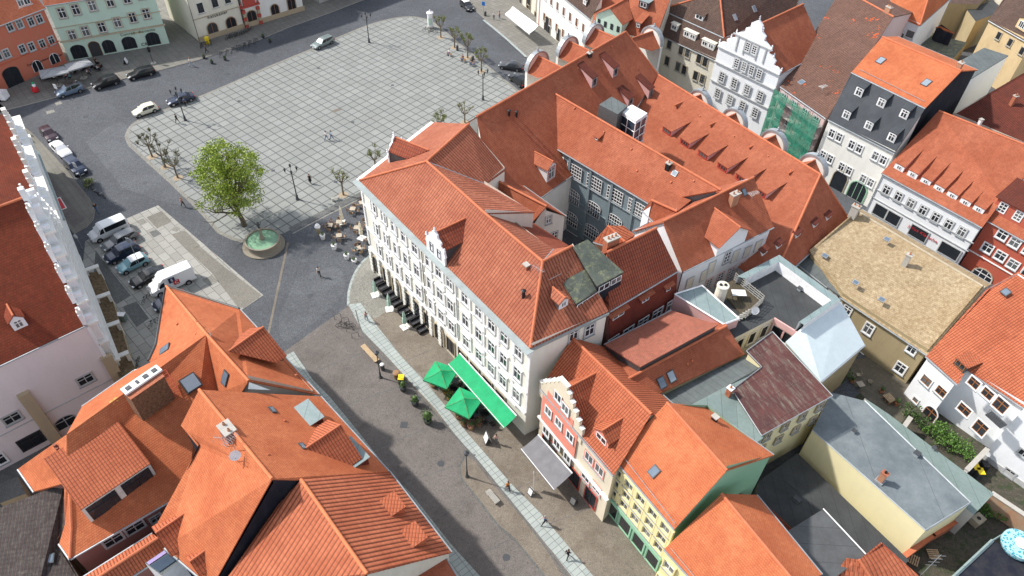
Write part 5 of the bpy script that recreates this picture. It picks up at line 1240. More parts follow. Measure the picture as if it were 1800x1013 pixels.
# behind the lane
H = House('grey_roof_white_wall_house', 'grey seamed roof over a tall blank white side wall', 'outbuilding', 'whitewall', over=.05)
H.roof([[(1668, 118, 12.5), (1700, 143, 12.5), (1773, 98, 12.5), (1730, 84, 12.5)]], 'felt_grey', gutter=False); H.done()
H = House('dark_tile_house', 'wide dark brown tiled roof behind the orange dormer roof at the right edge', 'house', 'cream', over=.1)
H.roof([[(1672, 203, 10.2), (1800, 128, 14), (1900, 60, 14), (2000, 200, 10), (1830, 262, 10.2)]], 'tile_darkred', caps=False)
H.chimney(1781, 178, .5, .5, .8, F=H.F); H.chimney(1723, 215, .4, .4, .4, m='white', pots=0, F=H.F); H.done()
H = House('beige_stone_house', 'old beige stone house with peeling plaster and small dark windows at the top right', 'house', 'beige', over=.15)
H.roof([[(1738, 36, 9.5), (1812, 78, 9.5), (1880, 20, 14), (1790, -40, 14)]], 'tile_brown', caps=False)
f = H.facade((1738, 36, 9.5), (1812, 78, 9.5)); 
for x, y in ((1756, 63), (1776, 75), (1797, 90)): H.win(f, x, y, .8, 1.2, cols=2, rows=2, frame='darkframe', trim='sandtrim')
H.dormer(1792, 52, 2.2, 1.7, 'gable', rmat='tile_brown', cheek='beige', face='beige', slope=20, win=(1.3, 1.1, 3, 1), F=H.F); 
f = Facade(at(1738, 36, 9.5), at(1700, 95, 0), at(1800, 20, 5), 0)
H.done()
H = House('rear_orange_house', 'rear house with bright orange roof and a white courtyard wall at the top right', 'house', 'whitewall', over=.15)
H.roof([[(1560, 20, 10), (1617, 45, 9.6), (1634, -10, 13.5), (1575, -30, 13.5)], [(1617, 45, 9.6), (1634, -10, 13.5), (1672, -4, 10.2)]], 'tile_new')
f = H.facade((1560, 20, 10), (1617, 45, 9.6)); H.win(f, 1600, 60, 1.3, 1.2, cols=1, rows=1, frame='darkframe', trim='whitetrim'); H.win(f, 1583, 66, .8, 1.6, cols=1, rows=1, frame='darkframe', trim='whitetrim'); H.done()
H = House('garden_shed', 'small dark green shed with a red tile roof in the top right courtyard', 'shed', 'blackwall', over=.1)
H.roof([[(1645, 48, 5.6), (1653, 46, 6.4), (1678, 58, 6.0), (1670, 63, 5.2)]], 'tile_new', caps=False, base=3.4, gutter=False); H.done()
H = House('roof_garden', 'planted flat roof with a low wall and shrubs behind the orange roof', 'outbuilding', 'ochre')
H.solid([(1610, 85), (1640, 60), (1700, 75), (1670, 110)], 0, 3.4, 'ochre', 'body', 'felt_mossy')
H = House('dark_yard_house', 'dark felt roofed yard building at the top right', 'outbuilding', 'greywall')
H.solid([(1700, 18), (1745, 0), (1765, 18), (1715, 38)], 0, 6, 'ochre', 'body', 'felt_dark')
H = House('timber_yard_house', 'ochre timber framed yard house at the top right edge', 'outbuilding', 'ochre')
H.solid([(1668, 6), (1700, -30), (1745, -20), (1720, 8)], 0, 7, 'ochre', 'body', 'tile_brown')
H = House('far_rear_house', 'distant brown tiled house at the very top right corner', 'house', 'cream', over=.2)
H.roof([[(1740, -40, 9), (1850, 10, 9), (1900, -60, 14), (1790, -110, 14)]], 'tile_brown', caps=False); H.done()

# ================================================================== NORTH SIDE OF THE MARKET
def front(name, label, wallm, b0, b1, z, depth=11, rz_=5, rmat='tile_museum', over=.25):
    """house standing on a surveyed base line; ridge parallel to the street"""
    A, B = at(*b0), at(*b1); u = (B-A).normalized(); n = Vector((-u.y, u.x, 0)); n = n if n.y > 0 else -n
    H = House(name, label, 'house', wallm, over=over); o = over
    a, c = Vector((A.x, A.y, z))-n*o-u*0, Vector((B.x, B.y, z))-n*o; r0, r1 = a+n*(depth/2+o)+UPV*rz_, c+n*(depth/2+o)+UPV*rz_; d0, d1 = a+n*(depth+2*o), c+n*(depth+2*o)
    H.roof([[a, c, r1, r0], [r0, r1, d1, d0]], rmat); f = H.facade(a, c); return H, f
H, f = front('pale_green_house', 'pale green three storey house with sign lettering above arched shop windows', 'palegreen', (121, 109), (301, 77), 10.3)
for pts in (((109, 23), (133, 17)), ((162, 10), (193, 3)), ((222, -3), (247, -10))):
    for x, y in pts: H.win(f, x, y, 1.15, 1.7, trim='sandtrim', td=.12)
for x, y in ((127, 62), (150, 55), (179, 48), (206, 39), (233, 31), (257, 24)): H.win(f, x, y, 1.15, 1.7, trim='sandtrim', td=.12)
H.band(f, 3.75, .28, .22, 'sandtrim'); H.band(f, 6.2, .12, .14, 'sandtrim', name='string_course')
for x, y, w2, h2 in ((142, 100, 2.4, 2.5), (172, 98, 1.9, 2.8), (195, 92, 2.0, 2.4), (230, 84, 2.3, 2.3), (270, 73, 2.3, 2.4)):
    q = f.hit(x, y); q.z = 1.55; H.win_at(f, q, w2, h2, cols=3 if w2 > 1.95 else 1, rows=1, frame='brownframe' if w2 < 1.95 else 'darkframe', trim=None, glass='glassdark', arch=.8, sill=False, name='shop_window')
text(H, f, 226, 65, 'Conrad', .7, 'signdark', z=3.15); text(H, f, 241, 61, '·Uhren·', .6, 'gold', z=3.15); text(H, f, 259, 56, 'Reinecke', .65, 'signdark', z=3.15); text(H, f, 254, 78, 'CR', .8, 'lettering')
H.done()
H, f = front('red_cafe_house', 'orange red cafe house with grey paired windows and small black sign lettering', 'redorange', (-60, 190), (121, 110), 10.0)
for x, y in ((17, 47), (34, 42), (54, 38), (69, 33), (39, 86), (55, 82), (74, 77), (90, 71), (11, 94), (-3, 99)): H.win(f, x, y, .95, 1.35, cols=2, rows=2, frame='greytrim', trim='greytrim', td=.05)
H.win(f, 35, 3, 1.0, 1.4, frame='white', trim=None); H.win(f, 46, 0, 1.0, 1.4, frame='white', trim=None)
for x, y, w2, h2 in ((22, 135, 2.8, 3.2), (68, 122, 1.7, 1.9), (99, 111, 1.7, 1.8)):
    q = f.hit(x, y); q.z = 1.7; H.win_at(f, q, w2, h2, cols=2, rows=1, frame='white' if w2 < 2 else 'darkframe', trim=None, glass='glassdark', arch=.8, sill=False, name='shop_window' if w2 < 2 else 'archway')
H.band(f, 4.1, .14, .12, 'redpaint', name='string_course')
text(H, f, 54, 113, 'Caffè', .55, 'lettering'); text(H, f, 78, 105, 'Boulevard', .5, 'lettering'); text(H, f, 102, 98, 'Lounge', .45, 'lettering'); H.done()
H, f = front('cream_corner_house', 'cream corner house with a painted name over two arched doorways', 'cream', (350, 76), (432, 50), 11.5, depth=13)
for x, y in ((352, 14), (377, 4), (399, -3)): H.win(f, x, y, 1.15, 1.8, frame='darkframe', trim='trim', cols=2, rows=2)
for x, y in ((375, 56), (407, 44)): q = f.hit(x, y); q.z = 1.65; H.win_at(f, q, 2.0, 2.7, cols=2, rows=1, frame='brownframe', trim='sandtrim', glass='glassdark', arch=.9, sill=False, name='archway')
H.band(f, 4.4, .14, .12, 'sandtrim', name='string_course'); H.band(f, .55, 1.0, .1, 'sandstone', name='plinth'); text(H, f, 382, 26, 'Ratskeller', .85, 'lettering')
H.pipe(f, 431, 50, 11, m='darkmetal'); H.pipe(f, 351, 75, 11, m='darkmetal')
sd_ = Facade(at(350, 76).copy(), at(300, 10).copy(), at(420, 10), 0)
for t in (.25, .55, .8): H.win_at(sd_, sd_.pt(t, 6.2), .9, 1.7, frame='darkframe', trim='trim'); H.win_at(sd_, sd_.pt(t, 1.9), 1.2, 2.4, frame='darkframe', trim='sandtrim', arch=.5, sill=False)
H.done()
H, f = front('portal_house', 'cream house with a carved red stone portal and an arched door', 'offwhite', (433, 50), (536, 19), 11.5, depth=13)
for x, y, w2, h2 in ((443, 31, 1.9, 2.8), (483, 17, 1.7, 2.6), (512, 6, 1.7, 2.8)):
    q = f.hit(x, y); q.z = 1.7; H.win_at(f, q, w2, h2, cols=2, rows=1, frame='brownframe', trim='sandtrim', glass='glassdark', arch=.8 if x < 500 else 0, sill=False, name='doorway')
q = f.hit(443, 31); b = MB()
for s_ in (-1, 1):
    for k in range(5): b.box(Vector((q.x, q.y, .4+.72*k))+f.u*(s_*1.45)+f.n*.2, (.5 if k % 2 else .62, .4, .6), k % 2, (f.u, f.n, UPV))
b.box(Vector((q.x, q.y, 4.1))+f.n*.25, (3.9, .5, .3), 0, (f.u, f.n, UPV)); b.box(Vector((q.x, q.y, 4.9))+f.n*.18, (2.4, .3, 1.3), 0, (f.u, f.n, UPV)); b.box(Vector((q.x, q.y, 5.7))+f.n*.22, (1.6, .35, .5), 1, (f.u, f.n, UPV))
for s_ in (-1, 0, 1): b.lathe([(.1, 0), (.22, .2), (.08, .45), (.02, .8)], 0, 8, Vector((q.x, q.y, 4.3 if s_ else 6))+f.u*(s_*1.7)+f.n*.25)
b.build('portal', [M['redtrim'], M['sandstone']], H.root, off=H.off); H.band(f, .55, 1.0, .1, 'sandstone', name='plinth'); H.done()
H, f = front('far_market_house', 'grey and sandstone house front at the top of the market beyond the side street', 'greywall', (560, 8), (660, -28), 11, depth=12); 
for i in range(4): H.win_at(f, f.pt(.15+.22*i, 1.6), 1.4, 2.2, frame='darkframe', trim='sandtrim', glass='glassdark', sill=False)
H.done()

# ================================================================== THE GABLED HALL ON THE LEFT
zh = 9.3; K0 = at(152, 571, zh); K1 = at(0, 642, zh); ap = at(22, 350, 19.4); du = Vector((-.583, .812, 0)).normalized(); dw = Vector((-.731, -.682, 0)).normalized()
H = House('gabled_hall', 'big old hall with worn red roof, lavender end wall and white stepped gables', 'town hall', 'lavender', over=.1, base=-4.0)
WL = 26; apn = K0+du*(ap-K0).dot(du); gw = (ap-K0).dot(du)
apx = Vector((apn.x, apn.y, 19.2)); Wb = dw*WL
farE = K0+du*gw*2
H.roof([[K0, K0+Wb, apx+Wb, apx], [apx, apx+Wb, farE+Wb, farE]], 'tile_old', over=.12)
nf = H.F[:1]
e2 = farE+du*26
r2 = farE-dw*-1*0; rh = Vector((0, 0, 6.5)); mid2 = dw*8.5
H.roof([[farE, e2, e2+mid2+rh, farE+mid2+rh], [farE+mid2+rh, e2+mid2+rh, e2+mid2*2, farE+mid2*2]], 'tile_old', over=.12)
H.dormer(38, 577, 1.25, 1.3, 'gable', rmat='tile_old', cheek='tile_old', face='whitewall', slope=42, win=(.7, .95, 2, 2), F=nf, over=.15, frame='white')
fS = H.facade(K0, K0+Wb, over=.12); fA = H.facade(K0, farE, over=.12)
H.win(fS, 150, 667, 1.5, 1.2, frame='greytrim', trim='greytrim', cols=2, rows=2, glass='glassdark'); H.win(fS, 21, 735, 1.5, 1.2, frame='greytrim', trim='greytrim', glass='glassdark')
H.win(fS, 115, 741, 2.1, 1.7, frame='greytrim', trim=None, glass='glassdark', arch=.7, sill=False); H.win(fS, 55, 775, 2.2, 1.7, frame='darkframe', trim='darkframe', glass='glassdark', sill=False, name='cellar_door')
H.win(fS, -5, 810, 1.5, 1.5, frame='whitetrim', trim='whitetrim', glass='glassdark')
H.band(fS, fS.hit(140, 695).z, .1, .1, 'greytrim', name='string_course', t1=.9)
def buttress(px0, py0, zt, w2=1.1, d=.9):
    q = fS.hit(px0, py0); b = MB(); A = q+fS.u*w2/2; B = q-fS.u*w2/2
    lo = lambda p, dd, z: Vector((p.x, p.y, z))+fS.n*dd
    f1 = [lo(A, .0, q.z), lo(A, .3, q.z-.2), lo(A, d, -4), lo(A, 0, -4)]; f2 = [lo(B, .0, q.z), lo(B, .3, q.z-.2), lo(B, d, -4), lo(B, 0, -4)]
    b.face(f1); b.face(f2[::-1])
    for i in range(3): b.face([f1[i], f2[i], f2[i+1], f1[i+1]])
    b.build('buttress', M['sandstone'], H.root, off=H.off)
buttress(184, 624, 6); buttress(38, 690, 6)
# white facade front facing the square: panels, pilasters, ledges
FL = (farE-K0).length; bz = MB()
def box_f(t0, t1, z0, z1, d, mi=0, o=0):
    c = K0+du*((t0+t1)/2); c.z = (z0+z1)/2; n = fA.n; bz.box(c+n*(o+d/2-.1), (t1-t0, d, z1-z0), mi, (du, n, UPV))
TOT = FL+26
bz.box(Vector(((K0+du*TOT/2).x, (K0+du*TOT/2).y, 4.6))+fA.n*.0, (TOT, .3, 9.2), 0, (du, fA.n, UPV))
stepsL = [(0, 1.5), (1.7, 3.2), (3.3, 4.9), (4.9, 6.6), (6.4, 8.2), (7.7, 9.6)]
for k, (t, zz) in enumerate(stepsL):   # great gable: stepped slabs
    box_f(t, FL-t, zh-.4+(stepsL[k-1][1] if k else 0), zh-.4+zz+.35, .38, 0, -.2)
    for s_ in (t+.35, FL-t-.35):
        box_f(s_-.18, s_+.18, zh+zz-.1, zh+zz+.3, .4, 1, -.2); box_f(s_-.09, s_+.09, zh+zz+.3, zh+zz+.75, .2, 1, -.1)
box_f(FL/2-.3, FL/2+.3, zh+9, zh+11.0, .5, 0, -.2)
for k in range(12): box_f(.6+k*1.7, 1.05+k*1.7, 0, zh+min(9, .5+min(k*1.7, FL-k*1.7)*1.05), .8, 0, .1)
for z in (2.8, 5.9, 9.0, 10.8, 12.6, 14.4, 16.2):
    ins = max(0, (z-9.3)*1.0); box_f(ins, FL-ins, z, z+.25, 1.15, 1, .1)
k = 0
for c0_ in (FL+5, FL+13, FL+21):
    for j, (hw_, zz) in enumerate(((2.6, .9), (2.0, 1.6), (1.4, 2.3), (.8, 3.0), (.4, 3.6))): box_f(c0_-hw_, c0_+hw_, zh-.3+(0 if not j else (.9, 1.6, 2.3, 3.0)[j-1]), zh-.3+zz, .45, 0, -.2); box_f(c0_-hw_, c0_-hw_+.4, zh-.3+zz, zh+zz+.3, .55, 1, -.25); box_f(c0_+hw_-.4, c0_+hw_, zh-.3+zz, zh+zz+.3, .55, 1, -.25)
for z in (2.8, 5.9, 9.0): box_f(FL, FL+26, z, z+.25, 1.1, 1, .1)
for kk in range(14): box_f(FL+.9+kk*1.85, FL+1.35+kk*1.85, 0, zh, .75, 0, .1)
bz.build('gabled_front', [M['whitewall'], M['zincpale'] if 'zincpale' in M else M['offwhite']], H.root, off=H.off)
for kk in range(22):
    for z in (1.5, 4.4, 7.4):
        t = (1.6+kk*1.78)/FL
        if t*FL < TOT-1: H.win_at(fA, fA.pt(t, z, .12), .8, 1.5, cols=2, rows=2, frame='greytrim', trim='greytrim', sill=False)
b = MB(); a_, c_ = K0+du*(FL+8), K0+du*(FL+26)
for p in (a_, c_): p.z = 3.6
b.face([a_+fA.n*.3, c_+fA.n*.3, c_+fA.n*1.1-UPV*.4, a_+fA.n*1.1-UPV*.4]); b.face([a_+fA.n*1.1-UPV*.4, c_+fA.n*1.1-UPV*.4, c_+fA.n*1.1-UPV*.52, a_+fA.n*1.1-UPV*.52]); b.build('arcade_canopy', M['zincsheet'], H.root, off=H.off)
H.done()
# stepped yard walls with mossy tops in front of the hall
YW = thing('yard_wall', 'low wall with mossy sloping top and pale slab caps in front of the gabled hall', 'wall', at(190, 560)); off = YW.location.copy(); b = MB(); m_ = MB(); c2 = MB()
path = [(170, 492), (190, 540), (206, 590), (222, 645), (240, 690)]
P = [at(x, y) for x, y in path]
for i in range(4):
    a, c = P[i], P[i+1]; d = (c-a).normalized(); n = Vector((d.y, -d.x, 0)); n = n if n.x > 0 else -n
    z1, z2 = 1.6, 1.1
    q = [a-n*.9, c-n*.9, c+n*.8, a+n*.8]; zz = [z1, z1, z2, z2]
    top = [Vector((p.x, p.y, z)) for p, z in zip(q, zz)]; bot = [Vector((p.x, p.y, 0)) for p in q]
    m_.face(top)
    for k in range(4): b.face([bot[k], bot[(k+1) % 4], top[(k+1) % 4], top[k]])
    k = a.lerp(c, .08); c2.box(k+n*.0+UPV*2.35, (1.9, .6, .14), 0, (n, d, UPV))
    c2.box(k+n*.7+UPV*1.2, (.35, .35, 2.3), 0, (n, d, UPV)); c2.box(k-n*.6+UPV*1.2, (.35, .35, 2.3), 0, (n, d, UPV))
b.build('wall', M['sandstone'], YW, off=off); M['mosstop'] = plain('mosstop', (.13, .09, .05), .95, vary=.5, scale=3, bump=.5); m_.build('mossy_top', M['mosstop'], YW, off=off); c2.build('cap_slab', M['offwhite'], YW, off=off)

# ================================================================== ROOFS AT THE LOWER LEFT
H = House('corner_hip_house', 'bright orange hipped house with a dark green gutter at the corner of the square', 'house', 'cream', over=.3)
ze = 8.0; zr_ = 12.6
P_hip = at(363, 588, zr_); P_r2 = at(437, 670, zr_)
H.roof([[(292, 503, ze), (420, 543, ze), (561, 694, ze), (437, 670, zr_), (363, 588, zr_)], [(292, 503, ze), (363, 588, zr_), (285, 650, 8.7), (261, 634, ze), (274, 606, ze)], [(363, 588, zr_), (437, 670, zr_), (422, 694, 10.6), (383, 692, 9.0)]], 'tile_new', capm=M['capbright'])
A1, A2 = H.F[:1], H.F[1:]
b = MB(); b.tube([at(261, 634, ze), at(274, 606, ze), at(291, 502, ze), at(420, 543, ze)], .16, 0, 8); b.build('gutter', M['darkmetal'], H.last, off=H.off)
H.skylight(290, 614, .9, 1.3, F=A2[:1]); H.skylight(396, 665, .8, 1.5, F=A2[1:])
H.dormer(470, 612, 5.0, .9, 'gable', rmat='tile_newpan', cheek='darkmetal', face='mauve', slope=38, win=None, F=A1, over=.3)
H.hooks([(312, 570), (345, 587), (345, 565), (480, 600), (520, 660)], H.faces); H.done()
H = House('ridge_cross_house', 'big brown-orange roof with wide dormer, chimneys and mauve wall at the lower left', 'house', 'mauve', over=.3, base=-4.0)
zr_ = 12.6; ze = 6.4
R0b, R1b = at(363, 588, 12.5), at(117, 764, 12.0)
sal = [(144, 715, 9.6), (235, 652, 9.6), (258, 666, 9.8)]
H.roof([[R1b, R0b, (383, 690, 9.0), (330, 862, ze), (123, 982, ze), (126, 930, 7.4), (122, 847, 9.4)],
        [R1b, (122, 847, 9.4), (60, 864, 7.0), (32, 824, 7.0)],
        [R1b, (122, 847, 9.4), (126, 930, 7.4), (123, 982, ze), (104, 955, ze), (114, 922, 7.2), (113, 851, 9.0)]], 'tile_new')
nf = H.F[:1]; hf = H.F[1:2]
H.roof([[R1b, R0b, at(275, 640, 9.8), (235, 652, 9.6), (144, 715, 9.6)]], 'tile_new', caps=False, walls=False)
f = H.facade((123, 982, ze), (330, 862, ze), over=.3)
H.win(f, 199, 949, 1.5, 1.15, frame='greytrim', trim='greytrim', glass='glassdark', sill=False); H.win(f, 237, 927, 1.5, 1.15, frame='greytrim', trim='greytrim', glass='glassdark', sill=False); H.win(f, 274, 911, .9, .9, frame='greytrim', trim='greytrim', glass='glassdark', sill=False)
H.last = H.roofs[0]
D = H.dormer(222, 880, 6.0, 2.5, 'shed', rmat='tile_newpan', cheek='trim', face='trim', slope=15, win=(2.5, 1.9, 4, 2), nwin=2, frame='darkframe', F=nf, over=.06, label='wide dormer with open dark windows and cream frame')
# long chimney with white top
q, n_, P_ = H.plane(262, 690, nf); d = (R0b-R1b); d.z = 0; d.normalize(); e = Vector((d.y, -d.x, 0)); b = MB(); cc = at(251, 674, 14.0)
b.box(cc-UPV*1.7, (3.2, 1.5, 3.2), 0, (d, e, UPV)); b.build('chimney', M['brickdark'], H.last, off=H.off)
b = MB(); t_ = at(255, 663, 14.45); ch_o = t_
b.box(cc, (3.3, 1.6, .06), 0, (d, e, UPV)); b.build('chimney_top', M['brick'], H.last, off=H.off)
b = MB(); w3 = at(249, 668, 14.2); b.box(w3, (3.5, .9, .2), 0, (d, e, UPV))
for k in (-1.25, -.4, .4, 1.25): b.box(w3+d*k+UPV*.13, (.45 if k != -.4 else .25, .4, .1), 1, (d, e, UPV))
b.build('chimney_cap', [M['white'], M['darkmetal']], H.last, off=H.off)
# ladder and blue hatch
b = MB(); l0, l1 = H.plane(312, 697, nf)[0]+n_*.8, H.plane(286, 655, nf)[0]+n_*.8; sd3 = (l1-l0).normalized().cross(n_)*.25
for s_ in (-1, 1): b.tube([l0+sd3*s_, l1+sd3*s_], .04, 0, 5)
for k in range(8): p = l0.lerp(l1, k/7); b.tube([p-sd3, p+sd3], .03, 0, 5)
b.build('roof_ladder', M['redmetal'], H.last, off=H.off)
b = MB(); U = UPV.cross(n_).normalized(); V = n_.cross(U); q = H.plane(334, 676, nf)[0]; q = q+n_*.6; b.box(q-n_*.3, (1.5, 1.5, 1.4), 0, (U, V, n_)); b.box(q+n_*.42, (1.3, 1.3, .04), 1, (U, V, n_)); b.build('roof_hatch', [M['darkmetal'], M['blueglass'] if 'blueglass' in M else M['skyglass']], H.last, off=H.off)
for x, y in ((201, 713), (208, 708)): H.pipevent(x, y, .17, .5, 'gold', nf)
b = MB(); q, n2, P2_ = H.plane(103, 792, hf)
for k in (0, .35): b.tube([q+V*k, q+V*k+UPV*.4], .14, 0, 8)
b.build('vent_pipe', M['capdark'], H.last, off=H.off); H.hooks([(85, 805), (110, 780), (160, 800), (140, 790)], H.faces); H.done()
# house C
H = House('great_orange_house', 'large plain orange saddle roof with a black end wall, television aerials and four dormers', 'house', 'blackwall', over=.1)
zc = 16.2
H.roof([[(350, 685, zc), (478, 842, zc), (372, 1032, 8.2), (290, 962, 8.2), (270, 932, 8.6), (349, 786, 12.6), (318, 748, 12.9)],
        [(350, 685, zc), (478, 842, zc), (521, 843, 14.7), (683, 829, 8.2), (563, 697, 8.2), (430, 690, 13.4)]], 'tile_new', capm=M['capbright'])
W, E = H.F[:1], H.F[1:]
H.chimney(405, 768, 1.3, .9, 1.2, m='mauve', pots=2, F=W); H.skylight(427, 901, .55, .85, F=W); H.skylight(317, 900, .6, .9, F=W)
H.skylight(479, 721, .8, .5, F=E); H.skylight(532, 785, .8, .5, F=E)
H.antenna(418, 800, 2.4, W, 60); H.antenna(400, 790, 1.8, W, 0); 
H.dormer(602, 782, 4.8, .9, 'gable', rmat='tile_newpan', cheek='darkmetal', face='mauve', slope=38, win=None, F=E, over=.3)
H.dormer(557, 731, 2.4, 1.1, 'flat', rmat='zincsheet', cheek='tile_wall', face='tile_wall', win=(1.6, .7, 3, 1), F=E, over=.15); H.dormer(634, 800, 2.6, 1.2, 'flat', rmat='zincsheet', cheek='tile_wall', face='tile_wall', win=(1.8, .8, 3, 1), F=E, over=.15)
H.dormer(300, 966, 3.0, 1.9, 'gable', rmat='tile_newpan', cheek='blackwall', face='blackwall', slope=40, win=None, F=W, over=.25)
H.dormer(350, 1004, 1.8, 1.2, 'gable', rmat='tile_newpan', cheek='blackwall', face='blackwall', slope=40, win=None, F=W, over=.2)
H.hooks([(345, 720), (380, 735), (310, 890), (430, 870), (300, 925), (500, 740), (470, 800)], H.faces)
b = MB(); b.face([at(438, 672, 12.9), at(436, 684, 13.2), at(476, 686, 12.2)]); b.build('flashing', M['zinc'], H.last, off=H.off)
H.done(); HC_ = H
dish(418, 812, 14.8, 'white satellite dish among aerials on the big orange roof', .45, -60, mast=1.0)
# house D
H = House('striped_orange_house', 'house with a swept orange pantile roof and two small square dormers above the street', 'house', 'cream', over=.15)
zd = 14.6
H.roof([[(529, 843, zd), (645, 1009, zd), (793, 971, 8), (684, 829, 8)], [(529, 843, zd), (645, 1009, zd), (520, 1100, 7.6), (388, 1032, 8.4), (478, 900, 11.8)]], 'tile_strong', capm=M['capbright'])
E = H.F[:1]
for x, y in ((703, 890), (740, 943)): H.dormer(x, y, 1.6, 1.1, 'flat', rmat='tile_newpan', cheek='cap', face='white', win=(.9, .55, 2, 1), F=E, over=.12)
H.done()
H = House('lower_street_roof', 'small pinkish red roofs with pale ridge at the bottom beside the street strip', 'house', 'cream', over=.1)
H.roof([[(650, 1014, 8.6), (783, 982, 7.2), (830, 1060, 7.2), (700, 1080, 9)]], 'tile_museum', caps=False); H.done()
H = House('dark_tile_annex', 'low annex with charcoal ribbed tiles speckled with lichen at the left edge', 'outbuilding', 'sandstone', over=.15, base=-4.0)
H.roof([[(-30, 904, 6.6), (113, 850, 7.6), (114, 922, 6.2), (103, 955, 5.4), (140, 1016, 4.6), (60, 1060, 4.6), (-60, 1060, 4.6)]], 'tile_dark', caps=False)
H.skylight(87, 982, .8, .8, F=H.F); H.done()
H = House('narrow_ridge_house', 'narrow orange ridge roof running up between the mauve wall and the big roof', 'outbuilding', 'mauve', over=.05)
H.roof([[(278, 946, 6.6), (150, 1030, 6.6), (175, 1050, 5.4), (300, 968, 5.4)], [(278, 946, 6.6), (150, 1030, 6.6), (135, 1022, 5.8), (268, 938, 5.8)]], 'tile_newpan')
H.done()
ST = House('roof_structure', 'small white framed glass rooflight box with grey panels at the bottom left', 'rooflight', 'whitewall')
ST.solid([(255, 990), (290, 966), (318, 984), (284, 1012)], 4.4, 7.6, 'white', 'body', 'felt_grey')
b = MB(); P = [at(x, y, 7.65) for x, y in ((258, 989), (289, 968), (293, 972), (262, 993))]; b.prism([(p.x, p.y) for p in P], 7.61, 7.67); b.build('panel', M['lilac'], ST.root, off=ST.off)
b = MB(); P = [at(x, y, 7.65) for x, y in ((264, 995), (295, 974), (310, 985), (280, 1006))]; b.prism([(p.x, p.y) for p in P], 7.61, 7.69); b.build('glass_panel', M['awnglass'], ST.root, off=ST.off)
H = House('grey_yard_building', 'low stone yard building behind the hipped orange roof at the left edge', 'outbuilding', 'sandstone')
H.solid([(0, 850), (30, 838), (45, 868), (0, 885)], -4, -1.5, 'sandstone', 'body', 'cobble_dark')
t = thing('retaining_wall', 'stone retaining wall at the foot of the gabled hall corner', 'wall', (-36, 38.5, -4)); b = MB(); o = t.location.copy(); u = Vector((.583, -.812, 0)); n_ = Vector((.812, .583, 0)); b.box(Vector((-34.9, 36.9, -2.03)), (29.5, .5, 3.94), 0, (u, n_, UPV)); b.build('wall', M['sandstone'], t, off=o)
# ================================================================== SHADES AND AWNINGS ON THE TOWNHOUSE
def quad_cloth(name, label, cat, inner, outer, zi, zo, m, valance=.3, group=None, arms=3):
    A, B, C_, D = at(*inner[0], zi), at(*inner[1], zi), at(*outer[1], zo), at(*outer[0], zo); t = thing(name, label, cat, (A.x, A.y, 0), 0, group); o = t.location.copy(); b = MB()
    NX, NY = 14, 6; g = [[A.lerp(B, i/NX).lerp(D.lerp(C_, i/NX), j/NY)-UPV*(.10*math.sin(math.pi*j/NY)+.012*math.cos(i*2.2)) for j in range(NY+1)] for i in range(NX+1)]
    for i in range(NX):
        for j in range(NY): b.face([g[i][j], g[i+1][j], g[i+1][j+1], g[i][j+1]])
        p, q = g[i][NY], g[i+1][NY]; b.face([p, q, q-UPV*valance, p-UPV*valance])
    b.build('cloth', M[m], t, off=o); b = MB()
    for k in range(arms): s = (k+.1)/(arms-.8); b.tube([A.lerp(B, s)-UPV*.4, D.lerp(C_, s)-UPV*.1], .03, 0, 5)
    b.tube([A, B], .07, 0, 6); b.tube([D, C_], .04, 0, 6); b.build('frame', M['white'], t, off=o); return t
quad_cloth('awning', 'long emerald green awning over the outdoor seating of the white townhouse', 'awning', ((808, 621), (908, 731)), ((788, 640), (886, 752)), 3.7, 2.7, 'green_cloth', arms=6)
quad_cloth('awning', 'plain grey awning under the stepped coral and cream gable', 'awning', ((946, 764), (1006, 832)), ((916, 789), (974, 861)), 3.9, 2.6, 'grey_cloth')
quad_cloth('awning', 'wide white shop awning on the cream house at the top', 'awning', ((901, 12), (946, 45)), ((888, 24), (931, 59)), 3.4, 2.3, 'white')
b = MB(); p0, p1 = fN.hit(809, 619), fN.hit(909, 727)
for p in (p0, p1): p.z = 3.95
b.box((p0+p1)/2+fN.n*.2, ((p1-p0).length, .3, .28), 0, (fN.u, fN.n, UPV)); b.build('sign_band', M['white'], H1.root, off=H1.off)
def square_umbrella(px, py, z, size, rz, label, m='green_cloth', group=None, name='parasol', h=.75):
    c = at(px, py, z); t = thing(name, label, 'parasol', (c.x, c.y, 0), rz, group); b = MB(); s = size/2; K = 6
    cor = [Vector((a*s, b_*s, z)) for a, b_ in ((-1, -1), (1, -1), (1, 1), (-1, 1))]; top = Vector((0, 0, z+h))
    for i in range(4):
        A, B = cor[i], cor[(i+1) % 4]
        for k in range(K):
            f0, f1 = k/K, (k+1)/K
            def P(e, f): q = e.lerp(top, f); return q-UPV*(.14*math.sin(math.pi*f))
            mA, mB = P(A, f0), P(B, f0); nA, nB = P(A, f1), P(B, f1); mm = (mA+mB)/2+UPV*.05*(1-f0); nm = (nA+nB)/2+UPV*.05*(1-f1)
            b.face([mA, mm, nm, nA]); b.face([mm, mB, nB, nm])
        b.face([A, B, B-UPV*.2, A-UPV*.2])
    b.build('canopy', M[m], t); b = MB(); b.tube([(0, 0, .1), (0, 0, z+h+.12)], .035, 0, 8)
    for c_ in cor: b.tube([(0, 0, z-.35), c_*.55+UPV*(z*.45+.28)], .015, 0, 4); b.tube([c_, top-UPV*.05], .015, 0, 4)
    b.build('pole', M['wood'], t); b = MB(); b.box((0, 0, .06), (.7, .7, .12)); b.build('base', M['concrete'], t); return t
square_umbrella(775, 659, 2.5, 2.9, rad(-22), 'green square parasol nearer the square, beside the end of the green awning')
square_umbrella(816, 708, 2.5, 3.0, rad(-27), 'green square parasol further down the street beside yellow and pink flowers')
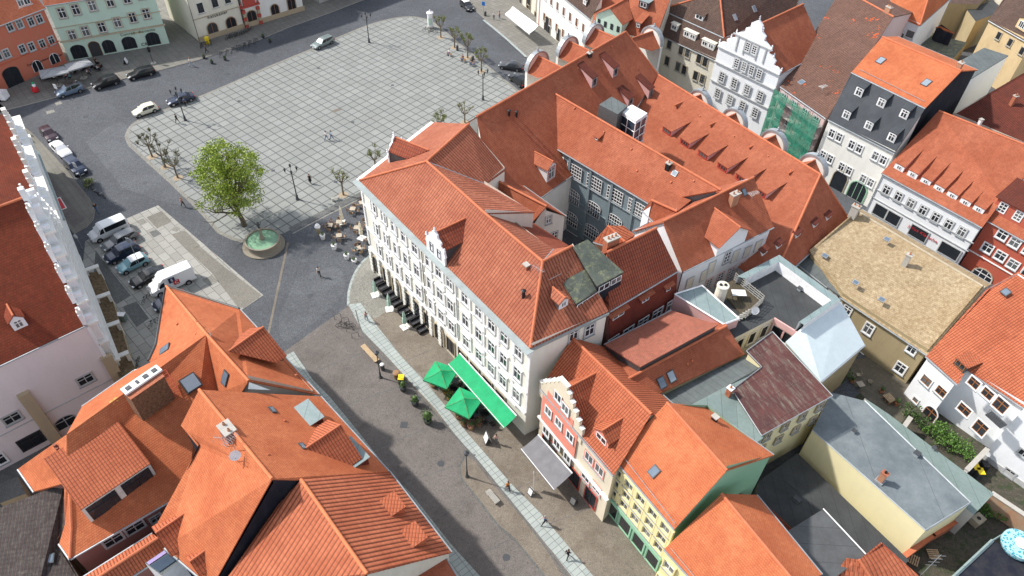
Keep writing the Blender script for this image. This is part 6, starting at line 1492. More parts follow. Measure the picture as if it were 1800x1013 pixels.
def closed_umbrella(px, py, h, m, label, group):
    t = thing('closed_parasol', label, 'parasol', at(px, py), random.random()*3, group); b = MB(); n = 10; rings = []
    for z, r in ((.75, .10), (.8, .24), (1.2, .22), (1.6, .2), (1.75, .13), (1.9, .17), (h*.85, .13), (h, .03)):
        rings.append([Vector((r*(1+.28*(j % 2))*math.cos(2*math.pi*j/n), r*(1+.28*(j % 2))*math.sin(2*math.pi*j/n), z)) for j in range(n)])
    b.quadgrid(rings); b.build('folded_canopy', M[m], t); b = MB(); b.tube([(0, 0, .05), (0, 0, h+.08)], .03, 0, 6); b.build('pole', M['white'], t)
    b = MB()
    for a in (-.26, .26):
        for c in (-.26, .26): b.box((a, c, .04), (.48, .48, .08))
    b.build('base_slab', M['offwhite'], t); return t
for i, (x, y, l) in enumerate(((602, 392, 'closed cream parasol by the cafe tables, the one nearer the plaza'), (636, 419, 'closed cream parasol among the cafe tables, the one nearer the townhouse'))): closed_umbrella(x, y, 2.9, 'cream_cloth', l, 'closed cream parasols')
for x, y, l in ((660, 519, 'closed mint parasol at the round kerb, first in the row along the white facade'), (685, 544, 'closed mint parasol in the middle of the row beside dark lounge seats'), (712, 575, 'closed mint parasol last in the row beside dark lounge seats')): closed_umbrella(x, y, 2.7, 'mint_cloth', l, 'closed mint parasols')

# ================================================================== LAMPS
def lantern(b, c, s=1.0):
    for z0_, z1_, r0, r1 in ((0, .34*s, .10*s, .17*s),): b.lathe([(r0, z0_), (r1, z1_)], 1, 6, c)
    b.lathe([(.2*s, .34*s), (.2*s, .37*s), (.06*s, .52*s), (.015, .62*s)], 0, 6, c); b.lathe([(.02, -.12*s), (.11*s, 0)], 0, 6, c)
def plaza_lamp(px, py, label, h=4.6):
    t = thing('plaza_lamp', label, 'street lamp', at(px, py), rad(20), 'four-armed lamps on the square'); b = MB()
    b.lathe([(.26, 0), (.26, .12), (.2, .2), (.16, .7), (.2, .75), (.09, .9), (.075, h), (.13, h+.05), (.05, h+.25)], 0, 12); b.build('post', M['darkmetal'], t)
    for k in range(4):
        a = k*math.pi/2; d = Vector((math.cos(a), math.sin(a), 0)); b = MB(); b.tube([Vector((0, 0, h-.3)), d*.35+UPV*(h-.15), d*.75+UPV*(h+.15), d*.8+UPV*(h+.45)], .03, 0, 6); b.tube([Vector((0, 0, h-.7)), d*.3+UPV*(h-.35)], .018, 0, 4); ar = b.build('arm', M['darkmetal'], t)
        b = MB(); lantern(b, d*.8+UPV*(h+.5)); b.build('lantern', [M['darkmetal'], M['glassdark']], ar)
    return t
for x, y, l in ((523, 351, 'black four-armed lamp post on the plaza between the big tree and the townhouse'), (849, 176, 'black four-armed lamp post at the far right side of the plaza by the old hall'), (649, 75, 'black four-armed lamp post at the top edge of the plaza'), (326, 212, 'black four-armed lamp post at the left plaza corner by the dark car')): plaza_lamp(x, y, l)
def street_lamp(px, py, label, h=4.1):
    t = thing('street_lamp', label, 'street lamp', at(px, py), 0, 'single lamps in the street'); b = MB()
    b.lathe([(.2, 0), (.2, .15), (.12, .25), (.1, 1.0), (.06, 1.1), (.05, h-.05), (.12, h)], 0, 10); b.build('post', M['darkmetal'], t)
    b = MB(); b.lathe([(.12, h), (.24, h+.1), (.26, h+.3)], 1, 12); b.lathe([(.30, h+.3), (.28, h+.36), (.08, h+.5), (.02, h+.62)], 0, 12); b.build('lamp_head', [M['darkmetal'], M['glassdark']], t); return t
street_lamp(669, 664, 'black street lamp beside the long bench in the pedestrian street'); street_lamp(821, 838, 'black street lamp standing inside the curved gutter line')

# ================================================================== VEHICLES
PAINT = {}
def paint(name, col, metal=.3):
    if name in PAINT: return PAINT[name]
    k = N('paint_'+name); k.color(k.mix(k.math('MULTIPLY', k.noise(k.pos(), 3, 3), .25), col, tuple(c*.7 for c in col))); k.rough(.28); k.b.inputs['Metallic'].default_value = metal; k.b.inputs['Coat Weight'].default_value = .5; PAINT[name] = k.m; return k.m
SHAPES = {  # (x fraction, top z, roof?) from the nose
 'hatch': (3.95, 1.70, 1.48, [(0, .50, 0), (.03, .68, 0), (.10, .82, 0), (.26, .96, 0), (.44, 1.42, 1), (.58, 1.48, 1), (.86, 1.42, 1), (.97, .98, 0), (1, .62, 0)]),
 'estate': (4.65, 1.78, 1.48, [(0, .50, 0), (.03, .66, 0), (.10, .80, 0), (.29, .95, 0), (.43, 1.40, 1), (.56, 1.47, 1), (.91, 1.42, 1), (.985, .98, 0), (1, .60, 0)]),
 'suv': (4.4, 1.84, 1.62, [(0, .60, 0), (.03, .80, 0), (.10, .96, 0), (.27, 1.06, 0), (.41, 1.55, 1), (.55, 1.62, 1), (.89, 1.55, 1), (.98, 1.08, 0), (1, .70, 0)]),
 'sedan': (4.5, 1.76, 1.42, [(0, .50, 0), (.03, .64, 0), (.10, .78, 0), (.30, .92, 0), (.45, 1.36, 1), (.56, 1.42, 1), (.72, 1.36, 1), (.86, 1.0, 0), (.97, .95, 0), (1, .60, 0)]),
 'van': (5.0, 1.92, 1.98, [(0, .62, 0), (.02, .90, 0), (.08, 1.08, 0), (.17, 1.18, 0), (.29, 1.86, 1), (.36, 1.97, 1), (.96, 1.95, 1), (.995, 1.70, 1), (1, .8, 0)]),
 'truckvan': (5.6, 2.0, 2.45, [(0, .62, 0), (.02, .95, 0), (.07, 1.12, 0), (.14, 1.24, 0), (.25, 2.05, 1), (.33, 2.42, 1), (.97, 2.42, 1), (.995, 2.2, 1), (1, .8, 0)])}
def car(kind, front, rear, pm, label, group='parked cars', roofm=None, name=None, tail='redsign', logo=False):
    L, W, Ht, ST_ = SHAPES[kind]; F_, R_ = at(*front), at(*rear); d = (F_-R_).normalized(); c = (F_+R_)/2
    t = thing(name or ('parked_van' if 'van' in kind else 'parked_car'), label, 'van' if 'van' in kind else 'car', c, math.atan2(d.y, d.x), group)
    b = MB(); hw = W/2; belt = {'suv': 1.04, 'van': 1.15, 'truckvan': 1.22}.get(kind, .92); rings = []
    for xf, zt, rf in ST_:
        x = L/2-xf*L; e = min(1, .80+min(xf, 1-xf)*3.2); w = hw*e; zb = .26 if .04 < xf < .96 else .34
        wt = w*(.78 if rf and 'van' not in kind else .90 if rf else .86); bz = min(belt, zt-.06) if rf else zt-.10
        rings.append([Vector((x, s*a, z)) for s, a, z in ((-1, w*.90, zb), (-1, w, zb+.16), (-1, w, bz*.72), (-1, w*.965, bz), (-1, wt, zt-.05), (-1, wt*.6, zt), (1, wt*.6, zt), (1, wt, zt-.05), (1, w*.965, bz), (1, w, bz*.72), (1, w, zb+.16), (1, w*.90, zb))])
    b.quadgrid([r[::-1] for r in rings], 0); n = 12
    bo = b.build('body', [pm], t, smooth=False)
    rs = [i for i, s in enumerate(ST_) if s[2]]; i0, i1 = rs[0], rs[-1]
    def pane(nm, P, o=.012, ins=.10):
        c_ = sum(P, Vector())/len(P); nn = poly_normal(P)
        if nn.dot(c_-Vector((0, 0, .9))) < 0: nn = -nn
        g = MB(); g.face([p.lerp(c_, ins)+nn*o for p in P]); ob = g.build(nm, M['carglass'], t); return ob
    for s, (bi, ti) in ((0, (3, 4)), (1, (8, 7))):
        A = [rings[k] for k in range(len(ST_))]
        if kind == 'truckvan': segs = [(i0-1, i0)]; spans = [(A[i0-1][bi].lerp(A[i0][bi], .25), A[i0+1][bi], A[i0+1][bi].lerp(A[i0+1][ti], .62), A[i0][bi].lerp(A[i0][ti], .72))]
        else:
            spans = [(A[i0-1][bi].lerp(A[i0][bi], .35), A[i0+1][bi], A[i0+1][ti], A[i0][ti].lerp(A[i0][bi], .05))]
            k = i0+1; spans.append((A[k][bi], A[k+1][bi], A[k+1][ti], A[k][ti])) if k+1 <= i1 else None
            if kind in ('hatch', 'estate', 'suv') : spans[-1] = (A[k][bi], A[k+1][bi].lerp(A[k+2][bi], .25), A[k+1][ti], A[k][ti])
        for q in spans: pane('side_window', [Vector(p) for p in q], .014, .07)
    pane('windscreen', [rings[i0-1][3].lerp(rings[i0][4], .06), rings[i0-1][8].lerp(rings[i0][7], .06), rings[i0][7], rings[i0][4]], .02, .04)
    j = i1; k = min(i1+1, len(ST_)-1)
    if kind != 'truckvan': pane('rear_window', [rings[j][4], rings[j][7], rings[k][8].lerp(rings[j][7], .1), rings[k][3].lerp(rings[j][4], .1)], .02, .1)
    if roofm:
        g = MB()
        for a in range(i0, i1):
            for (p, q) in ((4, 5), (5, 6), (6, 7)): g.face([rings[a][p]+UPV*.012, rings[a][q]+UPV*.012, rings[a+1][q]+UPV*.012, rings[a+1][p]+UPV*.012])
        g.build('roof', roofm, t)
    r = .31 if 'van' not in kind else .34
    for xf in (.17, .80):
        for s in (-1, 1):
            x = L/2-xf*L; y = s*(hw-.10); g = MB(); g.tube([(x, y-s*.10, r), (x, y+s*.105, r)], r, 0, 18); wo = g.build('wheel', M['rubber'], t); g = MB(); g.tube([(x, y+s*.10, r), (x, y+s*.118, r)], r*.62, 0, 10); g.tube([(x, y+s*.11, r), (x, y+s*.125, r)], r*.15, 0, 6); g.build('rim', M['steel'], wo)
            g = MB(); g.tube([(x, s*(hw-.02), r+.03), (x, s*(hw+.004), r+.03)], r*1.18, 0, 16); g.build('wheel_arch', M['black'], t)
    for s in (-1, 1):
        g = MB(); g.box((L/2-.12, s*(hw*.66), ST_[1][1]-.10), (.26, .34, .16)); g.build('headlight', M['headlight'], t)
        g = MB(); g.box((-L/2+.07, s*(hw*.72), ST_[-1][1]+.12), (.14, .24, .2)); g.build('tail_light', M[tail], t)
        g = MB(); xm = rings[i0-1][3].x-.25; g.box((xm, s*(hw+.09), belt+.06), (.13, .2, .13)); g.build('wing_mirror', pm, t)
    g = MB(); g.box((L/2-.02, 0, .42), (.05, W*.55, .16)); g.build('grille', M['black'], t); g = MB(); g.box((L/2+.01, 0, .36), (.02, .5, .11)); g.box((-L/2-.0, 0, .55), (.02, .5, .11)); g.build('number_plate', M['white'], t)
    return t
k = N('carglass'); k.color((.015, .02, .025)); k.rough(.06); M['carglass'] = k.m; M['headlight'] = plain('headlight', (.55, .58, .6), .15)
BL = paint('black', (.012, .013, .016)); DB = paint('darkblue', (.018, .03, .065)); WH = paint('white', (.78, .79, .8), 0); GR = paint('grey', (.17, .18, .19)); SG_ = paint('silvergreen', (.22, .27, .26)); CR = paint('cream', (.72, .70, .56), 0); BG = paint('bluegrey', (.16, .22, .30)); LB = paint('lightblue', (.22, .42, .48), .1); AN = paint('anthracite', (.045, .048, .055)); MR = paint('maroon', (.06, .035, .045))
car('suv', (101, 172), (148, 157), BG, 'blue-grey car with a dark roof parked by the grey cafe canopies', roofm=BL); car('suv', (167, 157), (209, 144), BL, 'black car parked between the blue-grey car and the black estate')
car('estate', (227, 140), (272, 128), BL, 'black estate car at the right end of the kerbside row by the green house'); car('hatch', (236, 206), (278, 192), CR, 'cream small car standing at the left plaza corner', None)
car('sedan', (296, 186), (343, 173), DB, 'dark blue car stopped behind the lamp post at the plaza corner', None); car('estate', (550, 88), (586, 72), SG_, 'silver-green estate car driving along the top edge of the plaza', None)
car('hatch', (829, 22), (812, 7), AN, 'small dark car with a white roof parked beside the top right pavement', roofm=WH); car('sedan', (880, 118), (917, 124), AN, 'dark saloon on the road behind the round gables of the old hall', None); car('suv', (899, 137), (925, 156), BL, 'black car half hidden behind the old hall next to the dark saloon', None)
car('hatch', (98, 252), (79, 231), MR, 'dark maroon small car first in the row beside the gabled hall'); car('sedan', (124, 281), (95, 255), WH, 'white car between the maroon and the dark blue car beside the gabled hall'); car('suv', (148, 311), (122, 287), DB, 'dark blue car last in the row before the bicycles beside the gabled hall')
car('van', (163, 425), (225, 398), WH, 'white passenger van at the top end of the parking bay'); car('estate', (184, 442), (241, 414), GR, 'dark grey estate next to the white passenger van'); car('suv', (188, 464), (246, 437), DB, 'dark blue car third in the parking bay')
car('hatch', (209, 482), (263, 457), LB, 'light blue small car with a pale roof in the parking bay', roofm=WH); car('sedan', (237, 504), (288, 480), BL, 'black car next to the white delivery van in the parking bay')
TV = car('truckvan', (267, 519), (342, 487), WH, 'white delivery van with a dark blue and red logo on its side'); car('hatch', (276, 545), (325, 524), DB, 'dark blue car mostly hidden behind the corner of the bright orange roof')
g = MB(); g.box((.05, 1.005, 1.80), (.75, .02, .75)); lg = g.build('logo', M['lettering'], TV); M['logoblue'] = plain('logoblue', (.02, .03, .10), .4); lg.data.materials[0] = M['logoblue']; g = MB(); g.box((-.40, 1.012, 1.25), (.7, .02, .66)); g.build('logo', M['redsign'], TV)
for s_, x, z, m_ in (('S', .05, 1.80, 'white'), ('C', -.40, 1.25, 'white')):
    cu = bpy.data.curves.new('t', 'FONT'); cu.body = s_; cu.size = .62; cu.extrude = .01; cu.align_x = 'CENTER'; cu.align_y = 'CENTER'; o = bpy.data.objects.new('t', cu); C.objects.link(o); me = bpy.data.meshes.new_from_object(o.evaluated_get(bpy.context.evaluated_depsgraph_get())); bpy.data.objects.remove(o); me.materials.clear(); me.materials.append(M[m_])
    ob = bpy.data.objects.new('logo_letter', me); C.objects.link(ob); ob.parent = TV; ob.location = (x, 1.03, z); ob.rotation_euler = (rad(90), 0, rad(180))
# ================================================================== BICYCLES
def bicycle_proto():
    t = thing('bicycle', 'x', 'bicycle'); R_ = .34
    for x in (-.52, .52):
        g = MB(); K = 20; c = Vector((x, 0, R_)); P = [c+Vector((R_*math.cos(2*math.pi*i/K), 0, R_*math.sin(2*math.pi*i/K))) for i in range(K+1)]; g.tube(P, .026, 0, 5, False); 
        for i in range(6): g.tube([c, P[i*3]], .006, 0, 3)
        g.tube([c-Vector((0, .05, 0)), c+Vector((0, .05, 0))], .03, 0, 6); g.build('wheel', M['rubber'], t)
    g = MB(); bb = Vector((-.08, 0, .32)); hd = Vector((.36, 0, .78)); st = Vector((-.22, 0, .80)); rw = Vector((-.52, 0, .34)); fw = Vector((.52, 0, .34))
    for a, c in ((bb, hd), (bb, st), (st, hd-UPV*.04), (bb, rw), (st, rw), (hd, fw)): g.tube([a, c], .02, 0, 5)
    g.build('frame', M['darkmetal'], t); g = MB(); g.tube([hd, hd+UPV*.18, hd+Vector((.04, -.28, .22))], .015, 0, 5); g.tube([hd+UPV*.18, hd+Vector((.04, .28, .22))], .015, 0, 5); g.build('handlebar', M['steel'], t)
    g = MB(); g.box(st+UPV*.12, (.26, .13, .06)); g.tube([st, st+UPV*.1], .015, 0, 5); g.build('saddle', M['black'], t); return t
BP = bicycle_proto(); used_b = [0]
def bike(px, py, az, label, group, lean=8):
    t = BP if used_b[0] == 0 else copy_tree(BP); used_b[0] = 1; t.location = at(px, py); t.rotation_euler = (rad(lean), 0, rad(az)); t['label'] = label; t['group'] = group
GB = 'bicycles parked along the north kerb'; LB_ = 'black bicycle among those parked in the rows before the cream houses'
random.seed(5); ORD = ('first', 'second', 'third', 'fourth', 'fifth', 'sixth', 'seventh')
for k in range(7): bike(389+k*10.2, 99-k*3.9, 80+random.uniform(-14, 14), ORD[k]+' black bicycle from the left in the kerbside row between the small planters', GB, random.uniform(-10, 10))
for k in range(5): bike(354+k*4.5, 84-k*1.4, 100+random.uniform(-14, 14), ORD[k]+' black bicycle from the yellow letter box in the cluster before the left arch', GB, random.uniform(-10, 10))
for k in range(5): bike(402+k*4.4, 70-k*1.6, 70+random.uniform(-14, 14), ORD[k]+' black bicycle from the left before the right arch of the cream house', GB, random.uniform(-10, 10))
for k in range(4): bike(427+k*4.5, 62-k*2.4, 60+random.uniform(-10, 10), ORD[k]+' black bicycle from the left in the cluster beside the carved red portal', GB, random.uniform(-10, 10))
for x, y, a in ((161, 332, -50), (170, 341, -40), (180, 347, -30)): bike(x, y, a, 'black bicycle leaning beside the small shrub behind the row of parked cars', 'bicycles by the pavement shrub')
for x, y, a in ((750, 55, 20), (757, 58, 60), (764, 56, 140)): bike(x, y, a, 'bicycle leaning at the foot of the advertising column', 'bicycles at the advertising column')
for x, y, a in ((603, 573, 20), (613, 575, 5)): bike(x, y, a, 'bicycle locked to the steel hoops at the head of the street', 'bicycles at the steel hoops')
bike(652, 303, 60, 'bicycle leaning against the small tree by the corner of the townhouse', 'x'); 
bpy.data.objects[-1:] if False else None
for x, y, a in ((257, 529, 80), (270, 571, 70), (243, 640, 100)): bike(x, y, a, 'dark bicycle parked on the slabs between the gabled hall and the bright orange roof', 'bicycles before the gabled hall')
for o in list(C.objects):
    if o.get('group') == 'x': del o['group']
def hoop(px, py, az, label):
    t = thing('bike_hoop', label, 'bicycle stand', at(px, py), rad(az), 'steel bicycle hoops'); b = MB(); b.tube([(-.4, 0, 0), (-.4, 0, .6), (-.3, 0, .78), (.3, 0, .78), (.4, 0, .6), (.4, 0, 0)], .03, 0, 6); b.build('tube', M['darkmetal'], t)
for x, y in ((594, 560), (607, 566), (615, 582), (625, 593)): hoop(x, y, 20, 'dark steel bicycle hoop in the paving at the head of the street')

# ================================================================== TREES
def leafball(b, c, r, n, size, rng, flat=.8, mi=0):
    for _ in range(n):
        v = Vector((rng.gauss(0, 1), rng.gauss(0, 1), rng.gauss(0, 1)*flat)).normalized()*r*(rng.random()**.45); p = c+v
        a = Vector((rng.uniform(-1, 1), rng.uniform(-1, 1), rng.uniform(-.4, 1))).normalized(); u = a.orthogonal().normalized(); w2 = a.cross(u); s = size*rng.uniform(.6, 1.3)
        b.face([p-u*s*.5, p+w2*s*.45, p+u*s*.6, p-w2*s*.45], mi)
def big_tree():
    rng = random.Random(11); base = at(430, 397); t = thing('lime_tree', 'big spring tree with loose yellow-green foliage beside the round fountain', 'tree', base); b = MB(); lf = MB(); tips = []
    def grow(p, d, L, r, depth):
        pts = [p]; rr = [r]; K = 4
        for k in range(K): d = (d+Vector((rng.gauss(0, .13), rng.gauss(0, .13), rng.gauss(.05, .08)))).normalized(); pts.append(pts[-1]+d*L/K); rr.append(r*(1-.4*(k+1)/K))
        b.tube(pts, rr, 0, 7 if depth < 2 else 4, False)
        if depth >= 4: tips.append((pts[-1], depth)); return
        if depth >= 2: tips.append((pts[2], depth)); tips.append((pts[-1], depth))
        for k in range(3 if depth < 3 else 2):
            i = rng.choice((2, 3, 4)) if depth else (2, 3, 4)[k]; a = d.orthogonal().normalized(); a.rotate(Matrix.Rotation(rng.uniform(0, 6.28), 3, d)); nd = (d*.78+a*rng.uniform(.6, 1.0)+UPV*(.16 if depth < 2 else -.08)).normalized(); grow(pts[i], nd, L*rng.uniform(.62, .8), rr[i]*.62, depth+1)
        grow(pts[-1], (d+Vector((rng.gauss(0, .15), rng.gauss(0, .15), .1))).normalized(), L*.72, rr[-1], depth+1)
    b2 = MB(); grow(Vector((0, 0, 0)), Vector((.05, .03, 1)), 4.4, .36, 1)
    b.build('trunk', M['bark'], t)
    c = at(402, 309, 7.4)-base
    for _ in range(330):
        v = Vector((rng.gauss(0, 1), rng.gauss(0, 1), rng.gauss(0, 1))).normalized()*(rng.random()**.4); a_ = math.atan2(v.y, v.x); g_ = 1+.13*math.sin(3*a_+1.2)+.10*math.sin(5*a_+v.z*4); q = c+Vector((v.x*4.5*g_, v.y*4.5*g_, v.z*5.1*(1+.12*math.sin(4*a_)))); q.z -= .09*(v.x**2+v.y**2)*7
        if rng.random() < .06: continue
        if q.z > 2.4: leafball(lf, q, rng.uniform(.5, 1.05), rng.randint(34, 60), .22, rng, .7)
    for _ in range(26):
        v = Vector((rng.gauss(0, 1), rng.gauss(0, 1), rng.gauss(.2, .8))).normalized(); q = c+Vector((v.x*4.3, v.y*4.3, v.z*4.2)); m_ = c*.45+Vector((0, 0, 1.0)); b2.tube([m_, m_.lerp(q, .5)+UPV*.4, q], [.10, .06, .02], 0, 5)
    b2.build('limb', M['bark'], t)
    lf.build('crown', M['leaf'], t); zs = [p.z for p, _ in tips]; return t
big_tree()
def pollard(px, py, h, label, seed, m='leafolive', dens=1.0, spread=1.0, group='pollarded trees round the square'):
    rng = random.Random(seed); t = thing('pollard_tree', label, 'tree', at(px, py), rng.uniform(0, 6), group); b = MB(); lf = MB(); ht = h*.5
    b.tube([(0, 0, 0), (.03, 0, ht*.5), (0, .03, ht)], [.15, .12, .12], 0, 8)
    n = 8
    for k in range(n):
        a = 2*math.pi*k/n+rng.uniform(-.3, .3); d = Vector((math.cos(a), math.sin(a), 0)); e = rng.uniform(.5, 1.15)*spread; z1 = ht+h*rng.uniform(.18, .45)
        P = [Vector((0, 0, ht-.1)), d*e*.5+UPV*(ht+.3), d*e+UPV*z1]; b.tube(P, [.08, .055, .04], 0, 5)
        for j in range(3):
            q = P[2]+Vector((rng.gauss(0, .16), rng.gauss(0, .16), rng.uniform(0, .3))); b.tube([P[2]-UPV*.1, q], [.05, .075], 0, 5)
            for m2 in range(3): b.tube([q, q+Vector((rng.gauss(0, .16), rng.gauss(0, .16), rng.uniform(.1, .38)))], .012, 0, 3)
            leafball(lf, q+UPV*.12, .32, int(22*dens), .12, rng)
    b.build('trunk', M['barkpale'], t); lf.build('crown', M[m], t)
    s = MB(); s.lathe([(.75, 0), (.7, .03)], 0, 12); s.build('tree_pit', M['sandpit'], t); return t
k = N('leafdull'); oi = k.n('NewGeometry'); k.color(k.mix(oi.outputs['Random Per Island'], (.05, .055, .02), (.14, .14, .05))); k.rough(.7); M['leafdull'] = k.m
M['sandpit'] = plain('sandpit', (.34, .27, .19), .95, vary=.2, scale=5)
for i, (x, y, h, dn, l) in enumerate(((775, 66, 4.4, 1.2, 'pollarded tree beside the advertising column, first of the far row'), (799, 84, 3.9, 1.0, 'small pollarded tree second in the far row behind the people on benches'), (822, 102, 4.6, 1.9, 'fullest green pollarded tree in the far row'), (846, 126, 4.4, 1.6, 'pollarded tree at the near end of the far row above a lamp post'),
    (604, 343, 4.4, .8, 'pollarded tree in a sandy pit between the cafe tables and the plaza'), (661, 300, 3.9, 1.0, 'pollarded tree by the corner of the townhouse with sparse green knobs'), (817, 216, 3.3, .4, 'bare pollarded tree beside the old hall at the far plaza edge'), (772, 232, 3.2, 1.6, 'pollarded tree showing only its top behind the townhouse roof'))):
    pollard(x, y, h, l, 20+i, dens=dn)
for i, (x, y, l) in enumerate(((268, 276, 'gnarled pollarded tree nearest the rounded plaza corner'), (291, 294, 'gnarled dark pollarded tree in the middle of the left plaza edge'), (313, 313, 'gnarled pollarded tree close to the big spring tree'))): pollard(x, y, 4.2, l, 40+i, 'leafdull', 1.1, 1.5)

# ================================================================== FOUNTAIN, COLUMN, SMALL THINGS
FT = thing('fountain', 'round sandstone fountain with green water and a small statue on a column', 'fountain', at(464, 432)); b = MB()
b.lathe([(2.75, 0), (2.75, .16), (2.35, .16)], 0, 32); b.build('step', M['fountainstone'], FT)
b = MB(); b.lathe([(2.3, .16), (2.2, .3), (2.2, 1.0), (2.3, 1.05), (2.3, 1.18), (2.08, 1.18), (2.08, .55)], 0, 32); b.build('basin', M['fountainstone'], FT)
b = MB(); b.face([(2.09*math.cos(a), 2.09*math.sin(a), .98) for a in [rad(i*10) for i in range(36)]]); b.build('water', M['water'], FT)
b = MB(); b.lathe([(.38, .5), (.34, 1.3), (.2, 1.5), (.17, 2.6), (.3, 2.75), (.3, 2.85), (.12, 2.9)], 0, 14, (-.1, .25, 0)); b.build('column', M['fountainstone'], FT)
b = MB(); q = Vector((-.1, .25, 2.85)); b.lathe([(.16, 0), (.14, .3), (.2, .55), (.16, .75), (.07, .82), (.1, .92), (.09, 1.02), (.02, 1.1)], 0, 10, q); b.tube([q+UPV*.7, q+Vector((.3, 0, .6)), q+Vector((.36, 0, .95))], .05, 0, 6); b.tube([q+UPV*.7, q+Vector((-.26, .05, .45)), q+Vector((-.2, .1, .2))], .05, 0, 6); b.build('statue', M['darkmetal'], FT)
AC = thing('advertising_column', 'white advertising column with green poster at the far plaza corner', 'column', at(757, 49)); b = MB(); b.lathe([(.62, 0), (.62, .35), (.55, .4)], 0, 24); b.build('base', M['concrete'], AC)
b = MB(); b.lathe([(.55, .4), (.55, 2.9), (.68, 2.95), (.66, 3.1), (.15, 3.35), (.05, 3.7)], 0, 24); b.build('drum', M['white'], AC); b = MB()
P = [Vector((.56*math.cos(a), .56*math.sin(a), 0)) for a in [rad(-130+i*10) for i in range(10)]]
for i in range(9): b.face([P[i]+UPV*.8, P[i+1]+UPV*.8, P[i+1]+UPV*2.1, P[i]+UPV*2.1])
b.build('poster', M['palegreen'], AC)
def bench(px0, px1, label, m='lightwood', w=.5):
    A, B = at(*px0), at(*px1); d = (B-A); L = d.length; t = thing('bench', label, 'bench', (A+B)/2, math.atan2(d.y, d.x)); b = MB()
    for k in range(4): b.box((0, -w/2+w*(k+.5)/4, .45), (L, w/4-.02, .05))
    b.build('seat', M[m], t)
    for s in (-1, 1): b = MB(); b.box((s*L*.36, 0, .21), (.2, w*.8, .42)); b.build('leg', M['concrete'], t)
    return t
bench((638, 611), (664, 639), 'long pale slatted bench beside the street lamp', w=.6); bench((857, 866), (875, 887), 'short weathered bench inside the curved gutter line', 'greywood', .6); bench((583, 354), (600, 362) if False else (597, 350), 'grey slatted bench by the tree pit near the cafe tables', 'greywood')
for x0, y0, x1, y1, l in ((786, 96, 793, 100, 'bench under the far trees nearest the advertising column'), (810, 105, 818, 110, 'bench between the two middle trees of the far row'), (826, 112, 834, 117, 'bench at the near end of the far tree row')): bench((x0, y0), (x1, y1), l, 'wood')
def planter(px, py, r, h, sr, label, m='trim', leaf='leafdark', cat='planter', group=None, flowers=None, seed=1):
    rng = random.Random(seed); t = thing('planter', label, cat, at(px, py), 0, group); b = MB(); b.lathe([(r*.75, 0), (r, h*.8), (r*1.05, h), (r*.85, h), (r*.85, h-.06)], 0, 14); b.build('pot', M[m], t)
    b = MB(); leafball(b, Vector((0, 0, h+sr*.75)), sr, int(260*sr*sr+60), .12, rng, 1.0); b.lathe([(.01, h-.05), (sr*.45, h+.2), (sr*.6, h+sr*.8), (sr*.3, h+sr*1.3), (.01, h+sr*1.4)], 0, 8); b.build('shrub', M[leaf], t)
    if flowers: b = MB(); leafball(b, Vector((0, 0, h+sr*.9)), sr*1.05, 60, .1, rng, 1.0); b.build('flowers', M[flowers], t)
    return t
planter(709, 686, .42, .7, .55, 'dark pot with a round shrub, first of three along the granite strip', 'darkmetal', seed=2); planter(730, 712, .42, .7, .6, 'dark pot with a round shrub, middle of three along the granite strip', 'darkmetal', seed=3); planter(752, 743, .45, .7, .85, 'dark pot with the largest ball shrub, last of three along the granite strip', 'darkmetal', seed=4)
for i, (x, y, l) in enumerate(((568, 420, 'white pot with dark plant beside the tall ice cream figure'), (588, 438, 'white pot with dark plant, second in the row round the cafe'), (610, 455, 'white pot with dark plant, third in the row round the cafe'), (623, 461, 'low white bowl planter at the end of the cafe row'))): planter(x, y, .36, .75 if i < 3 else .45, .28, l, 'white', seed=10+i)
for i, (x, y, l) in enumerate(((405, 71, 'round planter'), ) if False else ((359, 103, 'small round planter on the road edge, left of the parked bicycles'), (373, 112, 'small round planter standing on the road below the parked bicycles'), (463, 67, 'small dark planter at the kerb right of the parked bicycles'), (475, 75, 'small planter bowl on the road right of the parked bicycles'), (396, 106, 'small planter bowl under the row of parked bicycles'))): planter(x, y, .3, .45, .25, l, 'darkmetal', seed=20+i)
for i, (x, y, fl, l) in enumerate(((783, 692, 'yellowflower', 'tub of yellow flowers between the two green parasols'), (790, 703, 'yellowflower', 'second tub of yellow flowers beside the granite strip'), (762, 680, 'flower', 'pink flowered tub in front of the first green parasol'), (806, 735, 'flower', 'pink flowered tub before the second green parasol'), (815, 748, 'flower', 'pink flowered tub at the street corner of the seating'), (828, 754, 'flower', 'pink flowered tub beside the lowest corner of the green seating'), (842, 748, 'flower', 'pink flowered tub nearest the end of the green awning'))): planter(x, y, .34, .5, .5, l, 'wood', 'leafdark', flowers=fl, seed=30+i)
def bin_(px, py, label, m='darkmetal', lid=None, h=.95, r=.24, name='litter_bin', cat='bin', sq=False):
    t = thing(name, label, cat, at(px, py)); b = MB()
    if sq: b.box((0, 0, h/2), (.58, .72, h)); b.build('body', M[m], t); b = MB(); b.box((.0, 0, h+.05), (.64, .78, .1)); b.build('lid', M[lid or m], t)
    else: b.lathe([(r*.85, .05), (r, .2), (r, h-.1), (r*1.1, h)], 0, 14); b.build('body', M[m], t); b = MB(); b.lathe([(r*1.1, h), (r*.7, h+.1), (.03, h+.12)], 0, 14); b.build('lid', M[lid or m], t)
    return t
bin_(673, 650, 'round dark litter bin at the foot of the street lamp', lid='white'); bin_(698, 664, 'brown wooden barrel beside the yellow topped bin', 'wood', name='barrel', cat='barrel', r=.38, h=.9); bin_(706, 673, 'square dark bin with a bright yellow lid beside the barrel', 'darkmetal', 'yellowplastic', sq=True)
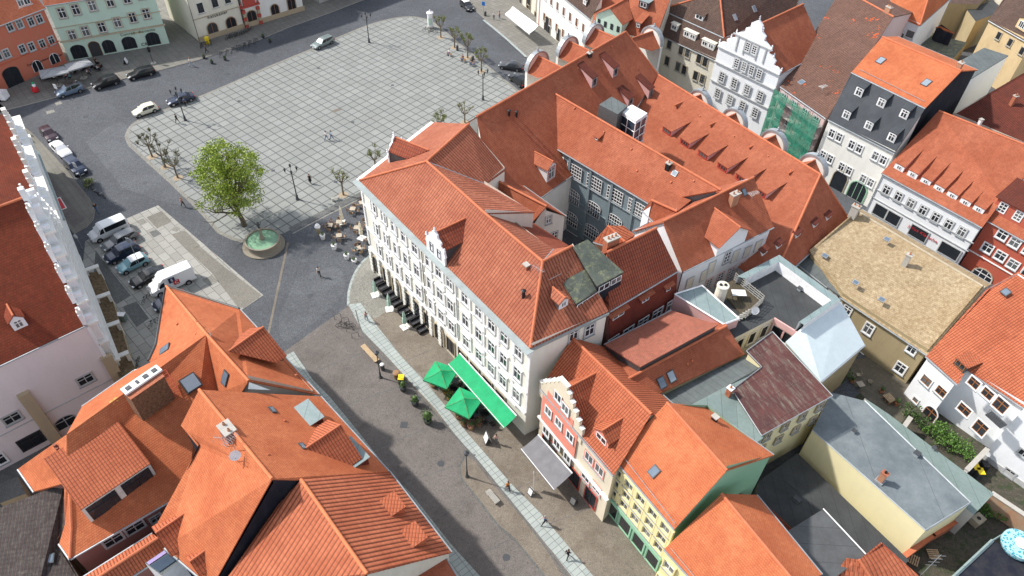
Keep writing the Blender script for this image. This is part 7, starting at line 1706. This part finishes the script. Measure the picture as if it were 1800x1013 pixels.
bin_(804, 89, 'dark litter bin beside the second tree of the far row'); bin_(831, 108, 'small dark litter bin near the benches of the far row'); bin_(853, 29, 'dark litter bin on the pavement near the small white roofed car')
bin_(1716, 838, 'dark wheeled bin with yellow lid by the white wall at the right', 'darkmetal', 'yellowplastic', sq=True, h=1.0); bin_(1708, 830, 'second wheeled bin with yellow lid by the garden wall at the right', 'darkmetal', 'yellowplastic', sq=True, h=1.0); bin_(1724, 826, 'black wheeled bin behind the yellow lidded ones', 'black', sq=True, h=1.05)
bin_(366, 78, 'yellow letter box at the corner of the cream house', 'yellowplastic', sq=True, h=1.3, name='letter_box', cat='letter box')
def aboard(px, py, az, label, m='white', h=1.0, w=.62):
    t = thing('advertising_board', label, 'sign board', at(px, py), rad(az)); b = MB()
    for s in (-1, 1): b.box((s*.16, 0, h/2), (.03, w, h), 0, (Vector((1, 0, s*.28)).normalized(), Vector((0, 1, 0)), Vector((-s*.28, 0, 1)).normalized()))
    b.build('frame', M['darkmetal'], t); b = MB()
    for s in (-1, 1): b.box((s*.185, 0, h*.55), (.02, w-.1, h*.75), 0, (Vector((1, 0, s*.28)).normalized(), Vector((0, 1, 0)), Vector((-s*.28, 0, 1)).normalized()))
    b.build('panel', M[m], t); return t
aboard(857, 776, 200, 'white folding board standing on the granite strip by the green awning', h=1.4, w=.95); aboard(934, 868, -140, 'small dark framed folding board below the grey awning'); aboard(1008, 884, -130, 'grey folding board in front of the red framed shop window', 'concrete'); aboard(222, 113, 190, 'white folding board on the pavement in front of the pale green house', h=1.3, w=1.0)
def flagpole(px, py, h, label):
    t = thing('beach_flag', label, 'flag', at(px, py)); b = MB(); b.tube([(0, 0, 0), (0, 0, h*.6), (-.12, 0, h)], .025, 0, 5); b.build('pole', M['white'], t); b = MB(); b.face([(0, 0, .8), (.02, .35, 1.1), (-.02, .42, h*.8), (-.12, .02, h)]); b.build('cloth', M['white'], t)
flagpole(937, 862, 3.6, 'slim white flag standing beside the grey awning')
def post_sign(px, py, h, label, m='bluesign', shape='rect'):
    t = thing('traffic_sign', label, 'sign', at(px, py)); b = MB(); b.tube([(0, 0, 0), (0, 0, h)], .04, 0, 6); b.build('post', M['zinc'], t); b = MB()
    n_ = Vector((-.3, -.95, 0)).normalized(); u = Vector((n_.y, -n_.x, 0))
    if shape == 'rect': b.box(Vector((0, 0, h-.4))+n_*.06, (.62, .04, .8), 0, (u, n_, UPV))
    else: b.tube([Vector((0, 0, h-.35))+n_*.05, Vector((0, 0, h-.35))+n_*.09], .32, 0, 16)
    b.build('plate', M[m], t); return t
post_sign(850, 27, 2.8, 'blue parking sign on the top right pavement'); post_sign(106, 171, 2.4, 'white topped sign post beside the blue-grey car', 'white'); post_sign(145, 437, 2.5, 'white sign post at the head of the parking bay', 'white', 'round'); post_sign(287, 560, 5.6, 'tall thin pole between the parked cars and the bright orange roof', 'white', 'round')
post_sign(147, 322, 3.6, 'slim sign post beside the dark blue car at the kerb', 'white'); post_sign(250, 475, 5.5, 'tall thin pole standing in the parking bay', 'zinc')
TS = thing('traffic_signal', 'small dark signal box on a post with round stone foot before the pale green house', 'signal', at(270, 112)); b = MB(); b.lathe([(.55, 0), (.5, .15)], 0, 16); b.build('foot', M['concrete'], TS); b = MB(); b.tube([(0, 0, 0), (0, 0, 3.0)], .06, 0, 6); b.build('post', M['darkmetal'], TS); b = MB(); b.box((0, 0, 2.7), (.35, .35, .9)); b.build('signal_head', M['black'], TS)
IC = thing('ice_cream_figure', 'tall ice cream cone figure with white swirl beside the cafe pots', 'figure', at(561, 413)); b = MB(); b.lathe([(.16, 0), (.34, 1.2), (.36, 1.3)], 0, 12); b.build('cone', M['ochre'], IC); b = MB(); b.lathe([(.36, 1.3), (.4, 1.5), (.26, 1.65), (.3, 1.75), (.12, 1.95), (.02, 2.1)], 0, 12); b.build('scoop', M['white'], IC)
RC = thing('promo_figure', 'round red and white promotional figure with a green top beside the grey canopies', 'figure', at(64, 163)); b = MB(); b.lathe([(.3, 0), (.55, .4), (.5, .9), (.2, 1.1)], 0, 14); b.build('red_body', M['redsign'], RC); b = MB(); b.lathe([(.25, 1.1), (.3, 1.4), (.1, 1.7)], 0, 12, (.1, .1, 0)); b.build('head', M['white'], RC); b = MB(); b.lathe([(.2, 1.6), (.22, 1.75), (.02, 1.95)], 0, 10, (.1, .1, 0)); b.build('cap', M['green_cloth'], RC)
for x, y, l in ((216, 60, 'x'),): pass
# grey canopies of the red cafe
def canopy(P4, z, label):
    P = [at(x, y, z) for x, y in P4]; c = sum(P, Vector())/4; t = thing('cafe_canopy', label, 'canopy', (c.x, c.y, .12), 0, 'grey canopies of the red cafe'); o = t.location.copy(); b = MB(); top = c+UPV*.45
    for i in range(4): b.face([P[i], P[(i+1) % 4], top]); b.face([P[i], P[(i+1) % 4], P[(i+1) % 4]-UPV*.2, P[i]-UPV*.2])
    b.build('cloth', M['greytop'], t, off=o); b = MB(); b.tube([Vector((c.x, c.y, .1)), top], .05, 0, 6)
    for p in P: b.tube([top, p], .02, 0, 4)
    b.build('pole', M['darkmetal'], t, off=o); b = MB(); b.box(Vector((c.x, c.y, .2)), (.9, .9, .15)); b.build('base', M['concrete'], t, off=o)
M['greytop'] = plain('greytop', (.33, .34, .35), .8)
canopy(((67, 124), (112, 116), (121, 127), (72, 138)), 2.7, 'grey canopy in front of the red cafe, the left one'); canopy(((113, 113), (152, 103), (164, 112), (118, 126)), 2.7, 'grey canopy between the red and green houses, the right one')

# ================================================================== CAFE FURNITURE
def chair_proto(m, label):
    t = thing('chair', label, 'chair'); b = MB(); b.box((0, 0, .45), (.44, .44, .05)); b.build('seat', M[m], t); b = MB(); b.box((-.21, 0, .70), (.04, .42, .42)); b.build('backrest', M[m], t)
    for a in (-.19, .19):
        for c in (-.19, .19): b = MB(); b.tube([(a, c, 0), (a, c, .45)], .018, 0, 4); b.build('leg', M['darkmetal'], t)
    return t
def table_proto(m, label, s=.75):
    t = thing('table', label, 'table'); b = MB(); b.box((0, 0, .73), (s, s, .035)); b.build('table_top', M[m], t); b = MB(); b.tube([(0, 0, 0), (0, 0, .72)], .03, 0, 6); b.box((0, 0, .02), (.42, .42, .04)); b.build('foot', M['darkmetal'], t); return t
M['tabletan'] = plain('tabletan', (.42, .36, .28), .7); M['chairtan'] = plain('chairtan', (.26, .18, .12), .7); CP = chair_proto('chairtan', 'x'); TP = table_proto('tabletan', 'x'); DP = chair_proto('black', 'x'); DT = table_proto('darkmetal', 'x'); WP = chair_proto('sandtrim', 'x'); first = set()
def place(pr, p, rz, label, group=None):
    t = pr if pr.name not in first else copy_tree(pr); first.add(pr.name); t.location = p; t.rotation_euler = (0, 0, rz); t['label'] = label
    if group: t['group'] = group
    elif 'group' in t: del t['group']
    return t
rng = random.Random(9)
def tset(px, py, cp, tp, lt, lc, gt, gc, n=4, z=0, d=.68):
    c = at(px, py, z); a0 = rng.uniform(-.6, .6); place(tp, c, a0, lt, gt)
    for k in range(n): a = a0+k*2*math.pi/n+rng.uniform(-.12, .12); place(cp, c+Vector((math.cos(a), math.sin(a), 0))*d, a+math.pi+rng.uniform(-.2, .2), ('right', 'rear', 'left', 'front')[k]+' '+lc, gc)
for x, y, l in ((621, 374, 'nearest the bench and tree pit'), (597, 397, 'under the closed cream parasol nearer the plaza'), (581, 403, 'beside the ice cream figure'), (597, 421, 'between the two front white pots'), (637, 363, 'closest to the far corner of the townhouse'), (648, 396, 'against the townhouse wall behind a cream parasol'), (628, 407, 'under the cream parasol nearer the townhouse'), (631, 443, 'beside the round kerb with three guests'), (651, 426, 'against the townhouse wall near the round kerb')): tset(x, y, CP, TP, 'pale cafe table '+l, 'wooden cafe chair at the table '+l, 'cafe tables by the townhouse', 'cafe chairs by the townhouse')
for x, y, l in ((82, 141, 'under the left end of the left grey canopy'), (94, 139, 'under the middle of the left grey canopy'), (108, 135, 'under the right end of the left grey canopy'), (126, 131, 'under the left end of the right grey canopy'), (142, 126, 'under the middle of the right grey canopy'), (157, 121, 'under the right end of the right grey canopy'), (172, 122, 'in the open beside the right grey canopy')): tset(x, y, DP, DT, 'dark cafe table '+l, 'black chair at the table '+l, 'tables of the red cafe', 'chairs of the red cafe', z=.12)
for x, y, l in ((768, 668, 'under the first green parasol near the pink flowers'), (785, 682, 'under the first green parasol near the yellow flowers'), (800, 700, 'between the two green parasols'), (812, 716, 'under the middle of the second green parasol'), (826, 728, 'at the lower corner of the second green parasol'), (838, 735, 'beside the pink flowers below the second green parasol'), (800, 676, 'between the first green parasol and the awning'), (822, 700, 'between the second green parasol and the awning'), (845, 722, 'in the open beside the lower green awning'), (862, 742, 'at the street end of the green awning')): tset(x, y, DP, DT, 'dark table '+l, 'black chair at the table '+l, 'tables under the green awning', 'chairs under the green awning')
for x, y in ((1507, 663), (1527, 675)): place(WP, at(x, y), rng.uniform(0, 6), 'wicker coloured chair on the small courtyard patio', 'patio chairs')
place(TP, at(1509, 682), .3, 'small white table on the courtyard patio beside the wicker chairs')
def sofa(px, py, az, label):
    t = thing('lounge_sofa', label, 'sofa', at(px, py), rad(az), 'dark lounge sofas along the facade'); b = MB(); b.box((0, 0, .2), (1.6, .8, .4)); b.build('seat', M['black'], t); b = MB(); b.box((0, .32, .52), (1.6, .18, .5)); b.build('backrest', M['black'], t); b = MB(); b.box((-.38, -.05, .43), (.7, .62, .08)); b.box((.38, -.05, .43), (.7, .62, .08)); b.build('cushion', M['greycush'], t)
M['greycush'] = plain('greycush', (.06, .06, .065), .9)
for i, (x, y) in enumerate(((668, 497), (676, 507), (684, 516), (692, 524), (700, 534), (712, 549), (723, 560), (733, 568), (745, 581))): sofa(x, y, 40, ('first', 'second', 'third', 'fourth', 'fifth', 'sixth', 'seventh', 'eighth', 'last')[i]+' dark lounge sofa from the square along the white facade')

# ================================================================== PEOPLE
def person(px, py, az, label, top, legs, hair=(.05, .03, .02), pose='walk', z=0, h=1.72, group=None, seed=0, dress=False):
    r = random.Random(seed*7+int(px)); t = thing('person', label, 'person', at(px, py, z), rad(az), group); S = h/1.75
    V = {}; E = []
    def v(n, x, y, zz, rx): V[n] = (Vector((x, y, zz))*S, rx*S)
    sw = .26 if pose == 'walk' else .03
    sit = pose == 'sit'; pz = .50 if sit else .93
    v('pel', 0, 0, pz, .145); v('wst', 0, 0, pz+.17, .125); v('chs', .02, 0, pz+.40, .15); v('nek', .03, 0, pz+.56, .06); v('hed', .05, 0, pz+.67, .092); v('crn', .045, 0, pz+.76, .075)
    for s, k in ((-1, 'R'), (1, 'L')):
        f = sw*s
        v('sh'+k, 0, s*.17, pz+.47, .062)
        if sit: v('el'+k, .12, s*.23, pz+.26, .042); v('wr'+k, .36, s*.15, pz+.22, .03); v('kn'+k, .42, s*.13, .50, .068); v('an'+k, .40, s*.13, .09, .042); v('to'+k, .56, s*.14, .04, .035); v('hp'+k, .06, s*.10, pz-.02, .1)
        else:
            v('el'+k, -f*.35-.02, s*.24, pz+.21, .044); v('wr'+k, -f*.9+.08, s*.23, pz-.02, .031)
            v('hp'+k, .0, s*.09, pz-.05, .1); v('kn'+k, f*.7+.05, s*.095, pz-.46, .066); v('an'+k, f*1.25-(.06 if f < 0 else 0), s*.095, .10+(.10 if f < 0 and sw > .1 else 0), .042); v('to'+k, f*1.25+.14, s*.105, .045+(.03 if f < 0 and sw > .1 else 0), .035)
        E += [('chs', 'sh'+k), ('sh'+k, 'el'+k), ('el'+k, 'wr'+k), ('pel', 'hp'+k), ('hp'+k, 'kn'+k), ('kn'+k, 'an'+k), ('an'+k, 'to'+k)]
    E += [('pel', 'wst'), ('wst', 'chs'), ('chs', 'nek'), ('nek', 'hed'), ('hed', 'crn')]
    names = list(V); me = bpy.data.meshes.new('body'); me.from_pydata([V[n][0] for n in names], [(names.index(a), names.index(c)) for a, c in E], []); ob = bpy.data.objects.new('body', me); C.objects.link(ob)
    md = ob.modifiers.new('s', 'SKIN'); sk = me.skin_vertices[0].data
    for i, n in enumerate(names): sk[i].radius = (V[n][1], V[n][1]); sk[i].use_root = (n == 'pel')
    sb = ob.modifiers.new('u', 'SUBSURF'); sb.levels = 1; sb.render_levels = 1
    m2 = bpy.data.meshes.new_from_object(ob.evaluated_get(bpy.context.evaluated_depsgraph_get())); bpy.data.objects.remove(ob)
    for m in (M['skin'], M[top], M[legs], M['rubber']): m2.materials.append(m)
    segs = [(V[a][0], V[c][0], 0 if a in ('hed', 'nek') or c in ('nek', 'hed') or a[:2] == 'el' else (2 if a == 'pel' or a[:2] in ('hp', 'kn') else (3 if a[:2] == 'an' else 1))) for a, c in E]
    for p in m2.polygons:
        c = p.center; best = None
        for a, d, mi in segs:
            ab = d-a; tt = max(0, min(1, (c-a).dot(ab)/ab.length_squared)); D = (c-(a+ab*tt)).length
            if best is None or D < best[0]: best = (D, mi)
        p.material_index = best[1]; p.use_smooth = True
    body = bpy.data.objects.new('body', m2); C.objects.link(body); body.parent = t
    g = MB(); hd = V['hed'][0]; cr = V['crn'][0]
    for i in range(7):   # hair cap
        pass
    rings = []
    for k in range(6):
        a = math.pi/2*k/5; rr = .108*S*math.cos(a)+.002; rings.append([cr+Vector((-.012+rr*math.cos(q), rr*.9*math.sin(q), -.035+.11*S*math.sin(a))) for q in [2*math.pi*j/12 for j in range(12)]])
    g.quadgrid(rings, 0); g.tube([cr+Vector((-.07, 0, -.02)), hd+Vector((-.085, 0, -.06))], [.07, .05], 0, 8)
    hm = 'hair_%d' % int(hair[0]*1000)
    if hm not in M: M[hm] = plain(hm, hair, .7)
    g.build('hair', M[hm], t, smooth=True)
    g = MB()
    for s, k in ((-1, 'R'), (1, 'L')):
        w_ = V['wr'+k][0]; el = V['el'+k][0]; d = (w_-el).normalized(); sd_ = d.cross(Vector((0, 1, 0))).normalized() if abs(d.y) < .9 else Vector((1, 0, 0)); nn = d.cross(sd_).normalized()
        g.box(w_+d*.055*S, (.075*S, .03*S, .10*S), 0, (sd_, nn, d))
        for i, (o_, L_) in enumerate(((-.030, .062), (-.010, .072), (.010, .068), (.030, .052))):
            b0 = w_+d*.10*S+sd_*o_*S; g.tube([b0, b0+d*L_*.55*S, b0+(d*L_+nn*s*-.018)*S], [.009*S, .0085*S, .007*S], 0, 5)
        b0 = w_+d*.05*S-sd_*.036*S; g.tube([b0, b0+(d*.03-sd_*.025)*S, b0+(d*.06-sd_*.028)*S], [.011*S, .01*S, .008*S], 0, 5)
    g.build('hand', M['skin'], t) if False else None
    hands = g; mm = hands.build('hands', M['skin'], t)
    g = MB(); f_ = hd+Vector((.088*S, 0, .01)); g.tube([f_, f_+Vector((.03, 0, -.03))], [.012, .016], 0, 5)
    for s in (-1, 1): g.tube([hd+Vector((.080, s*.032, .028)), hd+Vector((.093, s*.032, .028))], .011, 1, 6); g.tube([hd+Vector((0, s*.085, .0)), hd+Vector((0, s*.1, .01))], [.025, .02], 0, 6)
    g.box(hd+Vector((.086, 0, -.045)), (.012, .04, .008), 2); g.build('face', [M['skin'], M['black'], M['redtrim']], t)
    if dress: g = MB(); p = V['wst'][0]; g.lathe([(.15, 0), (.17, -.15), (.24, -.55), (.25, -.56)][::-1], 0, 14, p); g.build('coat', M[top], t)
    return t
M['skin'] = plain('skin', (.45, .27, .19), .6)
for n, c in (('c_white', (.7, .7, .7)), ('c_black', (.015, .015, .018)), ('c_blue', (.05, .09, .2)), ('c_jeans', (.10, .16, .28)), ('c_lightjeans', (.3, .4, .5)), ('c_red', (.4, .04, .03)), ('c_orange', (.55, .2, .05)), ('c_pink', (.55, .35, .32)), ('c_grey', (.16, .16, .17)), ('c_beige', (.4, .32, .24)), ('c_teal', (.1, .3, .35)), ('c_maroon', (.12, .03, .03))): M[n] = plain(n, c, .9)
BLD = (.35, .2, .09); BRN = (.09, .05, .03); GRY = (.3, .29, .28); RED = (.25, .06, .03)
person(45, 238, -50, 'person in a white top walking on the pavement beside the gabled hall', 'c_white', 'c_black', BLD, seed=1); person(36, 240, -45, 'person in dark red walking close to the gabled hall wall', 'c_maroon', 'c_black', seed=2); person(48, 249, 130, 'person in black walking on the pavement nearest the camera of three', 'c_black', 'c_black', seed=3)
person(313, 217, 160, 'person in black striding across the left plaza corner below the lamp', 'c_black', 'c_black', seed=4); person(574, 247, 20, 'person in white shirt and jeans walking mid-plaza, the left of two', 'c_white', 'c_jeans', BRN, seed=5); person(583, 246, 20, 'person in pale blue top walking mid-plaza, the right of two', 'c_lightjeans', 'c_blue', seed=6)
person(546, 323, 80, 'person in a long black coat standing on the plaza near the lamp post', 'c_black', 'c_black', pose='stand', seed=7, dress=True); person(323, 364, -30, 'person in a pink top walking on the road left of the big tree', 'c_pink', 'c_black', BLD, seed=8); person(172, 374, -60, 'person in black with blue jeans at the rounded end of the pavement', 'c_black', 'c_jeans', BLD, seed=9)
person(562, 486, -70, 'person in white and black walking on the dark cobbles beyond the fountain', 'c_white', 'c_black', seed=10); person(645, 565, 120, 'person with red hair and light jeans walking on the granite strip', 'c_pink', 'c_lightjeans', RED, seed=11)
person(893, 862, 110, 'person in an orange top walking down the granite strip', 'c_orange', 'c_black', BRN, seed=12); person(957, 922, 200, 'person in blue walking below the orange topped one on the granite strip', 'c_blue', 'c_black', GRY, seed=13); person(997, 981, 60, 'person in black striding along the granite strip at the bottom', 'c_black', 'c_black', seed=14)
person(872, 780, 90, 'person in pale pink standing beside the white folding board', 'c_pink', 'c_grey', BRN, pose='stand', seed=15); person(364, 94, -140, 'person in blue walking along the pavement in front of the parked bicycles', 'c_blue', 'c_black', seed=16); person(336, 117, 20, 'person in white walking on the road near the small planters', 'c_white', 'c_lightjeans', BLD, seed=17)
person(327, 188, 90, 'person in dark blue standing beside the dark blue car at the plaza corner', 'c_blue', 'c_black', pose='stand', seed=18); person(868, 36, 100, 'person in white standing on the pavement by the white awning', 'c_white', 'c_grey', GRY, pose='stand', seed=19); person(878, 34, 140, 'person in a striped pale top standing near the pink house front', 'c_pink', 'c_jeans', pose='stand', seed=20)
for i, (x, y, top, l) in enumerate(((790, 97, 'c_white', 'person in white sitting on the bench nearest the advertising column'), (814, 107, 'c_maroon', 'person in dark red sitting on the middle bench of the far row'), (829, 113, 'c_black', 'person in black sitting on the last bench of the far row'), (834, 116, 'c_grey', 'person in grey sitting at the end of the last bench of the far row'))): person(x, y, -130, l, top, 'c_jeans', pose='sit', seed=30+i)
for i, (x, y, az, top, l) in enumerate(((97, 143, 40, 'c_white', 'seated guest in white under the left grey canopy'), (120, 139, 200, 'c_pink', 'seated guest in pink between the two grey canopies'), (126, 141, 160, 'c_teal', 'seated guest in teal between the two grey canopies'), (155, 133, 20, 'c_white', 'seated guest in white at the outer table by the right grey canopy'), (161, 130, 190, 'c_blue', 'seated guest in dark blue beside the right grey canopy'), (173, 126, 60, 'c_white', 'seated guest in white at the table nearest the parked black car'), (179, 123, 190, 'c_maroon', 'seated guest in dark red at the table nearest the parked black car'))): person(x, y, az, l, top, 'c_black', pose='sit', z=.12, seed=50+i)
person(171, 116, -90, 'person in black standing behind the tables in front of the green house', 'c_black', 'c_black', pose='stand', z=.12, seed=60)
for i, (x, y, az, top, l) in enumerate(((626, 444, 10, 'c_teal', 'seated guest in teal at the cafe table nearest the round kerb'), (633, 436, 250, 'c_black', 'seated guest in black at the cafe table nearest the round kerb'), (637, 445, 150, 'c_white', 'seated guest in white at the cafe table nearest the round kerb'), (576, 404, 0, 'c_black', 'seated guest in black at the table beside the ice cream figure'), (584, 397, 230, 'c_grey', 'seated guest in grey at the table beside the ice cream figure'))): person(x, y, az, l, top, 'c_black', pose='sit', seed=70+i)

# ================================================================== LOWER RIGHT YARDS
def shrub(name, label, pix, h, n, seed, m='leafdark', cat='shrub'):
    rng = random.Random(seed); P = [at(x, y) for x, y in pix]; t = thing(name, label, cat, sum(P, Vector())/len(P)); o = t.location.copy(); b = MB(); tb = MB()
    for p in P:
        for k in range(n): c = p+Vector((rng.uniform(-.7, .7), rng.uniform(-.7, .7), h*rng.uniform(.3, .85))); leafball(b, c, rng.uniform(.35, .6), 40, .17, rng)
        tb.tube([p, p+UPV*h*.6], .04, 0, 5)
    b.build('foliage', M[m], t, off=o); tb.build('stem', M['bark'], t, off=o); return t
M['hedgegreen'] = M['leafdark']
k = N('leafbright'); oi = k.n('NewGeometry'); k.color(k.mix(oi.outputs['Random Per Island'], (.05, .13, .02), (.13, .24, .04))); k.rough(.6); M['leafbright'] = k.m
shrub('hedge', 'bright green hedge between the flat roofs and the white courtyard house', [(1632, 765), (1645, 775), (1658, 783), (1671, 791), (1684, 799), (1696, 808), (1650, 768), (1676, 786), (1640, 755)], 1.9, 7, 3, 'leafbright', 'hedge')
shrub('shrub', 'dark shrub at the edge of the small courtyard patio', [(1590, 730), (1600, 740), (1612, 752)], 1.8, 6, 4); shrub('shrub', 'small leafy shrub at the left corner of the patio', [(1485, 668)], 1.3, 5, 5); shrub('shrub', 'low weedy bush beside the old brick wall', [(1735, 905), (1748, 918), (1722, 898)], 1.0, 5, 6, 'leafbright'); shrub('shrub', 'creeping bush on the planted flat roof at the top right', [(1633, 95), (1645, 97)], 4.4, 6, 8, 'leafolive'); shrub('shrub', 'small shrub by the bicycles behind the parked cars', [(156, 322), (163, 326)], 1.0, 5, 9, 'leafolive')
sheet('patio', [(1470, 640), (1560, 620), (1620, 700), (1570, 760)], .02, M['patio'])
def wall_run(name, label, pts, z, m, th=.35, cap=None):
    P = [at(*p, z) for p in pts]; t = thing(name, label, 'wall', (P[0].x, P[0].y, 0)); o = t.location.copy(); b = MB(); c = MB()
    for a, d in zip(P, P[1:]):
        u = (d-a).normalized(); n_ = Vector((-u.y, u.x, 0)); L = (d-a).length+th*.5; mid_ = (a+d)/2; b.box(Vector((mid_.x, mid_.y, z/2)), (L, th, z), 0, (u, n_, UPV)); c.box(Vector((mid_.x, mid_.y, z+.05)), (L+.06, th+.14, .1), 0, (u, n_, UPV))
    b.build('wall', M[m], t, off=o); c.build('coping', M[cap or 'concrete'], t, off=o); return t
wall_run('garden_wall', 'stone garden wall between the patio and the hedge', [(1600, 735), (1588, 752), (1555, 790)], 2.2, 'sandstone'); wall_run('garden_wall', 'crumbling plastered brick wall at the lower right edge', [(1745, 868), (1830, 925)], 2.4, 'ruin'); wall_run('garden_wall', 'low brick wall with red tiles along the pale blue end wall', [(1700, 905), (1640, 940), (1580, 985)], 1.6, 'brick', cap='cap'); wall_run('garden_wall', 'pale rendered wall with flat grey capping by the yellow lidded bins', [(1735, 790), (1700, 826)], 2.0, 'offwhite')
H = House('black_felt_roof', 'flat black felt roof with pale parapet at the bottom right corner', 'outbuilding', 'greywall'); H.solid([(1660, 1030), (1745, 950), (1850, 1010), (1850, 1100)], 0, 3.0, 'greywall', 'body', 'blackwall')
b = MB(); b.tube([at(1660, 1030, 3.1), at(1745, 950, 3.1)], .16, 0, 4); b.tube([at(1745, 950, 3.1), at(1770, 935, 3.1)], .07, 0, 4); b.build('parapet', M['zincsheet'], H.root, off=H.off)
PT = thing('patterned_table', 'round table with a turquoise patterned cover and a white dish at the lower right', 'table', at(1786, 963, 3.0)); k = N('tealpattern'); v = k.n('TexVoronoi', i_Vector=k.pos(), i_Scale=4.5).outputs[0]; k.color(k.mix(k.math('GREATER_THAN', v, .42), (.01, .28, .36), (.35, .55, .6))); M['tealpattern'] = k.m
b = MB(); b.lathe([(1.35, .1), (1.5, .4), (1.5, .75), (.01, .78)], 0, 28); b.build('cover', M['tealpattern'], PT, smooth=False); b = MB(); b.lathe([(.2, .78), (.5, .84), (.55, .92), (.4, .9), (.01, .84)], 0, 20); b.build('dish', M['white'], PT)
WB = thing('planter_box', 'pale wooden box with a dark opening in the yard by the brick wall', 'box', at(1714, 918), rad(30)); b = MB(); b.box((0, 0, .4), (1.2, .9, .8)); b.build('box', M['sandtrim'], WB); b = MB(); b.lathe([(.2, .8), (.2, .82)], 0, 10); b.build('opening', M['black'], WB)
LD = thing('yard_aerial', 'tall thin television aerial standing above the small orange roof', 'antenna', at(1618, 1012, 2.0)); b = MB(); b.tube([(0, 0, 0), (0, 0, 4.2)], .03, 0, 5)
for k_ in range(4): b.tube([(-.5, 0, 2.2+k_*.6), (.5, 0, 2.2+k_*.6)], .015, 0, 4)
b.build('mast', M['zinc'], LD)
CB = thing('cable_cabinet', 'small grey cabinet with pale lid by the mossy yard walls', 'cabinet', at(217, 563)); b = MB(); b.box((0, 0, .5), (.9, .6, 1.0)); b.build('box', M['felt_green'], CB); b = MB(); b.box((0, 0, 1.04), (.96, .66, .08)); b.build('lid', M['white'], CB)
ST2 = thing('market_trailer', 'small white trailer at the left edge beside the red cafe', 'trailer', at(4, 176)); b = MB(); b.box((0, 0, 1.0), (2.2, 1.4, 1.3)); b.build('box', M['white'], ST2)
for s in (-1, 1): b = MB(); b.tube([(0, s*.72, .3), (0, s*.84, .3)], .3, 0, 14); b.build('wheel', M['rubber'], ST2)
for x, y, s_ in ((588, 500, 1),): pass
MC = thing('manhole_cover', 'square iron cover in the street paving beside the planters', 'manhole cover', at(710, 747)); b = MB(); b.box((0, 0, .012), (.75, .75, .02)); b.build('cover', M['darkmetal'], MC)
# ================================================================== FLAT ROOF CLUTTER
def roofbox(px, py, z, size, label, name='roof_vent_box', m='zinc', az=-50):
    t = thing(name, label, 'roof vent', at(px, py, z), rad(az)); b = MB(); b.box((0, 0, size[2]/2), size); b.build('housing', M[m], t); b = MB(); b.box((0, 0, size[2]+.03), (size[0]+.1, size[1]+.1, .06)); b.build('cap', M['darkmetal'], t)
roofbox(1610, 800, 5.2, (.5, .5, .35), 'small grey vent box on the blue-grey felt roof beyond the brick chimney'); roofbox(1500, 760, 5.2, (.35, .35, .3), 'tiny vent box on the upper part of the blue-grey felt roof')
roofbox(1400, 880, 2.2, (.6, .4, .3), 'low vent box on the dark felt yard roof'); roofbox(1405, 510, 9.3, (.4, .4, .35), 'small vent box on the dark inward sloping felt roof'); roofbox(1640, 790, 4.0, (.3, .3, .3), 'tiny vent on the grey-green felt roof near the hedge')
def cable(name, label, pts, r=.02, m='darkmetal'):
    b = MB(); b.tube(pts, r, 0, 4); tag(b.build(name, M[m]), label, 'cable')
cable('cable', 'thin dark cable lying across the dark felt yard roof', [at(1380, 845, 2.25), at(1420, 880, 2.25), at(1440, 930, 2.25), at(1500, 960, 2.25)])
cable('cable', 'pale cable looping down the ochre wall to the satellite dish', [at(1556, 560, 5.2), at(1566, 590, 4.2), at(1580, 606, 4.0)], .025, 'white')
for i, (x, y, l) in enumerate(((1640, 975, 'wooden pallet lying in the dark yard at the lower right'), (1605, 985, 'wooden plank stack in the dark yard beside the aerial'), (1560, 705, 'brown wicker table on the small courtyard patio'))):
    t = thing('pallet' if i < 2 else 'table', l, 'pallet' if i < 2 else 'table', at(x, y), i); b = MB()
    for k in range(5): b.box((0, -.4+k*.2, .14 if i < 2 else .6), (1.1, .12, .04))
    b.build('boards', M['lightwood'], t); b = MB()
    for k in (-.45, 0, .45): b.box((k, 0, .06 if i < 2 else .29), (.09, .9, .12 if i < 2 else .58))
    b.build('bearer', M['wood'], t)
planter(1497, 672, .25, .4, .3, 'small pot plant at the left edge of the courtyard patio', 'pot', seed=61); planter(1548, 690, .28, .4, .35, 'terracotta pot plant by the patio door of the ochre house', 'pot', seed=62); planter(1575, 712, .28, .45, .45, 'large pot plant at the right edge of the courtyard patio', 'pot', seed=63)
